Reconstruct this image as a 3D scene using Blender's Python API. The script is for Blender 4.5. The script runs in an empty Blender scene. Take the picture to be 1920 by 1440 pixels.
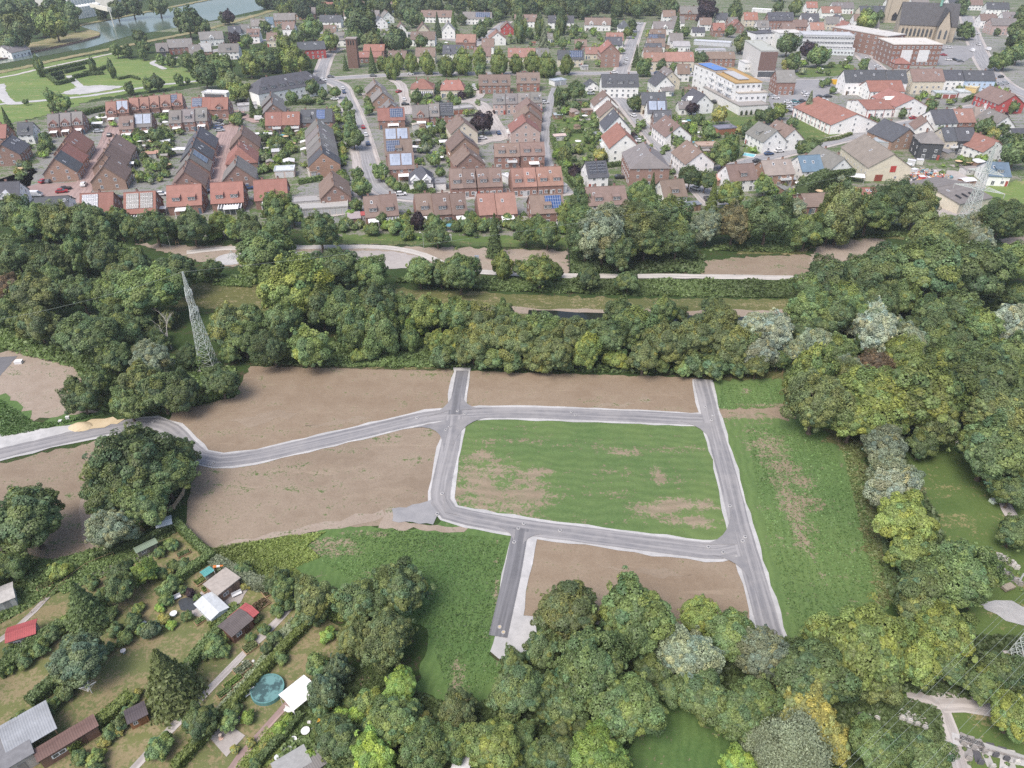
import bpy, bmesh, math, random
import numpy as np
from mathutils import Vector, Matrix
# ------------------------------------------------------------------ camera, world, sun
S = bpy.context.scene
H = 95.0; PITCH = math.radians(34.4); FPX = 1356.0          # drone height (m), downward pitch, focal length in photo px
cam = bpy.data.cameras.new("camera"); camo = bpy.data.objects.new("camera", cam); S.collection.objects.link(camo)
camo.location = (0, 0, H); camo.rotation_euler = (math.pi/2 - PITCH, 0, 0)
cam.sensor_width = 36; cam.lens = 36*FPX/1920; cam.clip_end = 20000; cam.clip_start = 0.5
S.camera = camo
W = bpy.data.worlds.new("World"); S.world = W; W.use_nodes = True
wn = W.node_tree; bg = wn.nodes["Background"]; sky = wn.nodes.new("ShaderNodeTexSky")
SUN_EL, SUN_AZ = math.radians(58), math.radians(-140)       # azimuth of the sun, clockwise from +Y
sky.sky_type = 'NISHITA'; sky.sun_disc = False; sky.sun_elevation = SUN_EL; sky.sun_rotation = SUN_AZ
sky.dust_density = 4.0; sky.ozone_density = 1.0; sky.air_density = 0.9
wn.links.new(sky.outputs[0], bg.inputs[0]); bg.inputs[1].default_value = 0.15
sl = bpy.data.lights.new("sun", 'SUN'); sl.energy = 1.2; sl.angle = math.radians(26); sl.color = (1.0, 0.97, 0.93)
so = bpy.data.objects.new("sun", sl); S.collection.objects.link(so)
sd = Vector((math.sin(SUN_AZ)*math.cos(SUN_EL), math.cos(SUN_AZ)*math.cos(SUN_EL), math.sin(SUN_EL)))
so.rotation_euler = sd.to_track_quat('Z', 'Y').to_euler(); so.location = (0, 0, 300)
S.view_settings.view_transform = 'Standard'; S.view_settings.look = 'None'; S.view_settings.gamma = 1
S.view_settings.use_curve_mapping = False; S.view_settings.exposure = 0.80
S.cycles.use_denoising = False
S.cycles.max_bounces = 8; S.cycles.diffuse_bounces = 5; S.cycles.transparent_max_bounces = 8; S.cycles.volume_bounces = 0
S.cycles.use_light_tree = False
rnd = random.Random(7); nr = np.random.default_rng(7)
HAZE = 0.00016
COL = S.collection
# ------------------------------------------------------------------ pixel -> ground
cT, sT = math.cos(PITCH), math.sin(PITCH)
def G(px, py, z=0.0):
    x = (px-960)/FPX; y = (720-py)/FPX
    d = (x, cT+y*sT, -sT+y*cT); t = (H-z)/-d[2]
    return Vector((d[0]*t, d[1]*t, z))
def depth_at(v): return v[1]*cT + (H-v[2])*sT
def PX(v):
    f = depth_at(v); u = v[1]*sT + (v[2]-H)*cT
    return 960+FPX*v[0]/f, 720-FPX*u/f
R = math.radians
# ------------------------------------------------------------------ object helpers
def tag(o, label=None, cat=None, group=None, kind=None):
    if label: o["label"] = label
    if cat: o["category"] = cat
    if group: o["group"] = group
    if kind: o["kind"] = kind
    return o
def empty(name, loc=(0,0,0), rz=0.0):
    o = bpy.data.objects.new(name, None); COL.objects.link(o); o.location = loc; o.rotation_euler = (0,0,rz)
    o.empty_display_size = 0.5
    return o
def mobj(name, me, parent=None, loc=None, rot=None, scale=None, color=None):
    o = bpy.data.objects.new(name, me); COL.objects.link(o)
    if parent: o.parent = parent
    if loc is not None: o.location = loc
    if rot is not None: o.rotation_euler = rot
    if scale is not None: o.scale = scale
    if color is not None: o.color = (color[0], color[1], color[2], 1)
    return o
class MB:
    "collects faces; build() gives one mesh"
    def __init__(s): s.v=[]; s.f=[]; s.m=[]
    def poly(s, pts, m=0):
        b=len(s.v); s.v += [tuple(p) for p in pts]; s.f.append(list(range(b, b+len(pts)))); s.m.append(m)
    def box(s, x0,y0,z0,x1,y1,z1,m=0):
        b=len(s.v); s.v += [(x0,y0,z0),(x1,y0,z0),(x1,y1,z0),(x0,y1,z0),(x0,y0,z1),(x1,y0,z1),(x1,y1,z1),(x0,y1,z1)]
        for q in ((0,3,2,1),(4,5,6,7),(0,1,5,4),(1,2,6,5),(2,3,7,6),(3,0,4,7)): s.f.append([b+i for i in q]); s.m.append(m)
    def slab(s, pts, t, m=0, m2=None):
        "polygon extruded downward by t"
        pts=[Vector(p) for p in pts]; n=(pts[1]-pts[0]).cross(pts[2]-pts[0]).normalized()
        lo=[p-n*t for p in pts]; k=len(pts)
        s.poly(pts,m); s.poly(lo[::-1],m if m2 is None else m2)
        for i in range(k): s.poly([pts[i],lo[i],lo[(i+1)%k],pts[(i+1)%k]], m if m2 is None else m2)
    def tube(s, a, b, r0, r1, n=6, m=0):
        a=Vector(a); b=Vector(b); d=(b-a).normalized(); u=d.orthogonal().normalized(); w=d.cross(u); k=len(s.v)
        for c,r in ((a,r0),(b,r1)):
            for i in range(n):
                t=2*math.pi*i/n; s.v.append(tuple(c+u*math.cos(t)*r+w*math.sin(t)*r))
        for i in range(n): s.f.append([k+i,k+(i+1)%n,k+n+(i+1)%n,k+n+i]); s.m.append(m)
        s.f.append([k+n+i for i in range(n)]); s.m.append(m)
    def disc(s, c, rx, ry, z0, z1, n=20, m=0, mt=None):
        lo=[(c[0]+rx*math.cos(6.2832*i/n), c[1]+ry*math.sin(6.2832*i/n), z0) for i in range(n)]
        hi=[(p[0],p[1],z1) for p in lo]
        s.poly(hi, m if mt is None else mt)
        for i in range(n): s.poly([lo[i],lo[(i+1)%n],hi[(i+1)%n],hi[i]], m)
    def mesh(s, name, mats):
        me=bpy.data.meshes.new(name); me.from_pydata(s.v,[],s.f)
        for m in (mats if isinstance(mats,(list,tuple)) else [mats]): me.materials.append(m)
        me.polygons.foreach_set("material_index", s.m); me.update(); return me
    def build(s, name, mats, parent=None, **k): return mobj(name, s.mesh(name, mats), parent, **k)
# ------------------------------------------------------------------ materials
class NT:
    def __init__(s, name):
        s.mat=bpy.data.materials.new(name); s.mat.use_nodes=True; s.t=s.mat.node_tree; s.n=s.t.nodes
        s.bsdf=s.n["Principled BSDF"]; s.bsdf.inputs["Specular IOR Level"].default_value=0.25
    def add(s, typ, **k):
        nd=s.n.new(typ)
        for a,v in k.items(): setattr(nd,a,v)
        return nd
    def put(s, sock, v):
        if hasattr(v,"links"): s.t.links.new(v, sock)
        else: sock.default_value = v if not isinstance(v,(tuple,list)) or len(v)!=3 or sock.type!='RGBA' else (*v,1)
    def math(s, op, a, b=0.0, clamp=False):
        nd=s.add("ShaderNodeMath", operation=op, use_clamp=clamp); s.put(nd.inputs[0],a); s.put(nd.inputs[1],b); return nd.outputs[0]
    def mix(s, f, a, b, mode='MIX'):
        nd=s.add("ShaderNodeMix", data_type='RGBA', blend_type=mode); s.put(nd.inputs[0],f); s.put(nd.inputs[6],a); s.put(nd.inputs[7],b); return nd.outputs[2]
    def pos(s): 
        return s.add("ShaderNodeNewGeometry").outputs["Position"]
    def objc(s): return s.add("ShaderNodeTexCoord").outputs["Object"]
    def mapp(s, vec, scale=(1,1,1), rot=(0,0,0), loc=(0,0,0)):
        m=s.add("ShaderNodeMapping"); s.put(m.inputs[0],vec); m.inputs[1].default_value=loc; m.inputs[2].default_value=rot; m.inputs[3].default_value=scale; return m.outputs[0]
    def noise(s, vec, scale, detail=4, rough=0.55, dist=0.0):
        n=s.add("ShaderNodeTexNoise"); s.put(n.inputs["Vector"],vec); n.inputs["Scale"].default_value=scale; n.inputs["Detail"].default_value=detail
        n.inputs["Roughness"].default_value=rough; n.inputs["Distortion"].default_value=dist; return n.outputs[0]
    def ramp(s, f, lo, hi):
        m=s.add("ShaderNodeMapRange", interpolation_type='SMOOTHSTEP'); s.put(m.inputs[0],f); m.inputs[1].default_value=lo; m.inputs[2].default_value=hi; return m.outputs[0]
    def bump(s, h, strength=0.3, dist=0.1):
        b=s.add("ShaderNodeBump"); b.inputs["Strength"].default_value=strength; b.inputs["Distance"].default_value=dist; s.put(b.inputs["Height"],h)
        s.t.links.new(b.outputs[0], s.bsdf.inputs["Normal"])
    def col(s, c, rough=0.8): 
        s.put(s.bsdf.inputs["Base Color"], c); s.put(s.bsdf.inputs["Roughness"], rough); return s.mat
    def oc(s): return s.add("ShaderNodeObjectInfo").outputs["Color"]
    def orand(s): return s.add("ShaderNodeObjectInfo").outputs["Random"]
def simple(name, c, rough=0.7, var=0.12, scale=3.0, metal=0.0, spec=0.25):
    t=NT(name); n=t.noise(t.objc(), scale, 5)
    d=[max(0,x*(1-var)) for x in c]; l=[min(1,x*(1+var)) for x in c]
    t.bsdf.inputs["Metallic"].default_value=metal; t.bsdf.inputs["Specular IOR Level"].default_value=spec
    return t.col(t.mix(t.ramp(n,0.3,0.7), d, l), rough)
def objcol(name, rough=0.75, var=0.2, scale=1.2, spec=0.25, fine=None):
    "colour comes from obj.color, broken up by weathering noise"
    t=NT(name); p=t.objc(); n=t.noise(p, scale, 6, 0.65)
    f=t.math('MULTIPLY_ADD', t.ramp(n,0.25,0.75), 2*var); f.node.inputs[2].default_value=1-var
    c=t.mix(1.0, t.oc(), f, 'MULTIPLY'); t.bsdf.inputs["Specular IOR Level"].default_value=spec
    return t, t.col(c, rough), p
M={}
t,M['plaster'],_=objcol("plaster",0.85,0.08,0.5)
t,M['paint'],_=objcol("painted_metal",0.35,0.06,0.7,0.5)
t,M['matte'],_=objcol("matte_surface",0.8,0.14,1.5)
# brick: rows of brick and mortar
t=NT("brick"); p=t.objc(); b=t.add("ShaderNodeTexBrick"); t.put(b.inputs["Vector"], t.mapp(p,(1,1,1),(R(90),0,0)))
b.inputs["Scale"].default_value=1.0; b.inputs["Brick Width"].default_value=0.5; b.inputs["Row Height"].default_value=0.16; b.inputs["Mortar Size"].default_value=0.015
t.put(b.inputs["Color1"], t.mix(1.0,t.oc(),(0.85,0.85,0.85),'MULTIPLY')); t.put(b.inputs["Color2"], t.mix(1.0,t.oc(),(1.15,1.1,1.1),'MULTIPLY')); t.put(b.inputs["Mortar"], t.mix(0.4,t.oc(),(0.35,0.33,0.3)))
M['brick']=t.col(t.mix(t.math('MULTIPLY',t.noise(p,0.7,5),0.45), b.outputs[0], (0.12,0.09,0.07)),0.9)
# roof tiles: courses along the slope, lichen and repair tone changes
t=NT("roof_tiles"); p=t.objc(); w=t.add("ShaderNodeTexWave"); w.wave_type='BANDS'; w.bands_direction='X'; t.put(w.inputs[0],p); w.inputs["Scale"].default_value=1.05; w.inputs["Distortion"].default_value=0.4
w2=t.add("ShaderNodeTexWave"); w2.bands_direction='Z'; t.put(w2.inputs[0],p); w2.inputs["Scale"].default_value=0.9
big=t.noise(t.mapp(p,(1,1,0.5)),0.45,5,0.65); sm=t.noise(p,3.5,3)
f=t.math('ADD', t.math('MULTIPLY',big,0.7), t.math('MULTIPLY',sm,0.35)); f=t.math('ADD',f,t.math('MULTIPLY',w.outputs[1],0.10)); f=t.math('ADD',f,t.math('MULTIPLY',w2.outputs[1],0.12)); f=t.math('ADD',f,0.32)
c=t.mix(1.0,t.oc(),f,'MULTIPLY'); c=t.mix(t.math('MULTIPLY',t.ramp(t.noise(p,0.9,6,0.7),0.55,0.8),0.35), c, (0.16,0.15,0.10))
M['tile']=t.col(c,0.75); t.bump(w.outputs[1],0.35,0.05)
# windows
M['frame']=simple("window_frame_white",(0.72,0.73,0.74),0.5,0.03)
t=NT("window_glass"); t.bsdf.inputs["Specular IOR Level"].default_value=0.6
M['glass']=t.col(t.mix(t.noise(t.objc(),0.7,2),(0.02,0.025,0.03),(0.16,0.17,0.18)),0.12)
t=NT("solar_cells"); p=t.objc(); b=t.add("ShaderNodeTexBrick"); b.offset=0.0; t.put(b.inputs[0],p); b.inputs["Scale"].default_value=1; b.inputs["Brick Width"].default_value=0.142; b.inputs["Row Height"].default_value=0.25; b.inputs["Mortar Size"].default_value=0.007
t.put(b.inputs["Color1"],t.oc()); t.put(b.inputs["Color2"],t.mix(1.0,t.oc(),(1.3,1.3,1.3),'MULTIPLY')); b.inputs["Mortar"].default_value=(0.4,0.42,0.45,1)
t.bsdf.inputs["Specular IOR Level"].default_value=0.5; M['solar']=t.col(b.outputs[0],0.18)
M['bark']=simple("bark",(0.13,0.10,0.075),0.95,0.35,4)
M['dead']=simple("dead_wood",(0.42,0.39,0.34),0.9,0.2,4)
M['galv']=simple("galvanised_steel",(0.42,0.46,0.42),0.5,0.1,2,0.3)
M['rubber']=simple("rubber",(0.02,0.02,0.02),0.8)
M['lampglass']=simple("lamp_glass",(0.6,0.6,0.58),0.2)
M['wood']=simple("weathered_wood",(0.36,0.25,0.15),0.85,0.25,4)
M['white']=simple("white_paint",(0.76,0.76,0.75),0.5,0.06,1)
M['dark']=simple("dark_opening",(0.03,0.03,0.032),0.6)
# leaves: object colour x per leaf tone
t=NT("foliage"); at=t.add("ShaderNodeAttribute"); at.attribute_name="leaf"
c=t.mix(1.0,t.oc(),at.outputs["Color"],'MULTIPLY')
vr=t.math('MULTIPLY_ADD',t.orand(),0.35); vr.node.inputs[2].default_value=0.83
c=t.mix(1.0,c,vr,'MULTIPLY'); t.col(t.mix(1.0,c,(1.6,1.55,1.5),'MULTIPLY'),0.5); t.bsdf.inputs["Specular IOR Level"].default_value=0.4
tr=t.add("ShaderNodeBsdfTranslucent"); t.put(tr.inputs[0], t.mix(1.0,c,(1.9,1.9,1.1),'MULTIPLY'))
ms=t.add("ShaderNodeMixShader"); ms.inputs[0].default_value=0.3
t.t.links.new(t.bsdf.outputs[0],ms.inputs[1]); t.t.links.new(tr.outputs[0],ms.inputs[2]); t.t.links.new(ms.outputs[0],t.n["Material Output"].inputs[0])
M['leaf']=t.mat
# ------------------------------------------------------------------ ground materials
def blobs(t, p, lst):
    "soft mask from world ellipses (px centre x,y, radius m x,y)"
    out=None
    for (px,py,rx,ry) in lst:
        c=G(px,py); m=t.mapp(p,(1/rx,1/ry,0),(0,0,0),(-c.x/rx,-c.y/ry,0))
        l=t.add("ShaderNodeVectorMath",operation='LENGTH'); t.put(l.inputs[0],m)
        v=t.math('SUBTRACT',1.0,l.outputs["Value"],True)
        out=v if out is None else t.math('MAXIMUM',out,v)
    return out
def field(name, green, green2, soil, soil2, cover, ang=0.0, bare=None, rows=0.0, bumpy=0.25):
    "cover 1 = all grass, 0 = all soil; streaks run along ang"
    t=NT(name); p=t.pos(); q=t.mapp(p,(0.16,1.0,1),(0,0,-ang))
    st=t.noise(q,0.22,5,0.62); fine=t.noise(p,2.2,5,0.7); big=t.noise(p,0.035,4,0.6,0.6); mid=t.noise(p,0.3,5,0.65,0.4)
    gcol=t.mix(t.ramp(t.math('ADD',t.math('MULTIPLY',fine,0.6),t.math('MULTIPLY',mid,0.4)),0.34,0.66),green,green2)
    gcol=t.mix(t.math('MULTIPLY',t.ramp(big,0.35,0.7),0.45),gcol,[x*y for x,y in zip(green2,(1.35,1.2,1.1))])
    scol=t.mix(t.ramp(t.math('ADD',t.math('ADD',t.math('MULTIPLY',st,0.22),t.math('MULTIPLY',big,0.4)),t.math('MULTIPLY',mid,0.38)),0.36,0.64),soil,soil2)
    scol=t.mix(t.math('MULTIPLY',t.ramp(fine,0.45,0.62),0.20),scol,[x*0.66 for x in soil]); scol=t.mix(t.math('MULTIPLY',t.ramp(t.noise(p,4.5,3,0.6),0.62,0.72),0.18),scol,[min(1,x*1.35) for x in soil2])
    scol=t.mix(t.math('MULTIPLY',t.ramp(t.noise(t.mapp(p,(0.1,1,1),(0,0,-ang-0.25)),0.5,3,0.5),0.62,0.78),0.4),scol,[min(1,x*1.3) for x in soil2])
    v=t.math('ADD',t.math('MULTIPLY',mid,0.5),t.math('MULTIPLY',st,0.5)); 
    v=t.math('ADD',v,t.math('MULTIPLY',t.math('SUBTRACT',fine,0.5),0.55)); v=t.math('ADD',v,t.math('MULTIPLY',t.math('SUBTRACT',t.noise(p,0.9,5,0.7),0.5),0.45))
    v=t.math('ADD',t.math('MULTIPLY',v,1.7),-0.35)
    if bare: v=t.math('SUBTRACT',v,t.math('MULTIPLY',blobs(t,p,bare),0.40))
    th=0.80-0.56*cover
    m=t.ramp(v,th-0.10,th+0.10)
    c=t.mix(m,scol,gcol)
    if rows:
        w=t.add("ShaderNodeTexWave"); t.put(w.inputs[0],t.mapp(p,(1,1,1),(0,0,-ang))); w.bands_direction='Y'; w.inputs["Scale"].default_value=rows; w.inputs["Distortion"].default_value=7; w.inputs["Detail"].default_value=3
        c=t.mix(t.math('MULTIPLY',w.outputs[1],0.22),c,[x*0.55 for x in green])
    t.bump(t.math('ADD',fine,t.noise(p,6,3)),bumpy,0.35)
    return t.col(c,0.95)
SOIL,SOIL2=(0.226,0.169,0.116),(0.287,0.226,0.163)
GR,GR2=(0.076,0.136,0.042),(0.124,0.186,0.066)
M['soil']=field("bare_soil",(0.07,0.11,0.035),(0.11,0.14,0.05),SOIL,SOIL2,0.10,R(0),None)
M['soil_w']=field("bare_soil_weedy",(0.05,0.10,0.03),(0.09,0.13,0.045),(0.218,0.168,0.120),(0.29,0.232,0.173),0.18,R(15),None)
M['soil_g']=field("gravelly_soil",(0.07,0.11,0.04),(0.1,0.13,0.05),(0.27,0.215,0.165),(0.35,0.29,0.235),0.16,R(5),None)
M['soil_pale']=field('pale_soil',(0.08,0.11,0.04),(0.11,0.13,0.05),(0.238,0.184,0.131),(0.305,0.246,0.184),0.12,R(8),None)
M['crop']=field("young_green_crop",GR,GR2,(0.25,0.195,0.135),(0.31,0.25,0.18),0.93,R(-6),[(905,905,14,13),(930,885,10,6),(985,920,9,10),(1000,890,6,5),(1170,850,7,2),(1235,890,2,5),(1280,945,9,3),(1235,955,9,3),(1300,980,7,2.5),(900,855,5,3),(960,955,10,3)],0.14)
M['crop_e']=field("green_strip",(0.072,0.134,0.040),(0.118,0.184,0.062),(0.25,0.195,0.135),(0.31,0.25,0.18),1.0,R(84),[(1440,835,7,9),(1465,880,6,12),(1480,930,4,14),(1500,905,5,9),(1410,780,16,1.6),(1440,760,14,1.2),(1395,735,3,3),(1500,1000,2.5,10),(1530,1060,1,10)],0.20)
M['crop_s']=field("green_meadow_south",(0.064,0.128,0.036),(0.106,0.174,0.055),(0.25,0.2,0.135),(0.31,0.25,0.18),1.04,R(75),[(590,1035,11,3),(620,1020,8,2),(860,1270,2,6),(930,1100,0.8,9),(700,1000,7,1.5)],0.22)
M['rough']=field("rough_meadow",(0.07,0.092,0.028),(0.125,0.132,0.05),(0.24,0.2,0.11),(0.32,0.27,0.15),0.72,R(3),None,0,0.5)
M['lawn']=field("mown_lawn",(0.065,0.112,0.03),(0.10,0.148,0.043),(0.24,0.21,0.1),(0.3,0.26,0.13),0.85,R(20),None,0,0.12)
M['drylawn']=field("dry_allotment_lawn",(0.098,0.122,0.045),(0.145,0.160,0.062),(0.22,0.18,0.095),(0.29,0.24,0.14),0.6,R(50),None,0,0.15)
M['under']=field("woodland_floor",(0.022,0.045,0.012),(0.045,0.08,0.02),(0.07,0.055,0.03),(0.1,0.085,0.05),0.8,R(0),None,0,0.6)
M['garden']=field("garden_ground",(0.05,0.095,0.028),(0.095,0.14,0.045),(0.2,0.18,0.15),(0.3,0.28,0.25),0.60,R(15),None,0,0.3)
M['park']=field("park_grass",(0.10,0.175,0.045),(0.145,0.205,0.06),(0.28,0.25,0.12),(0.33,0.29,0.15),0.82,R(20),None,0,0.1)
M['bank']=field("dry_bank",(0.11,0.14,0.05),(0.17,0.18,0.07),(0.28,0.23,0.13),(0.36,0.3,0.18),0.5,R(30),None,0,0.3)
def asphalt(name, c, c2, tracks=True, stain=0.5):
    t=NT(name); p=t.pos(); n=t.noise(p,0.12,5,0.6,0.5); f=t.noise(p,5,4,0.7); m=t.noise(p,0.7,4,0.6)
    v=t.math('ADD',t.math('MULTIPLY',n,0.6),t.math('MULTIPLY',m,0.4)); col=t.mix(t.ramp(v,0.36,0.64),c,c2)
    col=t.mix(t.math('MULTIPLY',t.ramp(f,0.35,0.7),0.25),col,[x*0.75 for x in c])
    col=t.mix(t.math('MULTIPLY',t.ramp(t.noise(p,0.05,6,0.7,1.0),0.56,0.68),stain*0.6),col,[min(1,x*1.35) for x in c2])
    if tracks:
        uv=t.add("ShaderNodeUVMap"); uv.uv_map="UVMap"; sx=t.add("ShaderNodeSeparateXYZ"); t.put(sx.inputs[0],uv.outputs[0]); cx=t.add("ShaderNodeCombineXYZ"); t.put(cx.inputs[0],t.math('MULTIPLY',sx.outputs[0],1.6)); t.put(cx.inputs[1],t.math('MULTIPLY',sx.outputs[1],0.035))
        k=t.noise(cx.outputs[0],1.0,4,0.6,0.3); col=t.mix(t.math('MULTIPLY',t.ramp(k,0.42,0.62),0.55),col,[min(1,x*1.42) for x in c2]); col=t.mix(t.math('MULTIPLY',t.ramp(k,0.45,0.28),0.4),col,[x*0.72 for x in c])
    t.bump(f,0.15,0.02); return t.col(col,0.85)
M['road_new']=asphalt("new_asphalt",(0.19,0.188,0.195),(0.265,0.255,0.25))
M['stub']=asphalt("dark_asphalt",(0.125,0.125,0.132),(0.165,0.163,0.168))
M['road']=asphalt("town_asphalt",(0.22,0.22,0.225),(0.29,0.285,0.285))
M['gravel']=asphalt("pale_gravel",(0.38,0.375,0.365),(0.50,0.49,0.475),False,0.8)
M['path']=asphalt("path_gravel",(0.36,0.34,0.31),(0.46,0.43,0.39))
M['brickpave']=asphalt("red_brick_paving",(0.25,0.175,0.16),(0.32,0.235,0.21))
M['pave']=asphalt("concrete_paving",(0.31,0.28,0.26),(0.4,0.37,0.345))
M['dirt']=asphalt("sandy_heap",(0.45,0.36,0.22),(0.55,0.45,0.3))
t=NT("canal_water"); p=t.pos(); t.bsdf.inputs["Specular IOR Level"].default_value=0.5; t.bsdf.inputs["IOR"].default_value=1.33
t.bump(t.noise(t.mapp(p,(0.25,0.9,1),(0,0,R(-60))),0.5,4,0.6),0.05,0.3); M['water']=t.col(t.mix(t.ramp(t.noise(p,0.012,3),0.4,0.6),(0.085,0.125,0.095),(0.12,0.155,0.125)),0.14)
# ------------------------------------------------------------------ ground sheets
def struct(name, me): o=mobj(name,me); o["kind"]="structure"; return o
def jitter_poly(pts, amp, seed):
    r=random.Random(seed); out=[]
    n=len(pts)
    for i in range(n):
        a,b=pts[i],pts[(i+1)%n]; L=(b-a).length; k=max(1,min(40,int(L/1.2)))
        nrm=Vector((-(b-a).y,(b-a).x,0)); nrm=nrm.normalized() if nrm.length>0 else nrm
        for j in range(k):
            w=math.sin(j/k*math.pi)
            out.append(a.lerp(b,j/k)+nrm*(r.gauss(0,amp)*(0.4 if j==0 else 1)))
    return out
def sheet(name, px, z, mat, amp=0.35, world=False):
    pts=[G(x,y) for x,y in px] if not world else [Vector((x,y,0)) for x,y in px]
    pts=jitter_poly(pts,amp,sum(map(ord,name))+len(px)) if amp else pts
    bm=bmesh.new(); vs=[bm.verts.new((p.x,p.y,z)) for p in pts]; f=bm.faces.new(vs)
    if f.normal.z<0: f.normal_flip()
    bmesh.ops.triangulate(bm,faces=[f]); bm.normal_update()
    for f in bm.faces:
        if f.normal.z<0: f.normal_flip()
    me=bpy.data.meshes.new(name); bm.to_mesh(me); bm.free(); me.materials.append(mat)
    return struct(name,me)
def spline(pts, step=2.5):
    out=[]; P=[pts[0]]+pts+[pts[-1]]
    for i in range(1,len(P)-2):
        a,b,c,d=P[i-1],P[i],P[i+1],P[i+2]; n=max(1,int((c-b).length/step))
        for j in range(n):
            t=j/n; out.append(0.5*((2*b)+(c-a)*t+(2*a-5*b+4*c-d)*t*t+(3*b-a-3*c+d)*t**3))
    out.append(pts[-1]); return out
def ribbon(name, px, w, z, mat, off=0.0, amp=0.0, seed=1, smooth=True, h=0.0):
    pts=[G(x,y) for x,y in px]; pts=spline(pts) if smooth else pts; r=random.Random(seed); mb=MB(); L=[];Rr=[]; uvs=[]; acc=0
    for i,p in enumerate(pts):
        d=(pts[min(i+1,len(pts)-1)]-pts[max(i-1,0)]); d.z=0; d.normalize(); n=Vector((-d.y,d.x,0))
        L.append(p+n*(off+w/2+r.gauss(0,amp))); Rr.append(p+n*(off-w/2+r.gauss(0,amp)))
    for i in range(len(pts)-1):
        q=[Rr[i],Rr[i+1],L[i+1],L[i]]; mb.poly([(v.x,v.y,z+i*6e-5) for v in q]); b2=acc+(pts[i+1]-pts[i]).length; uvs+=[(-w/2,acc),(-w/2,b2),(w/2,b2),(w/2,acc)]; acc=b2
        if h:
            for a,b in ((Rr[i+1],Rr[i]),(L[i],L[i+1])): uvs+=[(0,0)]*4; mb.poly([(a.x,a.y,z-h),(a.x,a.y,z),(b.x,b.y,z),(b.x,b.y,z-h)])
    me=mb.mesh(name,mat); ul=me.uv_layers.new(name='UVMap'); ul.data.foreach_set('uv',np.array(uvs,np.float32).ravel()); return struct(name,me)
STREAM=simple('stream_water',(.018,.022,.018),.1,.1)
# base sheet to the horizon (a hole-free plane; the canal lies in its own bed a few cm above it, inside raised banks)
mb=MB(); mb.poly([(-9000,-3000,0),(9000,-3000,0),(9000,15000,0),(-9000,15000,0)]); struct("ground",mb.mesh("ground",M['under']))
sheet("garden_ground",[(-260,470),(-200,235),(60,225),(150,195),(360,165),(470,150),(600,140),(600,60),(280,60),(520,20),(620,-15),(2300,-15),(2300,330),(1880,345),(1870,395),(1700,430),(1480,400),(1290,400),(1070,445),(640,450),(640,425),(380,445),(150,405),(-260,380)],0.03,M['garden'],1.0)
M["yards"]=field("town_yards",(0.06,0.10,0.035),(0.10,0.14,0.05),(0.20,0.195,0.19),(0.30,0.29,0.28),0.42,R(10),None,0,0.2)
sheet("town_yards",[(1300,150),(1310,85),(1420,45),(1560,40),(1640,60),(1830,30),(1960,60),(1960,260),(1880,270),(1780,300),(1640,262),(1540,270),(1440,250),(1420,180)],0.065,M["yards"],0.8)
sheet("terrace_yards",[(560,420),(560,300),(640,180),(700,190),(1030,180),(1040,350),(1070,400),(660,420)],0.062,M["yards"],0.8)
sheet("lane_yards",[(60,395),(70,250),(190,200),(440,190),(480,240),(470,400),(300,405)],0.063,M["yards"],0.8)
sheet("park_grass",[(-320,230),(-300,190),(-20,135),(140,110),(215,98),(245,112),(300,112),(330,118),(365,135),(375,155),(180,185),(95,215),(0,235)],0.06,M['park'],1.0)
sheet("meadow",[(250,528),(400,530),(560,540),(700,540),(860,546),(1100,558),(1500,562),(1500,600),(1300,600),(1100,598),(900,592),(700,585),(500,582),(300,575)],0.04,M['rough'],0.5)
ribbon("meadow_track",[(380,552),(620,556),(860,566),(1100,577),(1490,580)],3.0,0.06,M['rough'],0,0.4,2)
ribbon("stone_embankment",[(860,577),(1010,583),(1100,585),(1240,586),(1490,589)],3.2,0.07,M['soil_g'],0,0.5,3)
ribbon("stream",[(990,589),(1100,594),(1200,598),(1420,602),(1500,603),(1560,600)],4.5,0.09,STREAM,0,0.25,4)
sheet("rough_clearing",[(690,690),(720,660),(745,640),(800,650),(812,690)],0.04,M['rough'],0.8)
sheet("rough_verge",[(1330,712),(1300,690),(1440,685),(1480,700),(1470,715)],0.04,M['rough'],0.6)
# playground strip
sheet("play_strip",[(255,455),(360,462),(560,460),(720,462),(1062,470),(1068,518),(900,506),(810,500),(700,490),(560,497),(400,500),(330,480)],0.05,M['soil_g'],0.6)
sheet("asphalt_square",[(560,474),(680,470),(740,472),(790,482),(815,500),(720,505),(600,500)],0.07,M['pave'],0.2)
ribbon("park_path",[(350,474),(420,466),(520,465),(640,463),(720,464),(780,474),(820,490),(850,505),(900,510),(1000,515),(1100,518),(1250,518),(1400,520),(1510,522)],3.0,0.09,M['path'],0,0.1)
for i,(x,y) in enumerate([(434,486),(556,483)]):
    mb=MB(); c=G(x,y); mb.disc(c,5.0,4.4,0.0,0.14,32); struct("sand_pit",mb.mesh("sand_pit",M['gravel']))
sheet("dry_ground",[(1316,515),(1325,488),(1400,482),(1490,478),(1525,482),(1510,520)],0.05,M['soil_w'],0.6)
sheet("gravel_bed",[(1515,495),(1530,465),(1580,452),(1640,446),(1668,455),(1655,470),(1600,485),(1540,500)],0.08,M['soil_g'],0.5)
sheet("gravel_bed_right",[(1868,448),(1920,442),(2000,440),(2000,462),(1900,462)],0.08,M['soil_g'],0.5)
sheet("green_slope",[(1380,475),(1400,440),(1600,425),(1760,430),(1920,410),(2000,400),(2000,440),(1860,445),(1660,450),(1560,450),(1500,478)],0.045,M['rough'],0.6)
sheet("pasture",[(1842,352),(1890,342),(2050,320),(2050,395),(1920,405),(1850,400)],0.07,M['park'],0.6)
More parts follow.
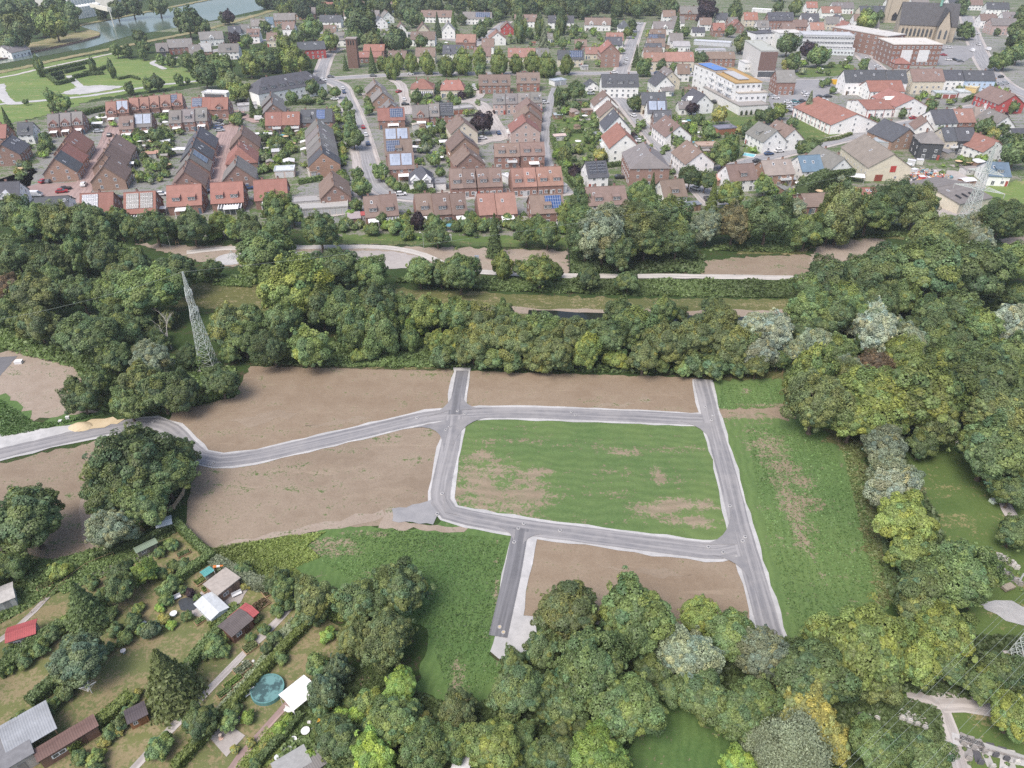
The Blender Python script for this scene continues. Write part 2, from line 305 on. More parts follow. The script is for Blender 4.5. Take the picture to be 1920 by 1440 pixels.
# development fields
SO=0.05
sheet("bare_field_northwest",[(470,687),(850,695),(852,778),(800,783),(600,829),(440,862),(385,862),(315,800),(322,772),(440,745),(452,720)],SO,M['soil'],0.25)
sheet("bare_field_north",[(874,696),(1312,708),(1336,788),(855,780)],SO+.001,M['soil'],0.2)
sheet("bare_field_west",[(368,862),(470,858),(600,831),(760,795),(850,784),(848,840),(832,905),(828,950),(735,955),(722,985),(640,992),(540,1003),(400,1030),(345,990)],SO+.0055,M['soil_w'],0.3)
sheet("bare_field_far_left",[(-120,900),(0,868),(190,828),(215,900),(160,960),(190,1045),(100,1050),(0,1038),(-120,1060)],SO,M['soil_w'],0.4)
sheet("bare_ground_left",[(-100,690),(0,662),(110,648),(150,690),(135,772),(190,770),(60,792),(-60,760)],SO+.004,M['soil_g'],0.7)
sheet("weedy_ground_left",[(-80,790),(-30,730),(20,745),(70,790),(190,770),(195,778),(140,795),(0,822),(-80,840)],0.07,M['crop_s'],0.6)
sheet("bare_field_south",[(972,992),(1100,1005),(1405,1042),(1440,1180),(1300,1180),(1100,1170),(1012,1165),(970,1152)],SO+.002,M['soil'],0.25)
sheet("crop_field",[(848,782),(1290,785),(1338,792),(1362,880),(1385,1000),(1375,1028),(1340,1030),(1100,1003),(950,982),(850,964),(828,940),(845,830)],SO+.003,M['crop'],0.2)
sheet("green_strip_east",[(1318,716),(1465,710),(1472,770),(1560,800),(1620,850),(1640,1000),(1665,1140),(1560,1180),(1465,1210),(1428,1150),(1382,960),(1336,790)],SO+.006,M['crop_e'],0.35)
sheet("rough_strip_east",[(1520,800),(1600,820),(1650,900),(1680,1010),(1690,1130),(1655,1140),(1625,950),(1585,850)],0.07,M['rough'],1.2)
sheet("meadow_south",[(540,1010),(640,985),(722,988),(800,990),(840,968),(960,990),(972,1005),(950,1120),(918,1225),(960,1256),(955,1300),(850,1330),(780,1300),(800,1180),(640,1130),(545,1060)],SO+.008,M['crop_s'],0.4)
sheet("weedy_verge_south",[(340,985),(400,1032),(545,1005),(545,1060),(640,1125),(560,1130),(420,1050),(340,1000)],0.045,M['rough'],0.6)
sheet("allotment_lawn",[(-160,1120),(60,1010),(330,985),(420,1060),(560,1130),(660,1190),(640,1290),(560,1480),(-160,1520)],0.04,M['drylawn'],0.5)
sheet("clearing_right",[(1690,845),(1790,822),(1900,915),(1990,1000),(1990,1125),(1850,1125),(1750,1065),(1715,980)],0.05,M['lawn'],0.6)
sheet("cemetery_lawn",[(1560,1340),(1700,1300),(1760,1200),(1850,1110),(1990,1080),(2060,1200),(2010,1500),(1560,1520)],0.045,M['lawn'],0.6)
sheet("woodland_lawn",[(1200,1300),(1420,1330),(1440,1460),(1180,1480)],0.05,M['crop_s'],0.7)
sheet("bare_path",[(1340,766),(1400,768),(1440,763),(1468,758),(1480,790),(1455,782),(1420,774),(1348,784)],0.075,M["soil"],0.35)
ribbon("dirt_track",[(420,1026),(545,999),(640,984),(720,962)],1.8,0.075,M['soil_g'],0,0.4,11)
ribbon("dirt_track",[(205,850),(190,900),(158,955),(165,1000),(180,1040)],2.6,0.076,M['soil_g'],0,0.4,12)
for i,pl in enumerate([[(1105,762),(1140,754),(1190,757),(1160,764)],[(1205,735),(1222,750),(1215,765),(1200,750)],[(560,800),(620,790),(700,780),(640,798)],[(500,880),(600,872),(690,880),(590,892)],[(640,930),(720,915),(780,918),(700,938)],[(420,790),(520,770),(560,775),(480,800)],[(1120,1060),(1230,1068),(1330,1085),(1200,1078)],[(250,900),(300,905),(280,930),(235,925)]]): sheet("pale_soil",pl,0.062+.001*i,M['soil_pale'],0.5)
# new estate roads: pale gravel shoulders first, asphalt on top
MAIN=[(-160,895),(0,851),(150,816),(230,800),(285,795),(320,806),(345,832),(375,857),(410,864),(480,856),(600,829),(720,801),(800,783),(860,777),(950,774),(1100,778),(1330,788)]
WEST=[(853,780),(843,840),(830,900),(826,940),(842,962),(880,972),(985,990),(1100,1004),(1250,1024),(1345,1034),(1385,1025),(1392,1000)]
EAST=[(1315,712),(1333,785),(1360,880),(1385,980),(1405,1050),(1425,1120),(1440,1175),(1462,1245)]
for n,pl,w in (("estate_road_main",MAIN,4.0),("estate_road_loop",WEST,3.8),("estate_road_east",EAST,3.7)):
    ribbon(n+"_shoulder",pl,w+1.25,{"estate_road_main":0.10,"estate_road_loop":0.107,"estate_road_east":0.114}[n],M['gravel'],0,0.16,len(pl))
    ribbon(n,pl,w,{"estate_road_main":0.14,"estate_road_loop":0.155,"estate_road_east":0.17}[n],M['road_new'],0,0.03,5)
ribbon("estate_stub_north_shoulder",[(853,778),(867,690)],4.3,0.12,M['gravel'],0,0.2,7)
ribbon("estate_stub_north",[(853,778),(867,696)],2.9,0.185,M['stub'],0,0.03,7,False)
ribbon("estate_stub_south_shoulder",[(978,992),(962,1080),(940,1185)],4.6,0.124,M['gravel'],0.5,0.2,8)
ribbon("estate_stub_south",[(978,992),(962,1080),(936,1195)],2.9,0.19,M['stub'],-0.2,0.02,8,False)
for k,(ex,ey,ax,ay,bx,by) in enumerate([(844,788,775,803,831,850),(857,788,915,783,850,838),(846,770,800,783,851,735),(862,770,905,767,866,735),(1331,795,1275,791,1341,845),(1383,1022,1315,1022,1368,955),(1399,1046,1335,1042,1414,1105),(967,994,935,990,963,1022),(984,998,1020,1003,979,1028),(834,962,832,920,862,968)]):
    a,b,c=G(ax,ay),G(bx,by),G(ex,ey); g=a.lerp(b,.5).lerp(c,.78); pts=[c]+[a.lerp(g,t).lerp(g.lerp(b,t),t) for t in (0,.15,.3,.45,.6,.75,.9,1)]
    mb=MB(); q=[(v.x,v.y,0.192+0.0035*k) for v in pts]
    ar=sum(q[i][0]*q[(i+1)%9][1]-q[(i+1)%9][0]*q[i][1] for i in range(9))
    mb.poly(q if ar>0 else q[::-1]); struct("road_junction",mb.mesh("road_junction",M['road_new']))
sheet("turning_pad",[(918,1222),(928,1192),(948,1158),(968,1150),(1012,1160),(1000,1200),(982,1240),(965,1245),(935,1236)],0.125,M['gravel'],0.12)
sheet("gravel_pad",[(735,955),(800,942),(815,935),(822,965),(812,985),(735,978)],0.135,M['road'],0.3)
sheet("sandy_edge",[(710,990),(722,955),(738,950),(742,978),(820,985),(880,990),(870,999),(760,996)],0.09,M['soil_g'],0.3)
sheet("concrete_lane",[(-160,872),(-100,828),(0,816),(140,796),(150,806),(0,842)],0.15,M['gravel'],0.1)
sheet("sand_heap_ground",[(135,800),(185,786),(235,786),(220,796),(150,810)],0.21,M['dirt'],0.5)
sheet("asphalt_strip_left",[(-60,700),(0,670),(33,668),(0,706),(-60,745)],0.08,M['stub'],0.1)
# town roads
ROADS=[("settlement_road",[(1072,357),(1000,361),(890,364),(800,371),(745,366),(718,357),(703,340),(690,305),(678,262),(664,218),(650,186),(636,160),(600,148)],6.5,'road','pave'),
 ("linden_road",[(590,150),(690,143),(800,139),(960,138),(1100,138),(1200,137),(1290,140),(1370,146),(1500,152),(1600,150)],7,'road','pave'),
 ("north_road",[(600,148),(606,125),(618,100),(640,90)],6,'road','pave'),
 ("hill_road",[(1162,140),(1178,100),(1192,60),(1200,42)],7,'road','pave'),
 ("gable_street",[(1345,385),(1310,350),(1285,326),(1258,296),(1232,266),(1205,235),(1180,205),(1165,188),(1150,182),(1130,180)],6.5,'road','pave'),
 ("barn_road",[(1285,328),(1335,322),(1400,306),(1450,292),(1520,275),(1590,258),(1660,241),(1720,228),(1780,212),(1850,197),(1920,185)],6.5,'road','pave'),
 ("church_road",[(1812,30),(1822,62),(1833,90),(1846,118),(1870,148),(1900,168),(1960,190)],9,'road','pave'),
 ("market_road",[(1580,55),(1597,80),(1618,104),(1640,125),(1655,140)],8,'road','pave'),
 ("upper_lane",[(880,88),(905,75),(930,56),(952,40)],6,'road','pave'),
 ("cottage_lane",[(330,110),(420,92),(520,72),(600,62),(700,55),(850,75),(890,80)],5,'road','pave')]
for i,(n,pl,w,a,b) in enumerate(ROADS):
    ribbon(n+"_pavement",pl,w+4,0.08+0.004*i,M[b],0,0.05,i); ribbon(n,pl,w,0.14+0.005*i,M[a],0,0.02,i)
for i,(n,pl,w) in enumerate([("brick_lane_left",[(128,400),(150,362),(175,322),(192,290),(206,258),(214,238),(226,222)],7.5),("brick_lane_middle",[(398,345),(408,310),(418,275),(428,245),(438,222),(442,208)],9),("brick_yard",[(440,215),(470,222),(490,228)],8),
  ("settlement_lane",[(736,150),(752,160),(757,178),(760,195),(763,215)],6),("settlement_yard",[(892,270),(915,262),(940,258),(925,232),(905,200),(880,190),(850,192)],8),("garage_lane",[(900,165),(900,180),(880,190)],5),("foot_lane",[(1035,330),(1024,290),(1022,250),(1030,200),(1040,165)],4),("garage_court",[(545,400),(600,402),(650,395)],8),("garden_path_lane",[(650,190),(655,240),(668,300),(672,360),(650,400)],4)]):
    ribbon(n,pl,w,0.2+0.004*i,M['brickpave'] if 'brick' in n else M['pave'] if 'foot' not in n else M['road'],0,0.15,i)
sheet("brick_court",[(48,352),(70,346),(120,344),(165,338),(160,352),(140,362),(110,372),(62,366)],0.19,M["brickpave"],0.1)
sheet("market_square",[(1470,150),(1590,152),(1600,170),(1545,180),(1530,215),(1450,212),(1440,185)],0.21,M['road'],0.2)
sheet("shop_car_park",[(1755,85),(1822,86),(1825,105),(1800,122),(1700,124),(1690,112)],0.21,M['road'],0.2)
sheet("workshop_yard",[(1690,345),(1660,330),(1680,315),(1790,320),(1850,345),(1830,400),(1740,410)],0.1,M['pave'],0.5)
sheet("town_lawn",[(1485,225),(1500,215),(1530,218),(1600,245),(1590,258),(1520,268),(1490,250)],0.1,M['lawn'],0.4)
sheet("clinic_lawn",[(1490,138),(1510,128),(1560,120),(1600,122),(1610,132),(1580,142),(1500,146)],0.1,M['lawn'],0.4)
sheet("back_garden_lawn",[(1040,220),(1110,222),(1110,285),(1050,290)],0.09,M['lawn'],0.6)
sheet("apartment_lawn",[(1350,205),(1360,200),(1390,220),(1430,218),(1420,240),(1380,245)],0.09,M['lawn'],0.4)
sheet("villa_lawn",[(1400,270),(1440,272),(1420,290),(1385,290)],0.09,M['lawn'],0.3)
sheet("play_lawn",[(640,440),(740,440),(1060,445),(1065,466),(720,460),(640,458)],0.045,M['lawn'],0.8)
# canal with banks
sheet("canal_water",[(-420,175),(-200,150),(0,120),(165,90),(240,68),(330,52),(400,38),(520,12),(600,-12),(440,-12),(330,10),(210,38),(150,50),(186,60),(189,68),(110,90),(0,112),(-300,170)],0.12,M['water'],0.3)
ribbon("canal_bank_near",[(-300,180),(0,134),(100,112),(210,90),(300,72),(340,64),(420,45),(505,20)],7,0.34,M['bank'],-3,0.5,3,True,0.3)
ribbon("canal_towpath",[(-300,195),(0,146),(60,133),(130,118),(215,100)],3,0.16,M['path'],0,0.3,4)
sheet("canal_spit",[(-300,165),(0,111),(80,94),(150,78),(186,68),(188,62),(170,57),(120,66),(70,80),(0,92),(-300,140)],0.7,M['bank'],0.4)
ribbon("canal_wall",[(-300,168),(0,113),(80,96),(150,80),(187,69)],0.8,0.9,simple("quay_wall",(0.17,0.12,0.1),0.9),0,0.05,3,True,0.9)
ribbon("canal_bank_far",[(148,50),(215,37),(300,20),(420,-4)],6,0.5,M['bank'],4.2,0.6,5,True,0.5)
# park paths and square
ribbon("park_walk",[(-40,205),(0,196),(40,192),(90,188),(150,182),(220,172),(300,160),(370,152),(400,148)],4,0.13,M['gravel'],0,0.3,6)
ribbon("park_loop",[(0,158),(6,180),(25,195),(45,192)],5,0.135,M['gravel'],0,0.3,7)
ribbon("park_branch",[(310,130),(292,122),(285,118),(300,112),(318,108)],3.5,0.14,M['gravel'],0,0.2,8)
sheet("park_square",[(112,176),(150,162),(190,160),(232,162),(212,168),(150,178)],0.15,M['gravel'],0.6)
ribbon("maze_walk",[(152,163),(138,152),(130,142)],4,0.145,M['gravel'],0,0.2,9)
# cemetery and allotment paths
ribbon("cemetery_path",[(1700,1304),(1740,1310),(1764,1322),(1778,1360),(1795,1410),(1812,1470)],2.3,0.1,M['pave'],0,0.1,1)
ribbon("cemetery_path_right",[(1760,1318),(1800,1318),(1860,1326),(1960,1330)],3.0,0.105,M['pave'],0,0.1,2)
sheet("cemetery_gravel",[(1825,1128),(1880,1126),(1990,1150),(1990,1175),(1905,1170),(1850,1145)],0.1,M['gravel'],0.3)
ribbon("cemetery_wall_path",[(1785,1385),(1850,1405),(1960,1440)],1.6,0.12,M['gravel'],0,0.05,2)
ribbon("wood_path",[(1790,818),(1805,840),(1840,880),(1880,935),(1900,975)],2.2,0.1,M['pave'],0,0.1,2)
ribbon("wood_track",[(960,1390),(1010,1350),(1040,1330),(1090,1300)],1.6,0.1,M['soil'],0,0.15,3)
ribbon("shade_track",[(1390,1270),(1430,1275),(1470,1278)],3.0,0.1,M['soil'],0,0.2,3)
ribbon("allotment_path",[(215,1480),(300,1390),(400,1285),(440,1245),(490,1195),(530,1155),(545,1140)],1.2,0.1,M['pave'],0,0.08,4)
ribbon("allotment_lane",[(-60,1240),(40,1170),(110,1100),(170,1060),(280,1015),(330,990)],0.8,0.1,M['pave'],0,0.1,5)
ribbon("tent_path",[(400,1490),(480,1385),(540,1320),(575,1270)],1.2,0.11,M['brickpave'],0,0.08,6)
sheet("pond_paving",[(352,1150),(372,1118),(398,1085),(430,1092),(470,1100),(452,1130),(425,1150),(390,1160)],0.1,M["pave"],0.15)
sheet("flower_strip",[(395,1345),(440,1290),(490,1230),(545,1158),(570,1165),(510,1240),(420,1355)],0.09,M["garden"],0.25)
sheet("bed_strip",[(100,1090),(160,1070),(215,1045),(300,1020),(325,1010),(320,1030),(250,1055),(180,1085),(120,1115)],0.085,M["garden"],0.25)
sheet("allotment_patio",[(385,1375),(420,1352),(460,1380),(425,1420)],0.12,M['pave'],0.03)
ribbon("brown_track",[(630,1330),(665,1290),(690,1260),(710,1245)],2.0,0.1,M['soil'],0,0.15,7)
# ------------------------------------------------------------------ foliage meshes
def leaf_mesh(name, pos, nrm, size, tone, aspect=1.5, droop=0.0):
    "pos,nrm (n,3); size (n,); tone (n,3) -> one mesh of bent leaf sprays (two quads meeting in a crease)"
    n=len(pos); nrm=nrm/np.maximum(1e-6,np.linalg.norm(nrm,axis=1,keepdims=True))
    a=nr.normal(size=(n,3)); a[:,2]-=droop; u=np.cross(nrm,a); u/=np.maximum(1e-6,np.linalg.norm(u,axis=1,keepdims=True)); w=np.cross(nrm,u)
    if droop: 
        w2=w.copy(); w2[:,2]-=droop; w=w2/np.linalg.norm(w2,axis=1,keepdims=True)
    s=size[:,None]; L=w*s*aspect*0.5; B=u*s*0.5; f=nrm*s*0.18
    v=np.stack([pos-L, pos+B+f*0.2-L*0.1, pos+L-f, pos-B+f*0.2+L*0.1],1).reshape(-1,3)
    me=bpy.data.meshes.new(name); me.vertices.add(n*4); me.vertices.foreach_set("co",v.astype(np.float32).ravel())
    me.loops.add(n*4); me.loops.foreach_set("vertex_index",np.arange(n*4,dtype=np.int32))
    me.polygons.add(n); me.polygons.foreach_set("loop_start",np.arange(n,dtype=np.int32)*4); me.polygons.foreach_set("loop_total",np.full(n,4,np.int32))
    at=me.attributes.new("leaf",'FLOAT_COLOR','FACE'); at.data.foreach_set("color",np.concatenate([tone,np.ones((n,1))],1).astype(np.float32).ravel())
    me.materials.append(M['leaf']); me.update(); me.validate(); return me
def sph(n): 
    d=nr.normal(size=(n,3)); return d/np.linalg.norm(d,axis=1,keepdims=True)
def crown(name, nleaf, nlobe, size, lobe=(0.30,0.46), shape=(1,1,1), form='round', droop=0.0, spread=0.66, flat=0.35, jit=0.75):
    d=sph(nlobe*3); d=d[d[:,2]>-flat][:nlobe]; nlobe=len(d)
    # push lobes apart a little
    for _ in range(12):
        df=d[:,None]-d[None]; q=(df**2).sum(2)+np.eye(nlobe); d=d+0.02*(df/q[...,None]**1.2).sum(1); d/=np.linalg.norm(d,axis=1,keepdims=True); d[:,2]=np.maximum(d[:,2],-flat-0.1)
    c=d*(spread+nr.uniform(-0.25,0.14,(nlobe,1))); r=nr.uniform(lobe[0],lobe[1],nlobe)
    if form=='ovate': k=1-0.45*np.clip(c[:,2],-0.5,1); c[:,:2]*=k[:,None]; r*=k
    sp=int(nlobe*.9); k=nr.integers(0,nlobe,sp); c=np.concatenate([c,c[k]*(1+(r[k]/np.linalg.norm(c[k],axis=1))[:,None]*nr.uniform(.55,1.15,(sp,1)))+nr.normal(size=(sp,3))*.07]); r=np.concatenate([r,r[k]*nr.uniform(.28,.5,sp)]); d=np.concatenate([d,d[k]]); nlobe+=sp
    w=r**2; li=nr.choice(nlobe,nleaf,p=w/w.sum()); ld=sph(nleaf); out=d[li]
    flip=(ld*out).sum(1)<-0.25; ld[flip]*=-1
    rad=r[li]*(1-0.15*nr.random(nleaf)**1.5)*(1+0.06*nr.normal(size=nleaf))
    pos=c[li]+ld*rad[:,None]; nrm=ld+out*0.3+nr.normal(size=(nleaf,3))*jit*0.38; nrm[:,2]+=0.45
    lt=nr.uniform(0.74,1.28,(nlobe,1)); hue=nr.normal(0,0.09,(nlobe,1)); base=lt*np.concatenate([1+hue*1.3,1+hue*0.4,1-hue],1)
    tone=base[li]*nr.uniform(0.6,1.45,(nleaf,1)); w1,w2,w3=nr.uniform(0,6.28,3); az=np.arctan2(pos[:,1],pos[:,0]); pos*=(1+0.11*np.sin(2*az+w1)+0.08*np.sin(3*az+w2+pos[:,2]*2)+0.06*np.sin(5*az+w3))[:,None]; pos=pos*np.array(shape)
    return leaf_mesh(name,pos,nrm,size*nr.uniform(0.6,1.35,nleaf),tone,1.6,droop)
def conifer(name,nleaf,size,layers=11,narrow=0.42,ragged=0.16):
    z=nr.random(nleaf)**0.75; z=1-z; lay=np.floor(z*layers)/layers; ph=nr.random(nleaf)*6.283; fr=(z*layers)%1
    rr=(1-lay)*(1-0.45*fr)*narrow/0.42*(1+ragged*np.sin(ph*5+lay*40)+ragged*0.6*nr.normal(size=nleaf)); rr*=np.sqrt(0.35+0.65*nr.random(nleaf))
    pos=np.stack([rr*np.cos(ph),rr*np.sin(ph),z*2-1],1); nrm=np.stack([np.cos(ph),np.sin(ph),np.full(nleaf,0.7)],1)+nr.normal(size=(nleaf,3))*0.45
    tone=np.repeat(nr.uniform(0.7,1.3,(nleaf,1)),3,1); return leaf_mesh(name,pos,nrm,size*nr.uniform(0.6,1.3,nleaf),tone,1.8,0.5)
def feather(name,nleaf,size,nl=60):
    "weeping crown: drooping strands"
    d=sph(nl*3); d=d[d[:,2]>-0.1][:nl]; k=len(d); li=nr.integers(0,k,nleaf); t=nr.random(nleaf)**0.7
    p0=d[li]*nr.uniform(0.72,1.0,(nleaf,1)); pos=p0+nr.normal(size=(nleaf,3))*0.13; pos[:,2]-=0.26*t*(1.1-np.abs(d[li][:,2])); pos[:,:2]*=1+0.12*t[:,None]
    nrm=d[li]+nr.normal(size=(nleaf,3))*0.45; nrm[:,2]+=0.4; lt=nr.uniform(0.8,1.22,(k,1)); tone=lt[li]*nr.uniform(0.75,1.28,(nleaf,1)); tone=np.repeat(tone,3,1)
    return leaf_mesh(name,pos,nrm,size*nr.uniform(0.6,1.3,nleaf),tone,1.7,0.55)
PROTO={
 'round':[crown("crown_round",26000,60,0.056,(0.20,0.36),spread=0.74,jit=0.9) for _ in range(4)],
 'broad':[crown("crown_broad",34000,95,0.047,(0.16,0.30),(1,1,0.9),spread=0.79,jit=0.9) for _ in range(4)],
 'tall':[crown("crown_tall",24000,62,0.056,(0.20,0.34),form='ovate',flat=0.8,spread=0.74,jit=0.9) for _ in range(3)],
 'willow':[feather("crown_weeping",26000,0.046,60) for _ in range(2)],
 'fine':[crown("crown_fine",34000,120,0.040,(0.14,0.26),spread=0.81,flat=0.4,jit=1.0) for _ in range(3)],
 'conifer':[conifer("crown_conifer",14000,0.085,13) for _ in range(2)],
 'spruce':[conifer("crown_spruce",9000,0.10,9,0.42,0.25)],
 'column':[crown("crown_column",9000,40,0.10,(0.25,0.36),form='ovate',flat=1.0,spread=0.66)],
 'shrub':[crown("crown_shrub",6500,26,0.10,(0.26,0.42),spread=0.64,flat=0.15,jit=0.9) for _ in range(3)],
 'far':[crown("crown_small",5000,30,0.115,(0.24,0.40),spread=0.68,flat=0.6) for _ in range(4)],
 'tuft':[crown("crown_tuft",420,12,0.26,(0.34,0.5),spread=0.6,flat=0.15)],
}
def trunk_mesh(name, seed, limbs=7, lean=0.05):
    "unit height, crown radius 1: a tapered bole dividing into limbs"
    r=random.Random(seed); mb=MB(); z=0; p=Vector((0,0,0)); rad=0.075; pts=[]
    mb.tube((0,0,-0.02),(0,0,0.05),rad*1.5,rad,8)
    for i in range(5):
        q=Vector((r.uniform(-lean,lean)*(i+1)*0.5,r.uniform(-lean,lean)*(i+1)*0.5,(i+1)*0.17)); mb.tube(p,q,rad,rad*0.82,8); p=q; rad*=0.82; pts.append((p,rad))
    for k in range(limbs):
        s,rr=pts[r.randint(1,4)]; a=k*2.4+r.uniform(-.4,.4); e=s+Vector((math.cos(a)*0.5,math.sin(a)*0.5,0.22+r.random()*0.1)); m=s.lerp(e,0.5)+Vector((0,0,-0.04))
        mb.tube(s,m,rr*0.6,rr*0.4,5); mb.tube(m,e,rr*0.4,rr*0.12,5)
        for _ in range(2):
            f=e.lerp(m,0.3)+Vector((r.uniform(-.25,.25),r.uniform(-.25,.25),r.uniform(0.05,.2))); mb.tube(e.lerp(m,0.4),f,rr*0.25,rr*0.06,4)
    return mb.mesh(name,M['bark'])
TRUNKS=[trunk_mesh("trunk",s) for s in range(4)]
def straight_trunk():
    mb=MB(); mb.tube((0,0,-0.02),(0,0,0.95),0.05,0.008,6); return mb.mesh("trunk_straight",M['bark'])
TRUNK_S=straight_trunk()
TINT={'G':(0.088,0.152,0.05),'d':(0.078,0.112,0.046),'m':(0.100,0.144,0.054),'y':(0.128,0.166,0.050),'l':(0.14,0.21,0.052),'o':(0.106,0.132,0.052),'s':(0.16,0.19,0.125),'w':(0.22,0.25,0.185),
 'p':(0.030,0.020,0.024),'g':(0.205,0.21,0.07),'c':(0.045,0.07,0.036),'b':(0.088,0.125,0.07),'t':(0.125,0.115,0.055),'n':(0.10,0.075,0.045)}
TWORD={'d':'dark green','m':'mid green','y':'yellow-green','l':'bright light green','o':'olive green','s':'grey-green','w':'silvery white-green','p':'dark purple-leaved','g':'golden yellow','c':'blackish green','b':'bluish green','t':'tan-green','n':'brown-tinged'}
# form: (crown proto, height ratio rz/R, clear stem ratio, name, category, word)
FORM={'r':('round',0.95,0.45,'round_tree','tree','rounded tree'),'B':('broad',0.9,0.40,'broad_tree','tree','broad full-crowned tree'),'T':('tall',1.35,0.3,'tall_tree','tree','tall ovate tree'),
 'W':('willow',1.0,0.35,'willow_tree','tree','weeping feathery tree'),'F':('fine',0.95,0.4,'fine_leaved_tree','tree','fine-leaved tree'),'C':('conifer',2.4,0.06,'conifer_tree','tree','conical conifer'),'P':('spruce',1.9,0.05,'spruce_tree','tree','layered spruce'),
 'K':('column',2.6,0.06,'columnar_tree','tree','narrow column-shaped tree'),'s':('shrub',0.85,0.0,'garden_shrub','shrub','rounded bush'),'Q':('broad',0.85,0.0,'broad_tree','tree','broad low-branched tree'),'f':('far',1.05,0.22,'small_tree','tree','small-looking tree'),'H':('conifer',1.25,0.03,'conifer_tree','tree','broad shaggy conifer')}
ITEMS=[]      # (root, look, photo x, photo y, radius px): labelled at the end
def plant(x, y, r, form='r', tint='m', name=None, group=None, world=None):
    pn,rz,stem,nm,cat,word=FORM[form]
    proto=PROTO[pn]; me=proto[rnd.randrange(len(proto))]
    if world is None:
        zc=4.0
        for _ in range(5):
            c=G(x,y,zc); Rm=r*depth_at(c)/FPX; zc=min(Rm*(stem+rz),26)
        c=G(x,y,zc); Rm=r*depth_at(c)/FPX; bx,by=c.x,c.y
    else: bx,by,Rm=world; zc=Rm*(stem+rz)
    root=empty(name or nm,(bx,by,0),rnd.uniform(0,6.283))
    tc=TINT[tint]; j=rnd.uniform(0.94,1.20)
    if stem>0.02:
        tm=TRUNK_S if pn in('conifer','spruce','column') else TRUNKS[rnd.randrange(4)]
        mobj("trunk",tm,root,scale=(Rm,Rm,zc+Rm*rz*0.35))
    mobj("crown",me,root,loc=(0,0,zc),scale=(Rm*rnd.uniform(.95,1.05),Rm*rnd.uniform(.95,1.05),Rm*rz*rnd.uniform(.95,1.06)),color=(tc[0]*j,tc[1]*j,tc[2]*j))
    root["category"]=cat; ITEMS.append([root,TWORD[tint]+' '+word,x,y,r,group]); return root
def plants(s):
    for w in s.split():
        a=w.split(','); plant(float(a[0]),float(a[1]),float(a[2]),a[3][0],a[3][1])
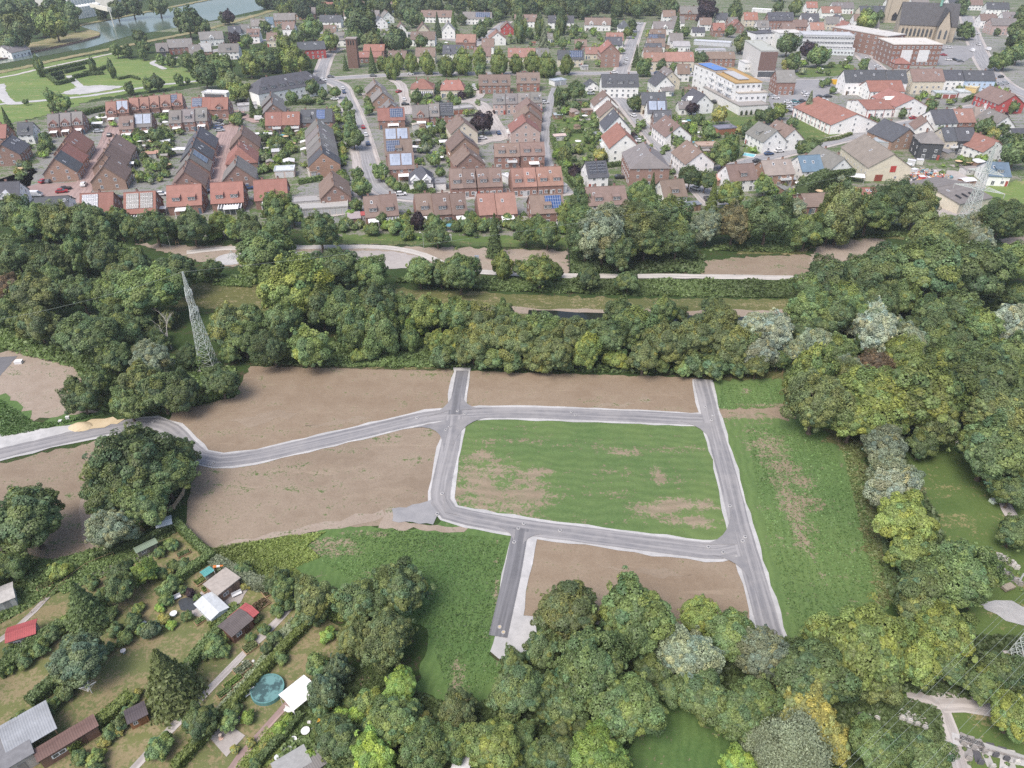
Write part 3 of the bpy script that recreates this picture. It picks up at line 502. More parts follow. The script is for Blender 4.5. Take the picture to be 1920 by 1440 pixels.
# x,y = crown centre in photo px, radius px, form+tint
plants("""30,480,35,Bd 97,490,34,rd 143,477,30,Tm 193,477,34,rd 253,492,25,rd 333,509,38,Bd 397,503,18,rd 13,537,24,rn 67,550,45,Bo 20,587,30,rm 70,607,33,ro 150,548,34,rd 213,549,34,rm 283,545,50,Bm 167,630,52,Bd 227,627,35,rd 283,672,34,Fs 213,673,28,rd 180,717,25,rm 133,717,14,sd 153,747,28,rd 240,757,30,rd 263,720,36,ro 302,735,36,rd 342,735,34,rd 413,713,32,Bd 436,612,46,Qo 470,600,30,rd 455,632,32,rm 500,473,50,Bm 550,538,62,By 533,600,36,rd 510,650,35,Fd 580,650,35,rm 602,573,36,rd 610,507,42,Bd
640,503,40,Bd 693,510,32,rm 650,580,44,Bm 707,573,44,Bd 667,613,34,Tm 717,613,36,Tm 672,667,15,sy 690,660,20,sm 767,633,18,Tm 773,610,18,rl 793,617,13,sl 822,610,12,sd 800,587,33,ry 767,583,30,rm 830,590,25,rm 867,593,32,rm 897,600,32,ro 817,637,18,ry 847,640,22,yy 830,668,26,sd 887,650,30,ro 787,507,27,rm 827,513,22,rd 863,510,36,Bm 943,493,19,Ty 977,503,16,rd 1013,507,32,By 1043,513,15,sd 1103,520,20,rd 1177,527,20,rd
930,630,40,Bo 973,642,40,Bo 1007,627,38,rm 1033,655,38,Bo 1067,630,40,Bo 1100,657,30,ry 1137,632,40,Bd 1160,587,28,rd 1187,613,38,rm 1243,583,25,rm 1157,672,25,sy 1207,667,30,ro 1250,642,42,Bo 960,675,27,sd 1007,679,26,so 1053,679,24,sd 917,672,28,sd 1300,630,42,Bo 1340,627,40,Bo 1377,650,35,ro 1337,689,28,sd 1300,682,28,sd 1380,690,22,sd 1280,690,20,sm 1413,613,28,Fw 1453,620,35,Fw 1427,663,30,Fw 1337,573,18,rd 1490,660,20,Fs
1553,522,40,rd 1613,515,34,rd 1657,502,50,Bd 1737,502,62,Bd 1830,507,58,Bd 1897,490,35,rm 1763,450,38,Bo 1833,451,25,Fw 1520,580,42,Bm 1567,593,36,rd 1587,563,30,rm 1640,563,38,Bd 1693,560,32,rm 1507,622,26,rd 1747,587,36,Bd 1803,580,36,rd 1760,612,35,rd 1840,615,33,rm 1897,607,38,Fw 1907,640,20,Fs 1640,590,28,Fw 1643,622,42,Fw 1597,608,22,Fw 1700,640,35,Fs 1527,642,28,Fs 1577,655,28,rm 1630,650,25,rm 1690,662,32,ry 1757,647,30,rd 1787,672,32,rm 1527,695,42,Ty 1533,754,56,Fo 1573,707,35,Fo 1593,690,24,Fs 1640,687,30,Fn 1633,742,62,By 1730,735,74,By 1603,782,48,By 1657,779,40,ry 1757,790,46,Bo 1660,837,40,Fs 1843,680,46,Bm 1853,712,52,Bd 1897,667,36,rd 1857,773,55,Bo 1903,760,40,rd 1860,842,60,Bd 1907,850,36,rd 1915,907,24,rd
1680,900,42,Fs 1677,921,42,Fw 1696,973,50,By 1704,1033,40,ry 1800,1075,66,Fm 1737,1101,50,Bd 1719,1146,36,ro 1771,1183,54,By 1550,1187,40,ry 1632,1213,76,By 1711,1228,50,By 1640,1277,44,Bo 1524,1269,66,Bd 1512,1333,54,Bg 1557,1388,36,rg 1486,1400,58,Ws 1415,1321,48,Bm 1430,1232,46,Fs 1782,1254,30,rd 1842,1280,32,rm 1876,1258,36,rd 1902,1341,44,By 1644,1400,50,Bm 1734,1414,45,Bd 1902,996,30,rd 1899,922,30,rd
1065,1142,54,Bo 1192,1154,68,Bm 1316,1152,36,Fy 1372,1190,46,Bm 1432,1216,42,Fs 1110,1244,66,Fm 1020,1213,36,rd 971,1296,50,Bd 1290,1232,55,Fs 1316,1303,50,Bd 1174,1329,60,Bm 1061,1326,36,rd 1391,1343,46,Bm 922,1397,50,By 1046,1415,35,rd 1125,1419,55,Bl 975,1431,25,sd 1388,1434,30,rl 1436,1401,36,Ws 1219,1258,34,rd 1255,1290,30,rd 1090,1290,40,rd 1030,1290,30,rd
749,1101,52,Bd 677,1127,46,Bd 726,1196,50,Fo 662,1194,32,Fo 587,1123,38,ro 593,1243,22,sm 636,1252,24,Tb 610,1292,30,Tb 752,1284,32,rl 857,1333,38,Fo 797,1346,14,sg 632,1382,42,Bd 737,1352,45,Bm 692,1314,28,sy 797,1404,46,Fm 700,1416,40,rl 584,1417,13,Tl 456,1067,18,sm 520,1090,22,rd 531,1104,24,rm 560,1100,22,sd 850,1390,34,rm 770,1330,26,sm
49,969,64,Bd 22,1059,28,rm 112,1070,20,sy 270,1073,22,rl 229,1071,22,rd 225,1100,28,rd 154,1131,45,Hd 150,1232,48,Bb 311,1266,58,Ho 300,1400,25,sm 375,1351,30,rd 356,1111,10,sp 307,1160,12,sg 322,1171,10,sl 281,1182,18,sb 405,1211,22,sm 320,1098,20,sm 250,865,70,Bd 308,890,48,Bd 213,922,46,Bd 270,948,44,Bd 210,990,38,Fs 335,850,28,rd 195,880,30,rd
30,400,30,rd 75,408,30,rm 120,413,32,ro 165,412,32,rd 50,420,28,rm 187,424,26,rd 222,410,20,rm 247,427,20,rm 290,424,30,rd 360,424,30,rd 413,418,22,ry 403,438,15,sl 467,428,28,rd 520,428,28,rd 520,388,26,rm 600,431,36,Bd 513,450,24,rm 440,430,18,rm 330,430,18,sd 548,400,20,rm
783,412,12,Tp 813,418,18,sm 820,441,20,rd 927,440,18,Cd 1007,417,14,rm 987,434,22,rm 1027,438,24,rm 905,425,12,sm 880,432,12,sm 855,425,12,sm 740,425,16,sm 700,430,14,sm 760,440,12,sm 1087,374,18,Td 1060,397,16,Ty 1090,408,25,Fm 1133,434,50,Fs 1190,427,45,Fo 1213,403,40,Fm 1253,408,35,rd 1100,448,35,Bd 1200,360,22,rm 1223,353,12,Cd 1327,423,30,Fs 1377,418,34,Ft 1440,408,45,Bd 1493,390,18,Fs 1513,434,28,rm 1580,394,42,To 1630,398,38,Bm 1677,378,42,Fd 1720,384,38,Fo 1557,421,30,rm 1370,364,22,ry 1433,347,18,rm 1337,367,14,Cy 1323,338,18,rd 1517,277,20,rd 1357,287,24,rm 1293,331,22,rd 1747,438,36,Fo 1880,408,36,Fd 1210,450,34,Bd 1270,450,30,rd 1160,470,30,rd 1270,430,24,rm 1800,425,18,Fs 1830,420,20,Fw
650,197,11,fm 655,223,14,fm 662,257,19,fm 657,240,13,fm 670,327,12,fm 677,349,18,fm 667,384,11,fm 713,322,15,fm 733,341,12,sm 787,348,12,fd 745,350,10,sm 760,352,9,sm
733,125,14,Ty 748,113,10,Ty 770,116,13,Ty 800,115,14,Ty 837,121,13,Ty 867,112,16,Ty 900,106,13,Ty 935,114,16,Ty 900,130,12,fm 967,117,12,Ty 998,114,14,Ty 1023,119,15,Ty 1063,119,12,Ty 845,130,9,fd 715,117,9,Ty 1035,128,9,Ty
740,72,24,fd 678,40,30,fd 663,70,17,fd 697,75,18,fo 772,30,16,fd 697,113,9,Cd 647,117,6,Cd 900,57,14,fm 820,47,9,Cb 850,37,8,Cm 785,35,12,fm 865,35,9,fd 915,42,10,fm 935,28,10,fm 760,80,12,fm 790,78,11,fm 825,90,9,fd 715,85,10,fp
975,50,11,Kd 1012,47,9,Kd 1020,68,11,Ps 1052,40,9,Kd 988,60,8,fm 1044,65,6,Km 1193,105,8,Cd 1178,60,9,fy 1207,125,14,fm 1152,43,9,fd 1185,47,10,fd 1056,80,9,fm 1085,85,8,fm 1095,68,7,fm 1075,60,8,fm 1130,100,8,fm 1165,95,7,sm 1240,122,10,fd 1265,125,8,fm
1325,20,19,fp 1380,17,12,Td 1493,12,14,fy 1478,80,20,fd 1517,93,15,fp 1535,103,18,fm 1488,115,15,fm 1392,80,16,fo 1410,66,13,fm 1313,110,12,fd 1460,13,9,fm 1375,35,6,Ky 1300,18,8,fd 1270,50,10,Cd 1285,60,9,fm 1370,58,9,fm
1627,38,18,fy 1915,62,26,fm 1888,107,19,fm 1870,115,14,fm 1912,95,20,fm 1715,46,9,fm 1733,53,10,fm 1753,57,11,fm 1775,54,13,fm 1810,56,14,fm 1697,50,8,fm 1805,10,14,fd 1620,121,10,fm 1820,62,9,fd 1870,60,6,fd 1920,30,18,fd 1650,30,9,fd
1080,170,18,Fd 1057,178,13,fd 1058,290,13,Fo 1060,208,8,sl 1075,198,9,fd 1097,198,8,sy 1125,290,12,fg 1105,256,11,fm 1190,193,13,fm 1077,323,14,sp 1083,340,11,fm 1258,256,7,Kd 1273,266,11,fm 1187,253,7,sp 1115,220,8,fm 1045,180,7,Kd 1110,330,10,fm 1200,280,8,fm 1285,240,8,fm
1349,215,14,fg 1298,202,11,fp 1462,208,13,fy 1517,196,12,Ps 1440,217,13,fd 1403,242,15,fd 1328,247,15,fm 1370,274,18,fm 1542,157,6,fm 1552,153,7,fm 1562,169,6,fm 1487,229,10,fd 1287,178,9,fd 1425,215,9,fd 1310,222,10,fm
1693,212,8,fd 1705,205,6,fd 1745,198,11,fm 1850,236,16,fd 1880,220,10,fp 1865,251,11,fg 1907,283,28,fd 1880,245,12,fd 1890,270,20,fd 1608,226,6,fd 1636,224,6,fd 1645,228,6,fd 1620,160,9,fm 1900,200,10,fm 1738,203,7,fm
35,57,28,fo 100,43,27,fy 103,10,20,fd 10,17,22,fd 137,45,12,fd 73,37,24,fd 218,17,16,fd 247,10,18,fd 297,8,18,fd 17,77,20,fd 72,122,8,Kd 173,122,6,Kd 208,127,7,Kd 262,70,12,fd 218,93,12,fm 238,95,10,fm 267,100,10,fm 270,85,11,fm 352,40,24,fd 428,30,12,fp 420,33,10,fd 440,72,11,fp 462,75,11,fm 497,50,10,fm 585,52,18,fm 617,77,16,fy 558,70,13,fm 532,82,14,fy 385,50,10,fm 50,10,18,fd 190,25,10,fd 130,22,18,fd
383,138,22,fd 420,122,18,fm 468,120,20,fy 490,107,20,fm 510,113,18,fm 550,113,24,fy 430,150,19,fo 375,113,16,fd 350,115,14,fm 335,148,9,fm 352,151,5,fm 92,178,12,fm 117,193,15,fm 101,200,10,fm 242,165,10,fm 277,158,11,fm 293,153,14,fd 48,191,5,fm 12,224,9,Cd 442,170,14,fy 458,170,15,fy 472,200,8,Cd 423,154,16,fm 487,213,8,fd 448,216,7,fm 448,228,7,fm 548,162,7,Cd 583,162,14,fd 547,181,11,fm 628,172,10,fm 605,175,9,fm 575,185,9,fm 600,190,7,sm 293,254,14,fd 270,258,8,fm 293,278,6,sp 400,115,14,fm 530,105,16,fm 575,118,13,fm 320,113,10,fm 300,110,9,fm
905,228,19,fp 780,181,12,fm 878,170,10,fd 865,179,9,sp 738,221,8,sg 692,203,10,fm 828,236,12,fm 797,258,12,fd 845,180,8,fm 810,245,9,fm 690,190,8,fm 672,168,8,fm 850,240,8,fm 815,300,11,fm 825,322,9,fm""".replace("22,yy","22,ry"))
# the wood on the far edge of the town reads as one mass
def merged(name, items, proto, mat_tint=True):
    "items: (x,y,zc,Rm,rz,colour) -> one foliage mesh; tone carries each crown's own colour"
    V=[];T=[]
    for x,y,zc,Rm,rz,c in items:
        me=proto[rnd.randrange(len(proto))]; n=len(me.vertices); a=np.empty(n*3,np.float32); me.vertices.foreach_get("co",a); a=a.reshape(-1,3)
        k=rnd.uniform(0,6.28); b=np.stack([a[:,0]*math.cos(k)-a[:,1]*math.sin(k),a[:,0]*math.sin(k)+a[:,1]*math.cos(k),a[:,2]],1)*np.array([Rm,Rm,Rm*rz])+np.array([x,y,zc]); V.append(b)
        t=np.empty(n,np.float32); t=np.empty(len(me.polygons)*4,np.float32); me.attributes["leaf"].data.foreach_get("color",t); t=t.reshape(-1,4).copy(); t[:,:3]*=np.array(c); T.append(t)
    V=np.concatenate(V);T=np.concatenate(T);n=len(T); me=bpy.data.meshes.new(name); me.vertices.add(n*4); me.vertices.foreach_set("co",V.astype(np.float32).ravel()); me.loops.add(n*4); me.loops.foreach_set("vertex_index",np.arange(n*4,dtype=np.int32))
    me.polygons.add(n); me.polygons.foreach_set("loop_start",np.arange(n,dtype=np.int32)*4); me.polygons.foreach_set("loop_total",np.full(n,4,np.int32)); at=me.attributes.new("leaf",'FLOAT_COLOR','FACE'); at.data.foreach_set("color",T.astype(np.float32).ravel()); me.materials.append(M['leaf']); me.update()
    o=mobj(name,me,color=(1,1,1)); o["kind"]="stuff"; return o
r2=random.Random(3); L=[]
for i in range(150):
    x=495+i*5.4+r2.uniform(-6,6); y=r2.uniform(-24,20)
    if i>142: x=1310+(i-142)*75; y=r2.uniform(-24,-8)
    c=G(x,y,8); Rm=r2.uniform(10,17)*depth_at(c)/FPX; tc=TINT[r2.choice("ddcmdoym")]; L.append((c.x,c.y,Rm*1.2,Rm,1.1,tc))
merged("far_wood",L,PROTO['far'])
# woodland interior: further crowns between and behind the ones seen in front
def fill(poly, n, rmin, rmax, forms, tints, seed, gap=0.75):
    r=random.Random(seed); P=[(i[2],i[3],i[4]) for i in ITEMS]; xs=[p[0] for p in poly]; ys=[p[1] for p in poly]; k=0; t=0
    while k<n and t<4000:
        t+=1; x=r.uniform(min(xs),max(xs)); y=r.uniform(min(ys),max(ys)); q=r.uniform(rmin,rmax)
        ins=False; j=len(poly)-1
        for i in range(len(poly)):
            if (poly[i][1]>y)!=(poly[j][1]>y) and x<(poly[j][0]-poly[i][0])*(y-poly[i][1])/(poly[j][1]-poly[i][1])+poly[i][0]: ins=not ins
            j=i
        if not ins or any(math.hypot(x-a,(y-b)*1.2)<gap*max(q,c) for a,b,c in P): continue
        P.append((x,y,q)); plant(x,y,q,r.choice(forms),r.choice(tints)); k+=1
fill([(0,450),(215,460),(290,515),(430,530),(480,690),(420,690),(120,640),(0,600)],16,14,24,'rrF','dmo',11)
fill([(640,560),(900,575),(1480,590),(1480,690),(1320,690),(860,680)],14,14,22,'rr','dmo',12)
fill([(1480,540),(1920,540),(1920,870),(1700,830),(1520,720)],14,18,30,'rB','dmo',13)
fill([(960,1230),(1120,1250),(1120,1440),(960,1440)],6,20,30,'rB','dmo',14)
fill([(0,390),(220,400),(220,440),(0,450)],6,12,18,'rs','dm',15)

# the woods go on beyond the picture's edges
r3=random.Random(9); L=[]
for x0,x1,y0,y1,n in ((2040,2400,470,1250,70),(-420,-60,430,640,34),(100,1700,1800,2100,60),(-330,-60,1080,1400,12)):
    for i in range(n):
        x,y=r3.uniform(x0,x1),r3.uniform(y0,y1); c=G(x,y); Rm=r3.uniform(3.5,6.5); tc=TINT[r3.choice("dmmo")]; L.append((c.x,c.y,Rm*1.1,Rm,1.05,tc))
merged("surrounding_wood",L,PROTO['far'])
# ------------------------------------------------------------------ hedges and undergrowth
def pts_in_poly(poly, n, seed):
    "uniform world points inside a photo-space polygon"
    P=np.array([[G(x,y).x,G(x,y).y] for x,y in poly]); g=np.random.default_rng(seed); lo=P.min(0); hi=P.max(0); out=[]
    while sum(map(len,out))<n:
        q=lo+(hi-lo)*g.random((n*2,2)); ins=np.zeros(len(q),bool); j=len(P)-1
        for i in range(len(P)):
            c=((P[i,1]>q[:,1])!=(P[j,1]>q[:,1]))&(q[:,0]<(P[j,0]-P[i,0])*(q[:,1]-P[i,1])/(P[j,1]-P[i,1]+1e-9)+P[i,0]); ins^=c; j=i
        out.append(q[ins])
    return np.concatenate(out)[:n]
HCORE={k:simple('hedge_growth',v,.9,.4,6) for k,v in TINT.items()}
def hedge(px, w, h, tint, label, size=0.3, name="trimmed_hedge", dens=34):
    pts=[G(x,y) for x,y in px]; o=empty(name,pts[0]); pos=[];nrm=[]
    for a,b in zip(pts,pts[1:]):
        d=b-a; L=d.length; d.normalize(); n=Vector((-d.y,d.x,0)); area=L*(w+2*h); k=int(min(16000,area*dens/(size/0.3)**2))
        s=nr.random(k)*L; f=nr.random(k)*(w+2*h)
        top=(f>h)&(f<h+w); side=np.where(f<=h,-1,1); off=np.where(top,f-h-w/2,side*w/2); z=np.where(top,h,np.where(f<=h,f,f-h-w)); 
        p=np.array(a)[None]+np.outer(s,np.array(d))+np.outer(off,np.array(n)); p[:,2]=z; nn=np.where(top[:,None],np.array([[0,0,1.]]),side[:,None]*np.array(n)[None]); pos.append(p); nrm.append(nn)
    pos=np.concatenate(pos)-np.array(pts[0]); nrm=np.concatenate(nrm)+nr.normal(size=pos.shape)*0.45; pos+=nr.normal(size=pos.shape)*size*0.3; pos[:,2]=np.maximum(pos[:,2],0.05)
    k=len(pos); me=leaf_mesh("hedge_leaves",pos,nrm,size*nr.uniform(0.7,1.4,k),np.repeat(nr.uniform(0.75,1.25,(k,1)),3,1))
    mobj("leaves",me,o,color=TINT[tint])
    mb=MB()
    for a,b in zip(pts,pts[1:]):
        a=a-pts[0]; b=b-pts[0]; d=(b-a).normalized(); n=Vector((-d.y,d.x,0))*(w*0.34)
        for i in range(max(1,int((b-a).length/1.2))):
            c=a+d*(0.5+i*1.2); mb.tube(c,c+Vector((rnd.uniform(-.1,.1),rnd.uniform(-.1,.1),h*0.8)),0.03,0.01,4)
    mb.build("stems",M['bark'],o)
    hm=HCORE[tint]; cb=MB()
    for a,b in zip(pts,pts[1:]):
        a=a-pts[0]; b=b-pts[0]; d=(b-a).normalized(); n=Vector((-d.y,d.x,0))*(w*0.42); q=[a+n,b+n,b-n,a-n]; z=h*.93
        cb.poly([(v.x,v.y,z) for v in q][::-1])
        for i in range(4): u,v=q[i],q[(i+1)%4]; cb.poly([(u.x,u.y,0),(v.x,v.y,0),(v.x,v.y,z),(u.x,u.y,z)])
    cb.build('inner_growth',hm,o)
    tag(o,label,"hedge"); return o
def hedges(lst):
    for px,w,h,t,l in lst: hedge(px,w,h,t,l,0.24 if px[0][1]>800 else 0.55)
hedges([
 ([(330,1445),(380,1390),(450,1313),(520,1235),(588,1163)],1.1,1.5,'y',"long straight trimmed hedge between the allotment path and the trampoline lawn"),
 ([(352,1262),(375,1230),(412,1190),(450,1150)],1.3,1.7,'m',"tall trimmed hedge beside the brown-roofed garden shed"),
 ([(395,1180),(420,1165),(445,1140)],0.9,1.4,'y',"short yellowish hedge behind the red-roofed shed"),
 ([(130,1410),(170,1375),(215,1340),(250,1310)],1.6,1.6,'y',"ragged hedge with yellow bushes beside the long brown shed roof"),
 ([(60,1325),(100,1290),(150,1250),(185,1232)],1.6,1.8,'d',"dark hedge running up to the bluish garden tree"),
 ([(0,1270),(40,1235),(80,1205),(120,1180)],1.8,1.8,'m',"leafy hedge behind the small red garden hut"),
 ([(180,1050),(230,1032),(280,1015),(335,990)],0.8,1.5,'d',"dark hedge along the wire fence below the greenhouse"),
 ([(330,985),(350,1005),(375,1030),(400,1052)],1.2,1.6,'m',"green hedge at the corner of the bare field and the allotments"),
 ([(300,1120),(330,1095),(365,1070),(392,1052)],1.2,1.6,'m',"hedge behind the garden pond plot"),
 ([(405,1060),(440,1080),(480,1100),(520,1110)],1.8,2.0,'s',"wide grey-green hedge behind the tan-roofed cabin"),
 ([(480,1440),(530,1385),(565,1345)],1.0,1.2,'d',"dark low hedge below the white pavilion"),
 ([(1500,372),(1530,352),(1560,340),(1592,338)],5,5,'d',"tall dark conifer hedge behind the long low brown roof"),
 ([(86,141),(108,160),(140,152)],1.6,2.0,'d',"corner hedge of the park maze"),
 ([(86,137),(130,127),(166,119)],1.6,2.0,'d',"back hedge of the park maze"),
 ([(92,146),(118,139)],1.4,2.0,'c',"inner maze hedge, left of two short ones"),
 ([(104,153),(120,147)],1.4,2.0,'c',"inner maze hedge nearest the corner"),
 ([(122,138),(160,129)],1.4,2.0,'d',"inner maze hedge along the gravel court"),
 ([(138,148),(165,142),(195,140)],1.6,2.0,'d',"front maze hedge right of the gravel walk"),
 ([(158,140),(185,135),(198,128)],1.4,1.8,'d',"short maze hedge between the two dark columns"),
 ([(222,150),(245,145),(262,150)],1.4,1.2,'d',"low curved hedge on the park lawn"),
 ([(1035,240),(1036,262),(1048,300),(1062,330),(1078,352)],1.6,1.8,'m',"long hedge along the grey foot lane"),
 ([(1060,250),(1090,250)],1.2,1.6,'d',"dark clipped hedge across the back garden lawn"),
 ([(1135,315),(1172,309)],1.4,1.6,'m',"hedge between the gardens left of the tall brick block"),
 ([(1345,250),(1368,246)],1.4,2.0,'m',"clipped hedge beside the flat garden roof"),
 ([(1530,268),(1570,262),(1596,253)],1.2,1.2,'o',"low hedge along the front of the town lawn"),
 ([(560,346),(605,338)],1.6,1.8,'m',"green hedge behind the red garage row"),
 ([(1805,192),(1820,186),(1838,180)],1.6,2.0,'m',"hedge on the slope below the blue house"),
 ([(535,198),(570,195),(598,192)],1.6,1.8,'m',"hedge behind the grey double house"),
 ([(208,200),(240,192),(290,182)],1.6,1.6,'o',"park hedge along the walk above the red-brown terrace"),
 ([(140,222),(170,213),(205,206)],2.4,2.2,'m',"garden hedge between the park and the triple gabled terrace"),
 ([(290,222),(318,219)],1.4,1.8,'m',"short square hedge right of the solar-roofed terrace"),
 ([(735,350),(760,360),(785,364),(815,362)],1.4,1.5,'m',"curved hedge along the bend of the settlement road"),
])
def undergrowth(poly, n, tint, size, hmax, seed, clump=2.0, name="undergrowth"):
    q=pts_in_poly(poly,n,seed); g=np.random.default_rng(seed+1); k=len(q)
    z=(np.sin(q[:,0]/clump+1.3*np.sin(q[:,1]/clump*0.8))*np.cos(q[:,1]/clump*1.1+seed)+1)*0.5; z=z**1.5*hmax*(0.5+0.5*g.random(k)); pos=np.stack([q[:,0],q[:,1],z*g.random(k)**0.5+0.1],1)
    nrm=g.normal(size=(k,3))*0.6; nrm[:,2]+=0.8; tone=g.uniform(0.7,1.3,(k,1))*np.array([[1,1,1]]); tone=tone*(1+0.25*np.sin(q[:,:1]/7+np.cos(q[:,1:2]/5)))
    o=mobj(name,leaf_mesh(name,pos,nrm,size*g.uniform(0.6,1.4,k),np.clip(tone,0.2,2)),color=TINT[tint]); o["kind"]="stuff"; return o
for a in [
 ([(0,600),(120,640),(440,690),(450,740),(320,775),(190,770),(140,690),(0,655)],14000,'m',0.6,1.8,1),
 ([(0,440),(225,450),(290,500),(480,525),(480,535),(380,530),(0,600)],9000,'d',0.8,2.0,2),
 ([(480,660),(700,640),(860,660),(860,690),(480,686)],9000,'m',0.55,1.4,3),
 ([(860,600),(1480,605),(1480,695),(1310,705),(860,690)],12000,'d',0.7,1.6,4),
 ([(760,520),(1060,525),(1510,528),(1500,560),(1200,555),(900,545),(740,530)],16000,'m',0.6,1.6,5),
 ([(400,520),(480,515),(470,540),(400,535)],2500,'m',0.6,1.2,6),
 ([(1070,460),(1320,480),(1320,512),(1070,512)],5000,'d',0.7,1.4,7),
 ([(1320,470),(1400,440),(1560,415),(1780,430),(1920,410),(1920,445),(1680,445),(1560,450),(1480,475)],12000,'m',0.7,1.3,8),
 ([(1480,540),(1920,540),(1920,830),(1780,800),(1650,850),(1560,790),(1470,720)],9000,'d',0.9,2.0,9),
 ([(1640,850),(1700,860),(1760,980),(1800,1130),(1700,1180),(1660,1100)],8000,'d',0.5,1.3,10),
 ([(1440,1200),(1760,1180),(1920,1200),(1920,1320),(1700,1300),(1440,1300)],9000,'d',0.5,1.2,11),
 ([(940,1250),(1060,1180),(1440,1180),(1440,1300),(1200,1310),(960,1440),(900,1440)],12000,'d',0.5,1.2,12),
 ([(560,1330),(700,1240),(780,1300),(860,1330),(960,1300),(960,1440),(520,1440)],16000,'m',0.42,1.5,13),
 ([(340,990),(400,1035),(540,1008),(610,998),(575,1025),(600,1045),(550,1066),(640,1125),(700,1160),(640,1170),(560,1140),(420,1060)],12000,'y',0.32,0.7,14),
 ([(0,1050),(100,1050),(190,1030),(330,980),(330,1000),(200,1060),(110,1110),(0,1170)],7000,'m',0.4,1.0,15),
 ([(1440,1300),(1700,1310),(1760,1330),(1780,1440),(1440,1440)],8000,'d',0.4,0.9,16),
 ([(160,885),(230,990),(340,950),(365,890),(330,840),(200,840)],4000,'d',0.5,1.0,17),
]: undergrowth(*a)
# low crop tufts standing on the green fields
for poly,n,t,s,h,sd in [([(1355,722),(1462,716),(1465,765),(1345,770)],1500,'G',0.2,0.2,32),([(1400,800),(1540,805),(1640,1000),(1650,1130),(1490,1190),(1425,950)],7000,'G',0.22,0.25,33),([(545,1015),(720,992),(950,1010),(915,1225),(955,1260),(850,1325),(800,1180)],9000,'G',0.2,0.22,34),([(1570,810),(1610,830),(1695,1130),(1650,1140),(1580,850)],3500,'o',0.3,0.4,35),([(395,1345),(440,1290),(490,1230),(545,1158),(570,1165),(510,1240),(420,1355)],2600,'s',.22,.5,38),([(100,1090),(215,1045),(325,1010),(320,1030),(120,1115)],1800,'m',.25,.6,39),([(440,1440),(500,1360),(540,1400),(500,1440)],1500,'y',.2,.5,40),([(0,750),(70,795),(190,778),(60,810),(0,820)],2500,'G',.4,.6,36),([(345,1000),(400,1030),(545,1004),(575,1003),(556,1042),(400,1045)],3000,'y',.28,.6,37)]:
    undergrowth(poly,n,t,s,h,sd,3.0,"grass_tufts")
# ------------------------------------------------------------------ houses
ROOF={'r':((0.285,0.142,0.112),'red'),'t':((0.30,0.175,0.138),'pale red'),'b':((0.205,0.150,0.125),'brown'),'g':((0.205,0.192,0.182),'grey-brown'),'d':((0.092,0.096,0.107),'dark slate'),'u':((0.13,0.185,0.24),'blue'),'l':((0.33,0.33,0.33),'light grey'),'n':((0.27,0.235,0.20),'tan')}
WALL={'k':((0.34,0.19,0.15),'brick','brick'),'o':((0.43,0.265,0.185),'orange brick','brick'),'w':((0.81,0.80,0.77),'white','plaster'),'y':((0.62,0.56,0.45),'cream','plaster'),'s':((0.075,0.078,0.085),'slate-clad','plaster'),'p':((0.47,0.36,0.32),'pink','plaster'),'m':((0.42,0.09,0.085),'red','plaster'),'e':((0.45,0.56,0.70),'pale blue','plaster'),'c':((0.5,0.44,0.36),'sandstone','plaster')}
def win_mesh():
    mb=MB(); f=0.09
    for x0,z0,x1,z1 in ((-.5,0,-.5+f,1),(.5-f,0,.5,1),(-.5+f,0,.5-f,f),(-.5+f,1-f,.5-f,1),(-.04,f,.04,1-f)): mb.box(x0,-0.06,z0,x1,0.0,z1,0)
    mb.poly([(-.5+f,-.02,f),(.5-f,-.02,f),(.5-f,-.02,1-f),(-.5+f,-.02,1-f)],1); return mb.mesh("window",[M['frame'],M['glass']])
WIN=win_mesh()
mb=MB(); mb.box(-.5,-.07,0,.5,0,1,0); DOOR=mb.mesh("door",[M['matte']])
mb=MB(); mb.box(-.5,-.5,0,.5,.5,1,0); mb.box(-.3,-.3,1.0,.3,.3,1.16,1); CHIM=mb.mesh("chimney",[M['brick'],M['dark']])
mb=MB()
for x0,y0,x1,y1 in ((-.5,-.5,-.4,.5),(.4,-.5,.5,.5),(-.4,-.5,.4,-.4),(-.4,.4,.4,.5)): mb.box(x0,y0,0,x1,y1,.1,0)
mb.poly([(-.4,-.4,.06),(.4,-.4,.06),(.4,.4,.06),(-.4,.4,.06)],1); SKY=mb.mesh("skylight",[M['frame'],M['glass']])
mb=MB(); mb.box(-.5,-.5,0,.5,.5,.1,0); PANEL=mb.mesh("solar_panel",[M['solar']])
mb=MB(); mb.slab([(-.5,0,0.35),(-.5,-1,0),(.5,-1,0),(.5,0,0.35)],.08)
for x in (-.47,.47): mb.tube((x,-.96,-.03),(x,-.96,-2.45),.03,.03,5)
AWN=mb.mesh("awning",[M['white']])
def veranda_mesh():
    mb=MB()
    for i in range(9):
        x=-.5+i/8; mb.tube((x,0,0.5),(x,-1,0),.022,.022,4)
        if i%2==0: mb.tube((x,-1,0),(x,-1,-2.4),.016,.016,4)
    mb.tube((-.5,-1,0),(.5,-1,0),.035,.035,4); mb.slab([(-.5,0,0.46),(-.5,-1,-.05),(.5,-1,-.05),(.5,0,0.46)],.03,1)
    mb.poly([(-.5,-.97,-2.4),(.5,-.97,-2.4),(.5,-.97,-.1),(-.5,-.97,-.1)],1); return mb.mesh("veranda",[M['white'],M['glass']])
VER=veranda_mesh()
mb=MB(); mb.box(-.5,-1.2,0,.5,-.02,.12,0); mb.box(-.5,-1.24,.12,.5,-1.16,1.0,1); mb.box(-.5,-1.16,.12,-.46,-.02,1.0,1); mb.box(.46,-1.16,.12,.5,-.02,1.0,1); BALC=mb.mesh("balcony",[M['matte'],M['white']])
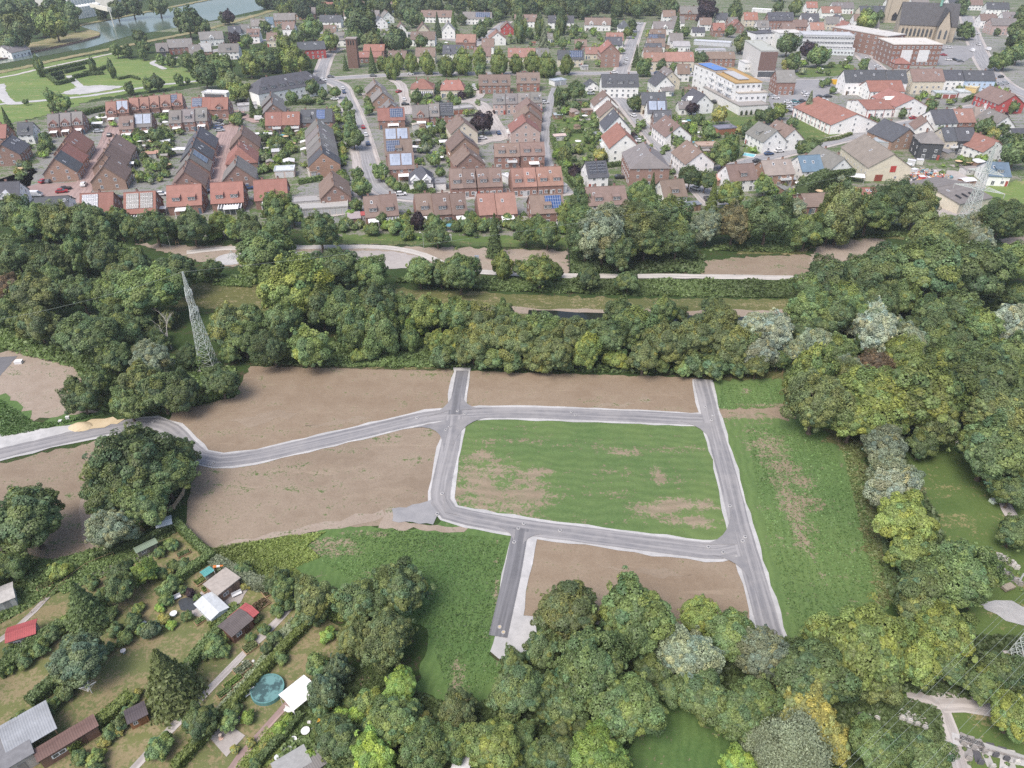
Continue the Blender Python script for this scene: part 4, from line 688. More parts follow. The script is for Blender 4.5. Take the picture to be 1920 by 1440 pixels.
def house(c, a, L, dep, rh, eh, rf, wl, opts="", name="house", side=-1, wins=True):
    """c footprint centre on the ground, local x runs along the ridge; side: which slope (y sign) faces the camera"""
    root=empty(name,(c[0],c[1],0),a); fr=rnd.uniform(.88,1.12); rc=[x*fr*rnd.uniform(.97,1.03) for x in ROOF[rf][0]]; wc,_,wm=WALL[wl]; fw=rnd.uniform(.94,1.04); wc=[x*fw*rnd.uniform(.99,1.01) for x in wc]
    t='t' in opts; hip='h' in opts; hx,hy=L/2-(0.02 if t else 0),dep/2; ov=0.0 if t else 0.3; oe=0.35; sl=(rh-eh)/hy
    mb=MB()
    for s in (-1,1): mb.poly([(s*hx,s*-hy,0),(s*hx,s*hy,0),(s*hx,s*hy,eh-.06)]+([] if hip else [(s*hx,0,rh-.10)])+[(s*hx,s*-hy,eh-.06)])
    for s in (-1,1): mb.poly([(s*-hx,s*hy,0),(s*-hx,s*hy,eh-.06),(s*hx,s*hy,eh-.06),(s*hx,s*hy,0)])
    wall=mb.build("wall",M[wm],root,color=wc)
    mb=MB(); ye,ze=hy+oe,eh-sl*oe; th=.2
    if hip:
        X=hx+oe; k=min(hx*.9,hy*.9)
        if 'j' in opts: k*=.45
        A,B=(-hx+k,0,rh),(hx-k,0,rh)
        mb.slab([A,(-X,-ye,ze),(X,-ye,ze),B],th); mb.slab([B,(X,ye,ze),(-X,ye,ze),A],th)
        mb.slab([B,(X,-ye,ze),(X,ye,ze)],th); mb.slab([A,(-X,ye,ze),(-X,-ye,ze)],th)
    else:
        X=hx+ov
        mb.slab([(-X,0,rh),(-X,-ye,ze),(X,-ye,ze),(X,0,rh)],th); mb.slab([(X,0,rh),(X,ye,ze),(-X,ye,ze),(-X,0,rh)],th)
        mb.tube((-X,0,rh+.03),(X,0,rh+.03),.11,.11,6)
    roof=mb.build("roof",M['tile'],root,color=rc)
    if 'n' not in opts:
        for q in range(2 if L>11 and not t else 1):
            mobj("chimney",CHIM,roof,loc=((-.25+.5*q)*L if L>11 and not t else rnd.uniform(-.2,.2)*L,.35*-side,rh-.7),scale=(.7,.6,1.5),color=(wc[0]*.9,wc[1]*.9,wc[2]*.9) if wm=='brick' else (.3,.17,.13))
    ang=math.atan2(rh-eh,hy)
    def on(x,tt,off=.04): return (x, side*tt*hy, rh-(rh-eh)*tt+off/math.cos(ang))
    srot=(ang if side<0 else -ang,0,0)
    def num(ch): 
        i=opts.find(ch); return 0 if i<0 else (int(opts[i+1]) if i+1<len(opts) and opts[i+1].isdigit() else 1)
    fz=0 if side<0 else math.pi
    # dormers
    nd=num('d'); nD=num('D')
    for i in range(nd):
        x=(-.5+(i+.5)/nd)*L*.92; w=min(2.6,L*.8/nd*.72); z0=rh-(rh-eh)*.82; z1=z0+1.55; y0=-.82*hy+.0
        yb=-hy*min(.8,max(.05,(rh-z1-.12)/(rh-eh)))
        mb=MB(); mb.box(-w/2,y0,z0-.3,w/2,yb+.1,z1,0); mb.slab([(-w/2-.12,yb+.3,z1+.42),(-w/2-.12,y0-.2,z1),(w/2+.12,y0-.2,z1),(w/2+.12,yb+.3,z1+.42)],.1,1)
        o=mb.build("dormer",[M['tile'],M['tile']],root,loc=(x,0,0) if side<0 else (-x,0,0),rot=(0,0,fz),color=rc); 
        for q in (-.25,.25): mobj("window",WIN,o,loc=(q*w,y0-.02,z0+.25),scale=(w*.42,1,1.1))
    for i in range(nD):
        x=(-.5+(i+.5)/nD)*L; w=min(3.2,L/nD*.66); z0=eh-1.2; z1=eh+1.0; zt=z1+w*.42; y0=-hy-.12; yb=-hy*max(.05,(rh-zt)/(rh-eh))+.3
        mb=MB(); mb.poly([(-w/2,y0,z0),(w/2,y0,z0),(w/2,y0,z1),(0,y0,zt),(-w/2,y0,z1)],0); mb.poly([(-w/2,-hy+.02,z0),(-w/2,y0,z0),(-w/2,y0,z1),(-w/2,-hy*max(.05,(rh-z1)/(rh-eh)),z1)],0); mb.poly([(w/2,y0,z0),(w/2,-hy+.02,z0),(w/2,-hy*max(.05,(rh-z1)/(rh-eh)),z1),(w/2,y0,z1)],0)
        for s in (-1,1):
            q=[(0,y0-.25,zt+.08),(0,yb,zt+.08),(s*(w/2+.25),yb-.6*0-1.0,z1-.12),(s*(w/2+.25),y0-.25,z1-.12)]; mb.slab(q if s<0 else q[::-1],.12,1)
        o=mb.build("gabled_dormer",[M[wm],M['tile']],root,loc=(x if side<0 else -x,0,0),rot=(0,0,fz),color=wc if wl!='k' or True else wc)
        mobj("window",WIN,o,loc=(0,y0-.02,z0+.7),scale=(w*.55,1,1.5))
    for i in range(num('k') or (rnd.choice((0,1,1,2)) if not('s' in opts or nD) else 0)):
        mobj("skylight",SKY,roof,loc=on(rnd.uniform(-.4,.4)*L,rnd.uniform(.28,.5)),rot=srot,scale=(.85,1.2,1))
    sp=num('s')
    if sp:
        cols={1:(.05,.07,.12),2:(.02,.022,.028),3:(.25,.29,.36),4:(.03,.07,.18)}; cc=cols.get(sp,cols[1]); wN=.88 if sp in(2,3) else .5; sx=0 if sp in(2,3) else rnd.choice((-.2,.2))
        for q in ((-.23,.23) if wN>.6 else (0,)):
            w=L*(wN/2-.03 if wN>.6 else wN); mobj("solar_panel",PANEL,roof,loc=on((sx+q)*L,.45,.09),rot=srot,scale=(w,hy/math.cos(ang)*.72,1),color=cc)
    fy=side*hy
    def W(x,z,w,h,face):
        if face=='f': mobj("window",WIN,root,loc=(x if side<0 else -x,fy+side*.005,z),rot=(0,0,fz),scale=(w,1,h))
        else:
            s=1 if face=='r' else -1; mobj("window",WIN,root,loc=(s*(hx+.005),x,z),rot=(0,0,math.pi/2*s),scale=(w,1,h))
    if wins:
        n=max(2,int(L/3.2)); big='a' not in opts and 'v' not in opts
        for i in range(n):
            x=(-.5+(i+.5)/n)*L*.9+rnd.uniform(-.2,.2)
            if big: W(x,.9 if i%2 else .3,1.3,1.3 if i%2 else 1.9,'f')
            if eh>4.3 and not nD: W(x,3.25,1.15,1.15,'f')
            if eh>7: W(x,5.9,1.15,1.15,'f')
        if not t or 'g' in opts:
            fl=('r' if c[0]<0 else 'l') if 'N' not in opts else 'l'
            for z in (1.0,3.5) if eh<7 else (1.0,3.6,6.2):
                for y in ((-.22,.22) if dep<13 else (-.3,0,.3)): W(y*dep,z,1.0,1.2,fl)
            if not hip and rh>8: W(0,min(rh-2.6,eh+1.4),.9,1.0,fl)
        dc=rnd.choice(((.5,.5,.5),(.12,.08,.05),(.35,.08,.06),(.1,.14,.18)))
        if side<0: mobj("door",DOOR,root,loc=(.44*L*rnd.choice((-1,1))*.95,fy-.005,.02),scale=(.95,1,2.1),color=dc)
        else: mobj("door",DOOR,root,loc=(.42*L,fy+.005,.02),rot=(0,0,math.pi),scale=(.95,1,2.1),color=dc)
    if 'a' in opts:
        mobj("awning",AWN,root,loc=(rnd.uniform(-.08,.08)*L,fy+side*.02,2.45),rot=(0,0,fz),scale=(L*.62 if L<9 else L*.42,2.8,1))
    if 'v' in opts: mobj("veranda",VER,root,loc=(.08*L,fy+side*.02,2.42),rot=(0,0,fz),scale=(L*.72,3.0,1))
    if 'b' in opts:
        for z in ((3.0,) if eh<7 else (2.9,5.6)): mobj("balcony",BALC,root,loc=(.2*L,fy,z),rot=(0,0,fz),scale=(min(4,L*.5),1,1))
    return root
ORD=["first","second","third","fourth","fifth","sixth","seventh","eighth","ninth","tenth"]
FEAT={'s':'solar panels','v':'glazed veranda','a':'white awning','b':'white balcony','D':'gabled dormers','d':'roof dormers'}
def houses(txt):
    row=None; buf=[]
    def flush():
        n=len(buf)
        for i,(o,d,k) in enumerate(buf):
            if n==1: lab=f"{d} {row}"
            elif k=='F': lab=f"{d}, "+("leftmost" if i==0 else "rightmost" if i==n-1 else ORD[i]+" from left")+f" {row}"
            else: lab=f"{d}, "+("nearest" if i==0 else "farthest" if i==n-1 else ORD[i]+" from near end")+f" {row}"
            tag(o,lab,"house",row if n>1 else None)
            if n>1: o["group"]="houses "+row
    for ln in txt.strip().splitlines():
        if ln.startswith('#'):
            if buf: flush()
            row=ln[1:].strip(); buf=[]; continue
        a=ln.split(); kind,x,y,p3,ang=a[0],float(a[1]),float(a[2]),float(a[3]),R(float(a[4])); rf,wl=a[5],a[6]; opts=a[7] if len(a)>7 and '=' not in a[7] else ''
        kw=dict(q.split('=') for q in a[7:] if '=' in q); rh=float(kw.get('rh',9)); eh=float(kw.get('eh',rh*.52)); dep=float(kw.get('dep',10.5))
        E=G(x,y,rh); d=Vector((math.cos(ang),math.sin(ang),0))
        if kind=='F':
            fe=depth_at(E); L=((p3-960)*fe-FPX*E.x)/(FPX*d.x-(p3-960)*d.y*cT); L=max(4,L); side=-1
        else: L=p3; side=-1 if E.x+d.x*L/2<0 else 1; opts+='N'
        if 't' in opts: rh+=rnd.choice((0,.12,-.12))
        c=E+d*(L/2); o=house(c,ang,L,dep,rh,eh,rf,wl,opts,"house",side)
        ft=[FEAT[q] for q in FEAT if q in opts]; desc=f"{ROOF[rf][1]}-roofed {WALL[wl][1]} house"+(f" with {ft[0]}" if ft else "")
        buf.append((o,desc,kind))
    flush()
houses("""
# beside the dark tree belt at the left edge
F -14 342 35 10 d w D1 dep=10 rh=8.5 eh=4
# low bungalow beside the brick court
F 66 370 128 10 d w n dep=9 rh=5.5 eh=2.8
# in the front row above the tree belt
F 151 363 211 10 r k s1vD0 dep=12 rh=8.8 eh=3.6
F 233 361 290 10 r k s2v dep=12 rh=8.8 eh=3.6
F 313 348 376 10 r k d2a dep=12 rh=8.8 eh=3.6
F 395 343 454 10 r k d2v dep=12 rh=8.8 eh=3.6
F 476 338 536 10 r k d1v dep=12 rh=8.8 eh=3.6
# in the stepped row left of the left brick lane
N 102 296 10 104 d o rh=9.5 eh=3.8 dep=12
N 112 281 11 104 r o rh=9.5 eh=3.8 dep=12
N 121 261 16 104 r o rh=9.5 eh=3.8 dep=12
# in the stepped row right of the left brick lane
N 193 311 13 104 b o rh=9.5 eh=4 dep=12
N 195 287 13 104 b o rh=9.5 eh=4 dep=12
N 204 271 16 104 b o rh=9.5 eh=4 dep=12
# in the triple gabled terrace below the park
F 88 214 110 14 g k tD1a
F 110 212 132 14 g k tD1a
F 132 210 154 14 g k tgD1a
# at the far left behind the brick court
F -16 234 11 10 r k
F 33 230 61 10 d w d1 dep=9 rh=8.5
# with skylights at the left edge
N 2 270 14 104 d k k3
# in the pale red terrace facing the park
F 197 191 217 14 t k tD1a
F 217 189 240 14 t k tD1s3
F 241 184 259 14 t k tD1
F 259 182 278 14 t k tD1
F 278 180 297 14 t k tD1
F 298 178 319 14 t k tD1a
F 319 176 341 14 t k tD1s1g
# in the pair below the pale red terrace
F 222 218 250 12 b k td1a
F 251 214 284 12 g k tgs3a
# in the grey terrace behind the middle brick lane
F 316 207 340 10 g k td1a
F 340 205 364 10 g k td1
F 364 203 388 10 g k tgd1a
# in the red pair with white dormers at the middle brick lane
F 359 183 395 6 r k ts1
F 395 183 428 6 r k tgD1
# in the stepped row left of the middle brick lane
N 345 321 13 104 b k rh=9.5 eh=4 dep=12
N 355 295 12 104 g k s1 rh=9.5 eh=4 dep=12
N 361 274 12 104 d k rh=9.5 eh=4 dep=12
N 369 254 15 104 d k rh=9.5 eh=4 dep=12
# in the stepped row right of the middle brick lane
N 442 309 12 104 g k rh=9.5 eh=4 dep=12
N 447 279 14 104 r k hj rh=9.5 eh=4 dep=12
N 453 251 14 104 b k rh=9.5 eh=4 dep=12
# of the dark stepped terrace between the gardens and the main road
N 605 286 10 104 d o tgk2 rh=10 eh=5 dep=12
N 602 272 11 104 g o tk2 rh=10.2 eh=5 dep=12
N 600 258 11 104 g o tk2 rh=10.1 eh=5 dep=12
N 598 246 11 104 g o tk2 rh=10.3 eh=5 dep=12
N 596 234 12 104 g o tk2 rh=10.1 eh=5 dep=12
# standing behind the red garage row
N 626 346 16 104 b k rh=9 eh=4.5
# in the red and grey row behind the kitchen gardens
F 497 211 528 6 r k tb
F 528 210 562 6 r k tb
F 563 206 592 6 d k td1
F 592 205 623 6 d k tgs4
# with round gable window behind the red balcony house
N 511 194 12 104 g k
N 508 182 12 104 g k
# of the front row along the bend of the settlement road
F 680 368 711 13 b k td1a dep=12 rh=8.6 eh=3.6
F 711 366 743 13 b k tgd1v dep=12 rh=8.6 eh=3.6
F 776 364 807 13 b k td1a dep=12 rh=8.6 eh=3.6
F 808 364 841 13 b k td1 dep=12 rh=8.6 eh=3.6
F 842 363 871 13 b k tgd1a dep=12 rh=8.6 eh=3.6
F 893 364 926 10 t k tk1 dep=12 rh=8.6 eh=3.6
F 927 363 965 10 t k tgk1a dep=12 rh=8.6 eh=3.6
# with blue panels beside the round pool
F 993 366 1053 8 b k s4d1 dep=11
# near the right end of the settlement road
F 1098 351 1170 8 b y d2 dep=12
# with white dormer above the oak belt
F 1238 338 1280 12 b w d1 dep=11
# of the row on the inner side of the settlement road
F 842 317 866 8 b k td1 dep=12 eh=4
F 866 316 890 8 b k td1 dep=12 eh=4
F 892 315 915 8 b k td1 dep=12 eh=4
F 915 314 939 8 b k tgd1 dep=12 eh=4
F 957 315 980 8 t k td1 dep=12 eh=4
F 980 314 1003 8 t k td1 dep=12 eh=4
F 1004 313 1027 8 t k td1 dep=12 eh=4
F 1027 312 1052 8 t k tgd1 dep=12 eh=4
# white-gabled villa with hipped roof in the road bend
F 766 312 810 6 d w hD2 rh=8.5 eh=4 dep=11
# with black panels right of the copper bush
F 1098 303 1135 10 d w s2 dep=11
# of the solar-roofed terrace beside the settlement road
F 719 240 766 8 b k s3a dep=12 rh=9.2
F 721 262 771 8 b k s1d1 dep=12 rh=9.2
F 727 287 774 8 b k s3a dep=12 rh=9.2
# of the brick gables behind the street trees
N 733 194 10 104 g o dep=11
N 717 173 12 104 g o dep=11
N 705 157 12 104 g o dep=11
# with pergola beside the yellow tree
F 708 203 757 8 r k s1a dep=12 rh=8.5
# of the hipped pair below the linden avenue
F 770 148 813 2 r y hv dep=12 rh=8
F 826 150 871 2 r y hj dep=12 rh=8
# of the brown rows below the linden avenue
F 898 140 956 2 b k d3 dep=12
F 969 136 1011 2 b k d2 dep=12
# of the grey-brown terrace above the beech
F 924 176 947 2 g p td1 eh=5.4
F 947 175 970 2 g p td1 eh=5.4
F 970 174 993 2 g p td1 eh=5.4
F 993 173 1016 2 g p tgd1 eh=5.4
# of the grey terrace below the round garden
F 772 197 803 6 g k tD1a
F 803 195 823 6 g k td1
F 823 193 849 6 d k tgs2
# of the yellowish gables left of the copper beech
N 881 287 12 104 b k b dep=12 rh=10
N 871 258 13 104 b o s1 dep=12 rh=10
N 870 228 14 104 b y dep=12 rh=10
# of the brick pair at the settlement yard
F 927 269 972 4 b k d2b eh=5.4 dep=11
F 974 267 1019 4 b k gd2a eh=5.4 dep=11
# of the pinkish gables left of the foot lane
N 986 227 12 97 r p k2b rh=10 eh=5.5 dep=13
N 992 207 11 97 b k rh=10 eh=5.5 dep=12
N 994 192 11 97 b k rh=10 eh=5.5 dep=12
# of the big gables along the gable street
N 1222 290 20 92 g k hj rh=12.5 eh=7.5 dep=15
N 1174 251 18 95 r w b rh=11.5 eh=6 dep=13
N 1161 217 13 95 d w rh=11 eh=5 dep=12
N 1149 198 11 95 b y rh=10 eh=5 dep=12
N 1138 178 11 95 b w rh=10 eh=5 dep=12
# with three roof dormers at the top of the gable street
F 1128 139 1196 0 d w d3 rh=11 eh=6 dep=13
# small white garage house beside the parked cars
N 1112 153 8 98 d w n rh=5.2 eh=2.8 dep=7
# of the dark roofs on the right of the gable street
F 1203 173 1247 0 d y rh=9.5 dep=11
F 1214 188 1249 0 d w s3 rh=9.5 dep=10
F 1226 207 1258 0 d k k2 rh=9.5 dep=10
# of the white gables above the gable street
N 1249 143 14 98 d w rh=10 dep=11
N 1260 133 14 98 g y rh=10 dep=11
# with big left slope beside the gable street
N 1275 235 18 100 b w k2 rh=9.5 dep=12
N 1316 284 16 100 b w k2 rh=9.5 dep=12
# with cross gable left of the white apartments
N 1322 177 14 105 d w D1 rh=9.5 dep=11
# of the two white gables beside the town lawn
N 1457 244 15 104 g w d1 rh=9.5 dep=11
N 1491 241 15 104 b w d1 rh=9.5 dep=11
# with red terrace roof on the barn road
F 1362 309 1412 12 b w d1 dep=11
# of the short row right of the red terrace house
F 1428 301 1481 10 n o b dep=11 eh=5.2
F 1497 292 1536 10 u w k2b dep=11
# with white gable beside the blue roof
N 1583 296 17 104 g w rh=9.5 dep=11
# long low building behind the tall conifer hedge
F 1503 363 1592 6 b k n rh=5.5 eh=3 dep=12
# small low house below the white tent roof
F 1598 352 1640 4 r k n rh=5 eh=3 dep=8
# pyramid-roofed tall house near the slate yard
F 1725 244 1768 -10 g s h rh=10.5 eh=7 dep=12
# with timber gables behind the barn
N 1706 241 17 104 d o rh=9 eh=4 dep=14
# of the long roofs above the barn road
F 1745 206 1786 8 d w rh=9.5 dep=13
F 1787 204 1822 4 t k k3 rh=9.5 dep=12
F 1822 200 1850 0 n c hj rh=9 dep=12
# small gable left of the slate pair
N 1739 226 10 80 b w rh=8 dep=8
# of the slate pair right of the pyramid roof
F 1766 239 1791 4 d y b rh=10 eh=6 dep=11
F 1791 239 1824 2 d s k2 rh=10 eh=6 dep=11
# behind the tall lattice pylon
N 1873 264 14 104 r w rh=8.5 dep=12
# low blue-grey house right of the lattice pylon
F 1850 303 1890 -8 u w d1 rh=7.5 eh=4 dep=12
# white gable at the right edge below the church road
N 1890 217 14 95 g w rh=9.5 dep=11
F 1897 241 1935 0 d w d1 rh=9 dep=11
# with red gable wall beside the church road
N 1904 177 20 95 b m rh=9.5 dep=14
# brick house with tall chimneys beside the car park
F 1455 131 1489 0 g k rh=12 eh=7 dep=13
# of the street front above the shopping complex
F 1583 131 1662 0 d w k3 rh=12 eh=7 dep=12
F 1663 132 1698 0 d w rh=12 eh=7 dep=12
F 1707 129 1766 0 b y k3 rh=12 eh=7 dep=14
F 1768 131 1804 -2 d w rh=10 eh=6 dep=12
F 1806 132 1862 -2 d e k2 rh=10 eh=6 dep=12
# of the cottages along the canal
F 291 81 312 20 g s D1 dep=10
F 313 74 358 20 g k k2 dep=11
F 372 60 416 20 g w D1 dep=11
F 427 49 450 15 d w k2 dep=10
F 448 46 467 15 g w dep=10
F 470 36 497 10 g w dep=10
F 497 32 511 10 u w dep=10
F 513 25 552 10 g o k2 dep=12
F 553 14 591 6 g o d1 dep=12
# of the garden fronts facing the park trees
F 353 84 374 18 g w dep=10
F 373 81 394 15 l o dep=10
F 410 82 447 8 g w d1 dep=11
F 463 54 486 5 b w d2 dep=10
F 500 61 519 4 b y D1 dep=9
F 530 41 552 0 b w D1 dep=9
# with red gable and long slate roof near the linden road
F 557 79 607 18 d m k3 rh=10 eh=6 dep=12
# of the upper white houses in front of the edge wood
F 602 4 624 0 r w dep=9
F 640 3 658 0 b w dep=9
F 673 3 697 0 b w dep=9
F 714 3 735 0 b w dep=9
# of the second upper row near the edge wood
F 600 28 640 -3 d w k2 dep=10
F 645 17 668 0 b w dep=10
# of the paired white gables under the edge wood
N 714 31 12 108 d w dep=10
N 727 22 12 112 g w dep=10
# of the three pointed gables above the avenue
N 752 44 12 100 b w rh=10 dep=9
N 793 44 11 98 b y rh=10 dep=9
N 840 43 11 94 l w rh=11 dep=10
# of the roofs between the gables and the lindens
F 771 59 816 -2 b w k2 dep=11
F 856 64 892 -3 t k D1 dep=11
# of the long white rows at the edge wood
F 790 19 848 -4 b w d2 dep=11
F 868 22 922 -4 g w s1 dep=11
F 965 27 1009 -2 b w d1 dep=11
F 1028 29 1076 -2 d w d2 dep=11
F 1097 33 1145 -3 b w D2 dep=11
# of the red gables at the upper lane
N 933 60 14 95 t w dep=12
N 951 42 11 92 b m rh=9 dep=10
# behind the avenue lindens
F 729 95 762 0 b w dep=11
F 780 89 816 0 b y dep=12
F 831 84 868 0 d w d2 dep=13
F 889 88 920 0 b y dep=13
F 953 90 1003 -1 t y dep=12
F 1003 90 1028 -1 g y dep=12
F 1046 94 1094 -1 d y s1 dep=12
# red flat-pitched hall roofs beside the brick bell tower
F 683 83 721 0 r k n rh=8 eh=5 dep=12
F 671 97 715 4 r k n rh=6 eh=3.6 dep=12
# tall brick gable with red roof at the hill road
N 1146 82 15 93 r k rh=14 eh=9 dep=12
# of the stepped roofs left of the hill road
F 1137 61 1168 0 t w dep=10
F 1136 69 1166 0 d w dep=11
# tiny villa with pointed roof at the edge wood
F 1160 38 1180 0 d w h rh=9 eh=4.5 dep=11
# of the stepped roofs right of the hill road
F 1219 55 1248 0 b w dep=9
F 1216 64 1246 0 d w s1 dep=9
F 1213 72 1246 0 b w dep=9
F 1210 81 1240 0 d w dep=10
F 1207 89 1240 0 b w dep=10
# of the long pale red roof right of the hill road
F 1206 98 1247 0 t y tk1 rh=10 eh=6 dep=12
F 1247 98 1300 0 t y tgk1 rh=10 eh=6 dep=12
# of the mixed roofs below the wood right of the hill road
F 1225 40 1270 0 g w D1 dep=10
F 1275 12 1310 0 g k D1 rh=10 dep=12
F 1298 51 1321 0 d w dep=8 rh=6
F 1337 43 1358 0 r k D1 dep=10
F 1343 24 1364 0 d w dep=10
N 1386 39 10 95 r k dep=10 rh=9
F 1395 23 1420 0 r y dep=10 rh=10
F 1440 23 1487 0 d k d3 rh=12 eh=7 dep=11
F 1487 37 1513 0 b k rh=9 dep=9
F 1503 25 1535 0 d w D1 rh=12 eh=7 dep=10
# of the crowded roofs left of the church
F 1512 3 1532 0 r w dep=10
F 1540 12 1576 0 t w D1 dep=11
N 1579 30 12 95 d w dep=11
N 1593 42 12 97 r w dep=10
F 1560 4 1600 0 g w dep=10
F 1612 11 1662 0 d y dep=11
# brick workshop below the school tower
F 1324 97 1376 0 b k n rh=8 eh=5 dep=12
# of the small roofs along the wood edge at the top right
F 1243 19 1266 0 b w dep=10
F 1260 30 1283 0 g w D1 dep=10
F 1312 33 1334 0 b w dep=10
F 1365 32 1383 0 g k dep=10
F 1419 38 1441 0 g w d1 dep=10
F 1466 42 1490 0 b k dep=10
F 1519 42 1544 0 t w dep=10
F 1549 31 1573 -4 g y dep=10
F 1601 26 1626 -4 b w dep=10
F 1619 37 1648 -4 g w d1 dep=10
# of the far roofs beyond the church
F 1663 -3 1690 0 b w dep=10
F 1708 -6 1740 0 g w dep=10
F 1778 -6 1806 0 d w dep=10
F 1815 -2 1842 -6 b w dep=10
F 1880 22 1916 -6 g w d1 dep=11
F 1902 48 1938 -6 b w dep=11
# of the scattered roofs behind the brick bell tower
F 607 47 630 4 b w dep=10
F 628 60 652 4 g w d1 dep=10
F 690 19 711 0 g w dep=10
F 655 32 677 0 b w dep=10
F 720 62 742 0 g y dep=10
F 606 67 628 6 b k dep=10
# of the scattered roofs between the upper lane and hill road
F 904 72 926 -2 b w dep=10
F 1016 62 1036 -2 g w dep=9 rh=6
F 1078 74 1100 -2 b k dep=9 rh=7
F 1098 88 1122 -2 t y dep=9 rh=7
F 1256 62 1280 0 g w dep=10
F 1262 77 1292 0 l w n rh=6 eh=3.6 dep=11
F 1270 120 1292 0 b w dep=10
F 1284 96 1296 0 g w dep=10
# of the low roofs beside the cross-gabled house
F 1284 163 1306 0 b w dep=9 rh=7
F 1272 190 1296 0 g w n dep=9 rh=5.5 eh=3
F 1240 158 1262 0 g w n dep=8 rh=5.5 eh=3
# of the old houses right of the church
F 1838 26 1868 -8 b w dep=12 rh=10 eh=6
F 1858 34 1905 -4 g p rh=11 eh=7 dep=13
F 1850 4 1892 -10 d w rh=10 dep=12
""")
for o in [o for o in bpy.data.objects if o.get("category")=="house"]:
    w=o["label"].split()
    if len(w)>16: o["label"]=' '.join(w[:16])
# ------------------------------------------------------------------ larger buildings
def block(root, x1,y1,x2,y2, h, dep, wall, roofc, floors=0, bays=0, wm='plaster', side=0, ang=None, wsz=(1.5,1.4), roofname="flat_roof", z0=0.0, fl=None, wmesh=None):
    "(x1,y1)-(x2,y2): the front top edge in the photo, at height h"
    A=G(x1,y1,h); B=G(x2,y2,h)
    if ang is not None:
        d=Vector((math.cos(R(ang)),math.sin(R(ang)),0)); fe=depth_at(A); L=((x2-960)*fe-FPX*A.x)/(FPX*d.x-(x2-960)*d.y*cT); B=A+d*L
    d=B-A; L=d.length; d.normalize(); n=Vector((-d.y,d.x,0)); rz=math.atan2(d.y,d.x); A=A-Vector(root.location); A.z=0
    mb=MB(); mb.box(0,0,z0,L,dep,h-.02,0); w=mb.build("wall",M[wm],root,loc=A,rot=(0,0,rz),color=wall)
    mb=MB(); mb.box(-.15,-.15,h,L+.15,dep+.15,h+.18,0)
    for a in ((-.15,-.15,L+.15,.1),(-.15,dep-.1,L+.15,dep+.15),(-.15,.1,.1,dep-.1),(L-.1,.1,L+.15,dep-.1)): mb.box(a[0],a[1],h+.18,a[2],a[3],h+.5,0)
    for k in range(max(1,int(L*dep/150))): 
        px,py=rnd.uniform(.15,.85)*L,rnd.uniform(.2,.8)*dep; mb.box(px,py,h+.18,px+.9,py+.9,h+.75,0)
    mb.build(roofname,M['matte'],root,loc=A,rot=(0,0,rz),color=roofc)
    fh=(h-z0)/max(1,floors)
    for i in range(floors):
        z=z0+fh*i+fh*.28
        for j in range(bays):
            x=(j+.5)/bays*L; p=A+d*x-n*.01; mobj("window",wmesh or WIN,root,loc=(p.x,p.y,z),rot=(0,0,rz),scale=(wsz[0],1,wsz[1]))
        for j in range(abs(side)):
            y=(j+.5)/abs(side)*dep
            if side>0: p=A+n*(dep-y)-d*.01; r=rz-math.pi/2
            else: p=A+n*y+d*(L+.01); r=rz+math.pi/2
            mobj("window",wmesh or WIN,root,loc=(p.x,p.y,z),rot=(0,0,r),scale=(wsz[0],1,wsz[1]))
    return A,d,n,L,rz
def building(x,y,name,label,cat="building"):
    c=G(x,y); o=empty(name,(c.x,c.y,0)); tag(o,label,cat); return o
WHT=(.72,.72,.71); BR=(.27,.135,.098)
# hipped institution with a row of dormers
E0=G(487,146,12); E1=G(577,132,12); d=(E1-E0); d.z=0
o=house((E0+E1)/2,math.atan2(d.y,d.x),d.length+12,16,12,6.2,'d','w',"hd7k3","institution_building"); tag(o,"long white building with dark hipped roof and row of white dormers","building")
# white stepped apartments
o=building(1390,215,"apartment_building","white stepped apartment block with blue roof sheet and rusty flat roof")
A,d,n,L,rz=block(o,1342,136,1373,134,13,24,WHT,(.36,.3,.24),4,3,side=4); mb=MB(); mb.box(1,3,13.52,L-1,22,13.6); mb.build("blue_roof_sheet",M['matte'],o,loc=A,rot=(0,0,rz),color=(.12,.22,.46))
A,d,n,L,rz=block(o,1379,157,1429,155,12.4,36,WHT,(.40,.27,.12),4,5,side=7); mb=MB(); mb.box(L*.3,6,12.95,L*.7,26,13.3); mb.build("roof_gravel",M['matte'],o,loc=A,rot=(0,0,rz),color=(.42,.42,.42))
for z in (3.2,6.3,9.4):
    for k in range(3):
        p=A+n*(6+k*11)-d*.02; mobj("balcony",BALC,o,loc=(p.x,p.y,z),rot=(0,0,rz-math.pi/2),scale=(6,1,1),color=(.6,.6,.6))
A,d,n,L,rz=block(o,1385,176,1439,174,8.2,9,WHT,(.42,.38,.33),2,5,side=2)
A,d,n,L,rz=block(o,1387,200,1441,197,4.2,44,(.70,.69,.66),(.30,.28,.26),1,6,side=0,wsz=(.5,.5))
for k in range(6):
    p=A+d*(L*(k+.5)/6)-n*.6; q=mobj("wall_shrub",PROTO['column'][0],o,loc=(p.x,p.y,1.2),scale=(.5,.5,1.4),color=TINT['c'])
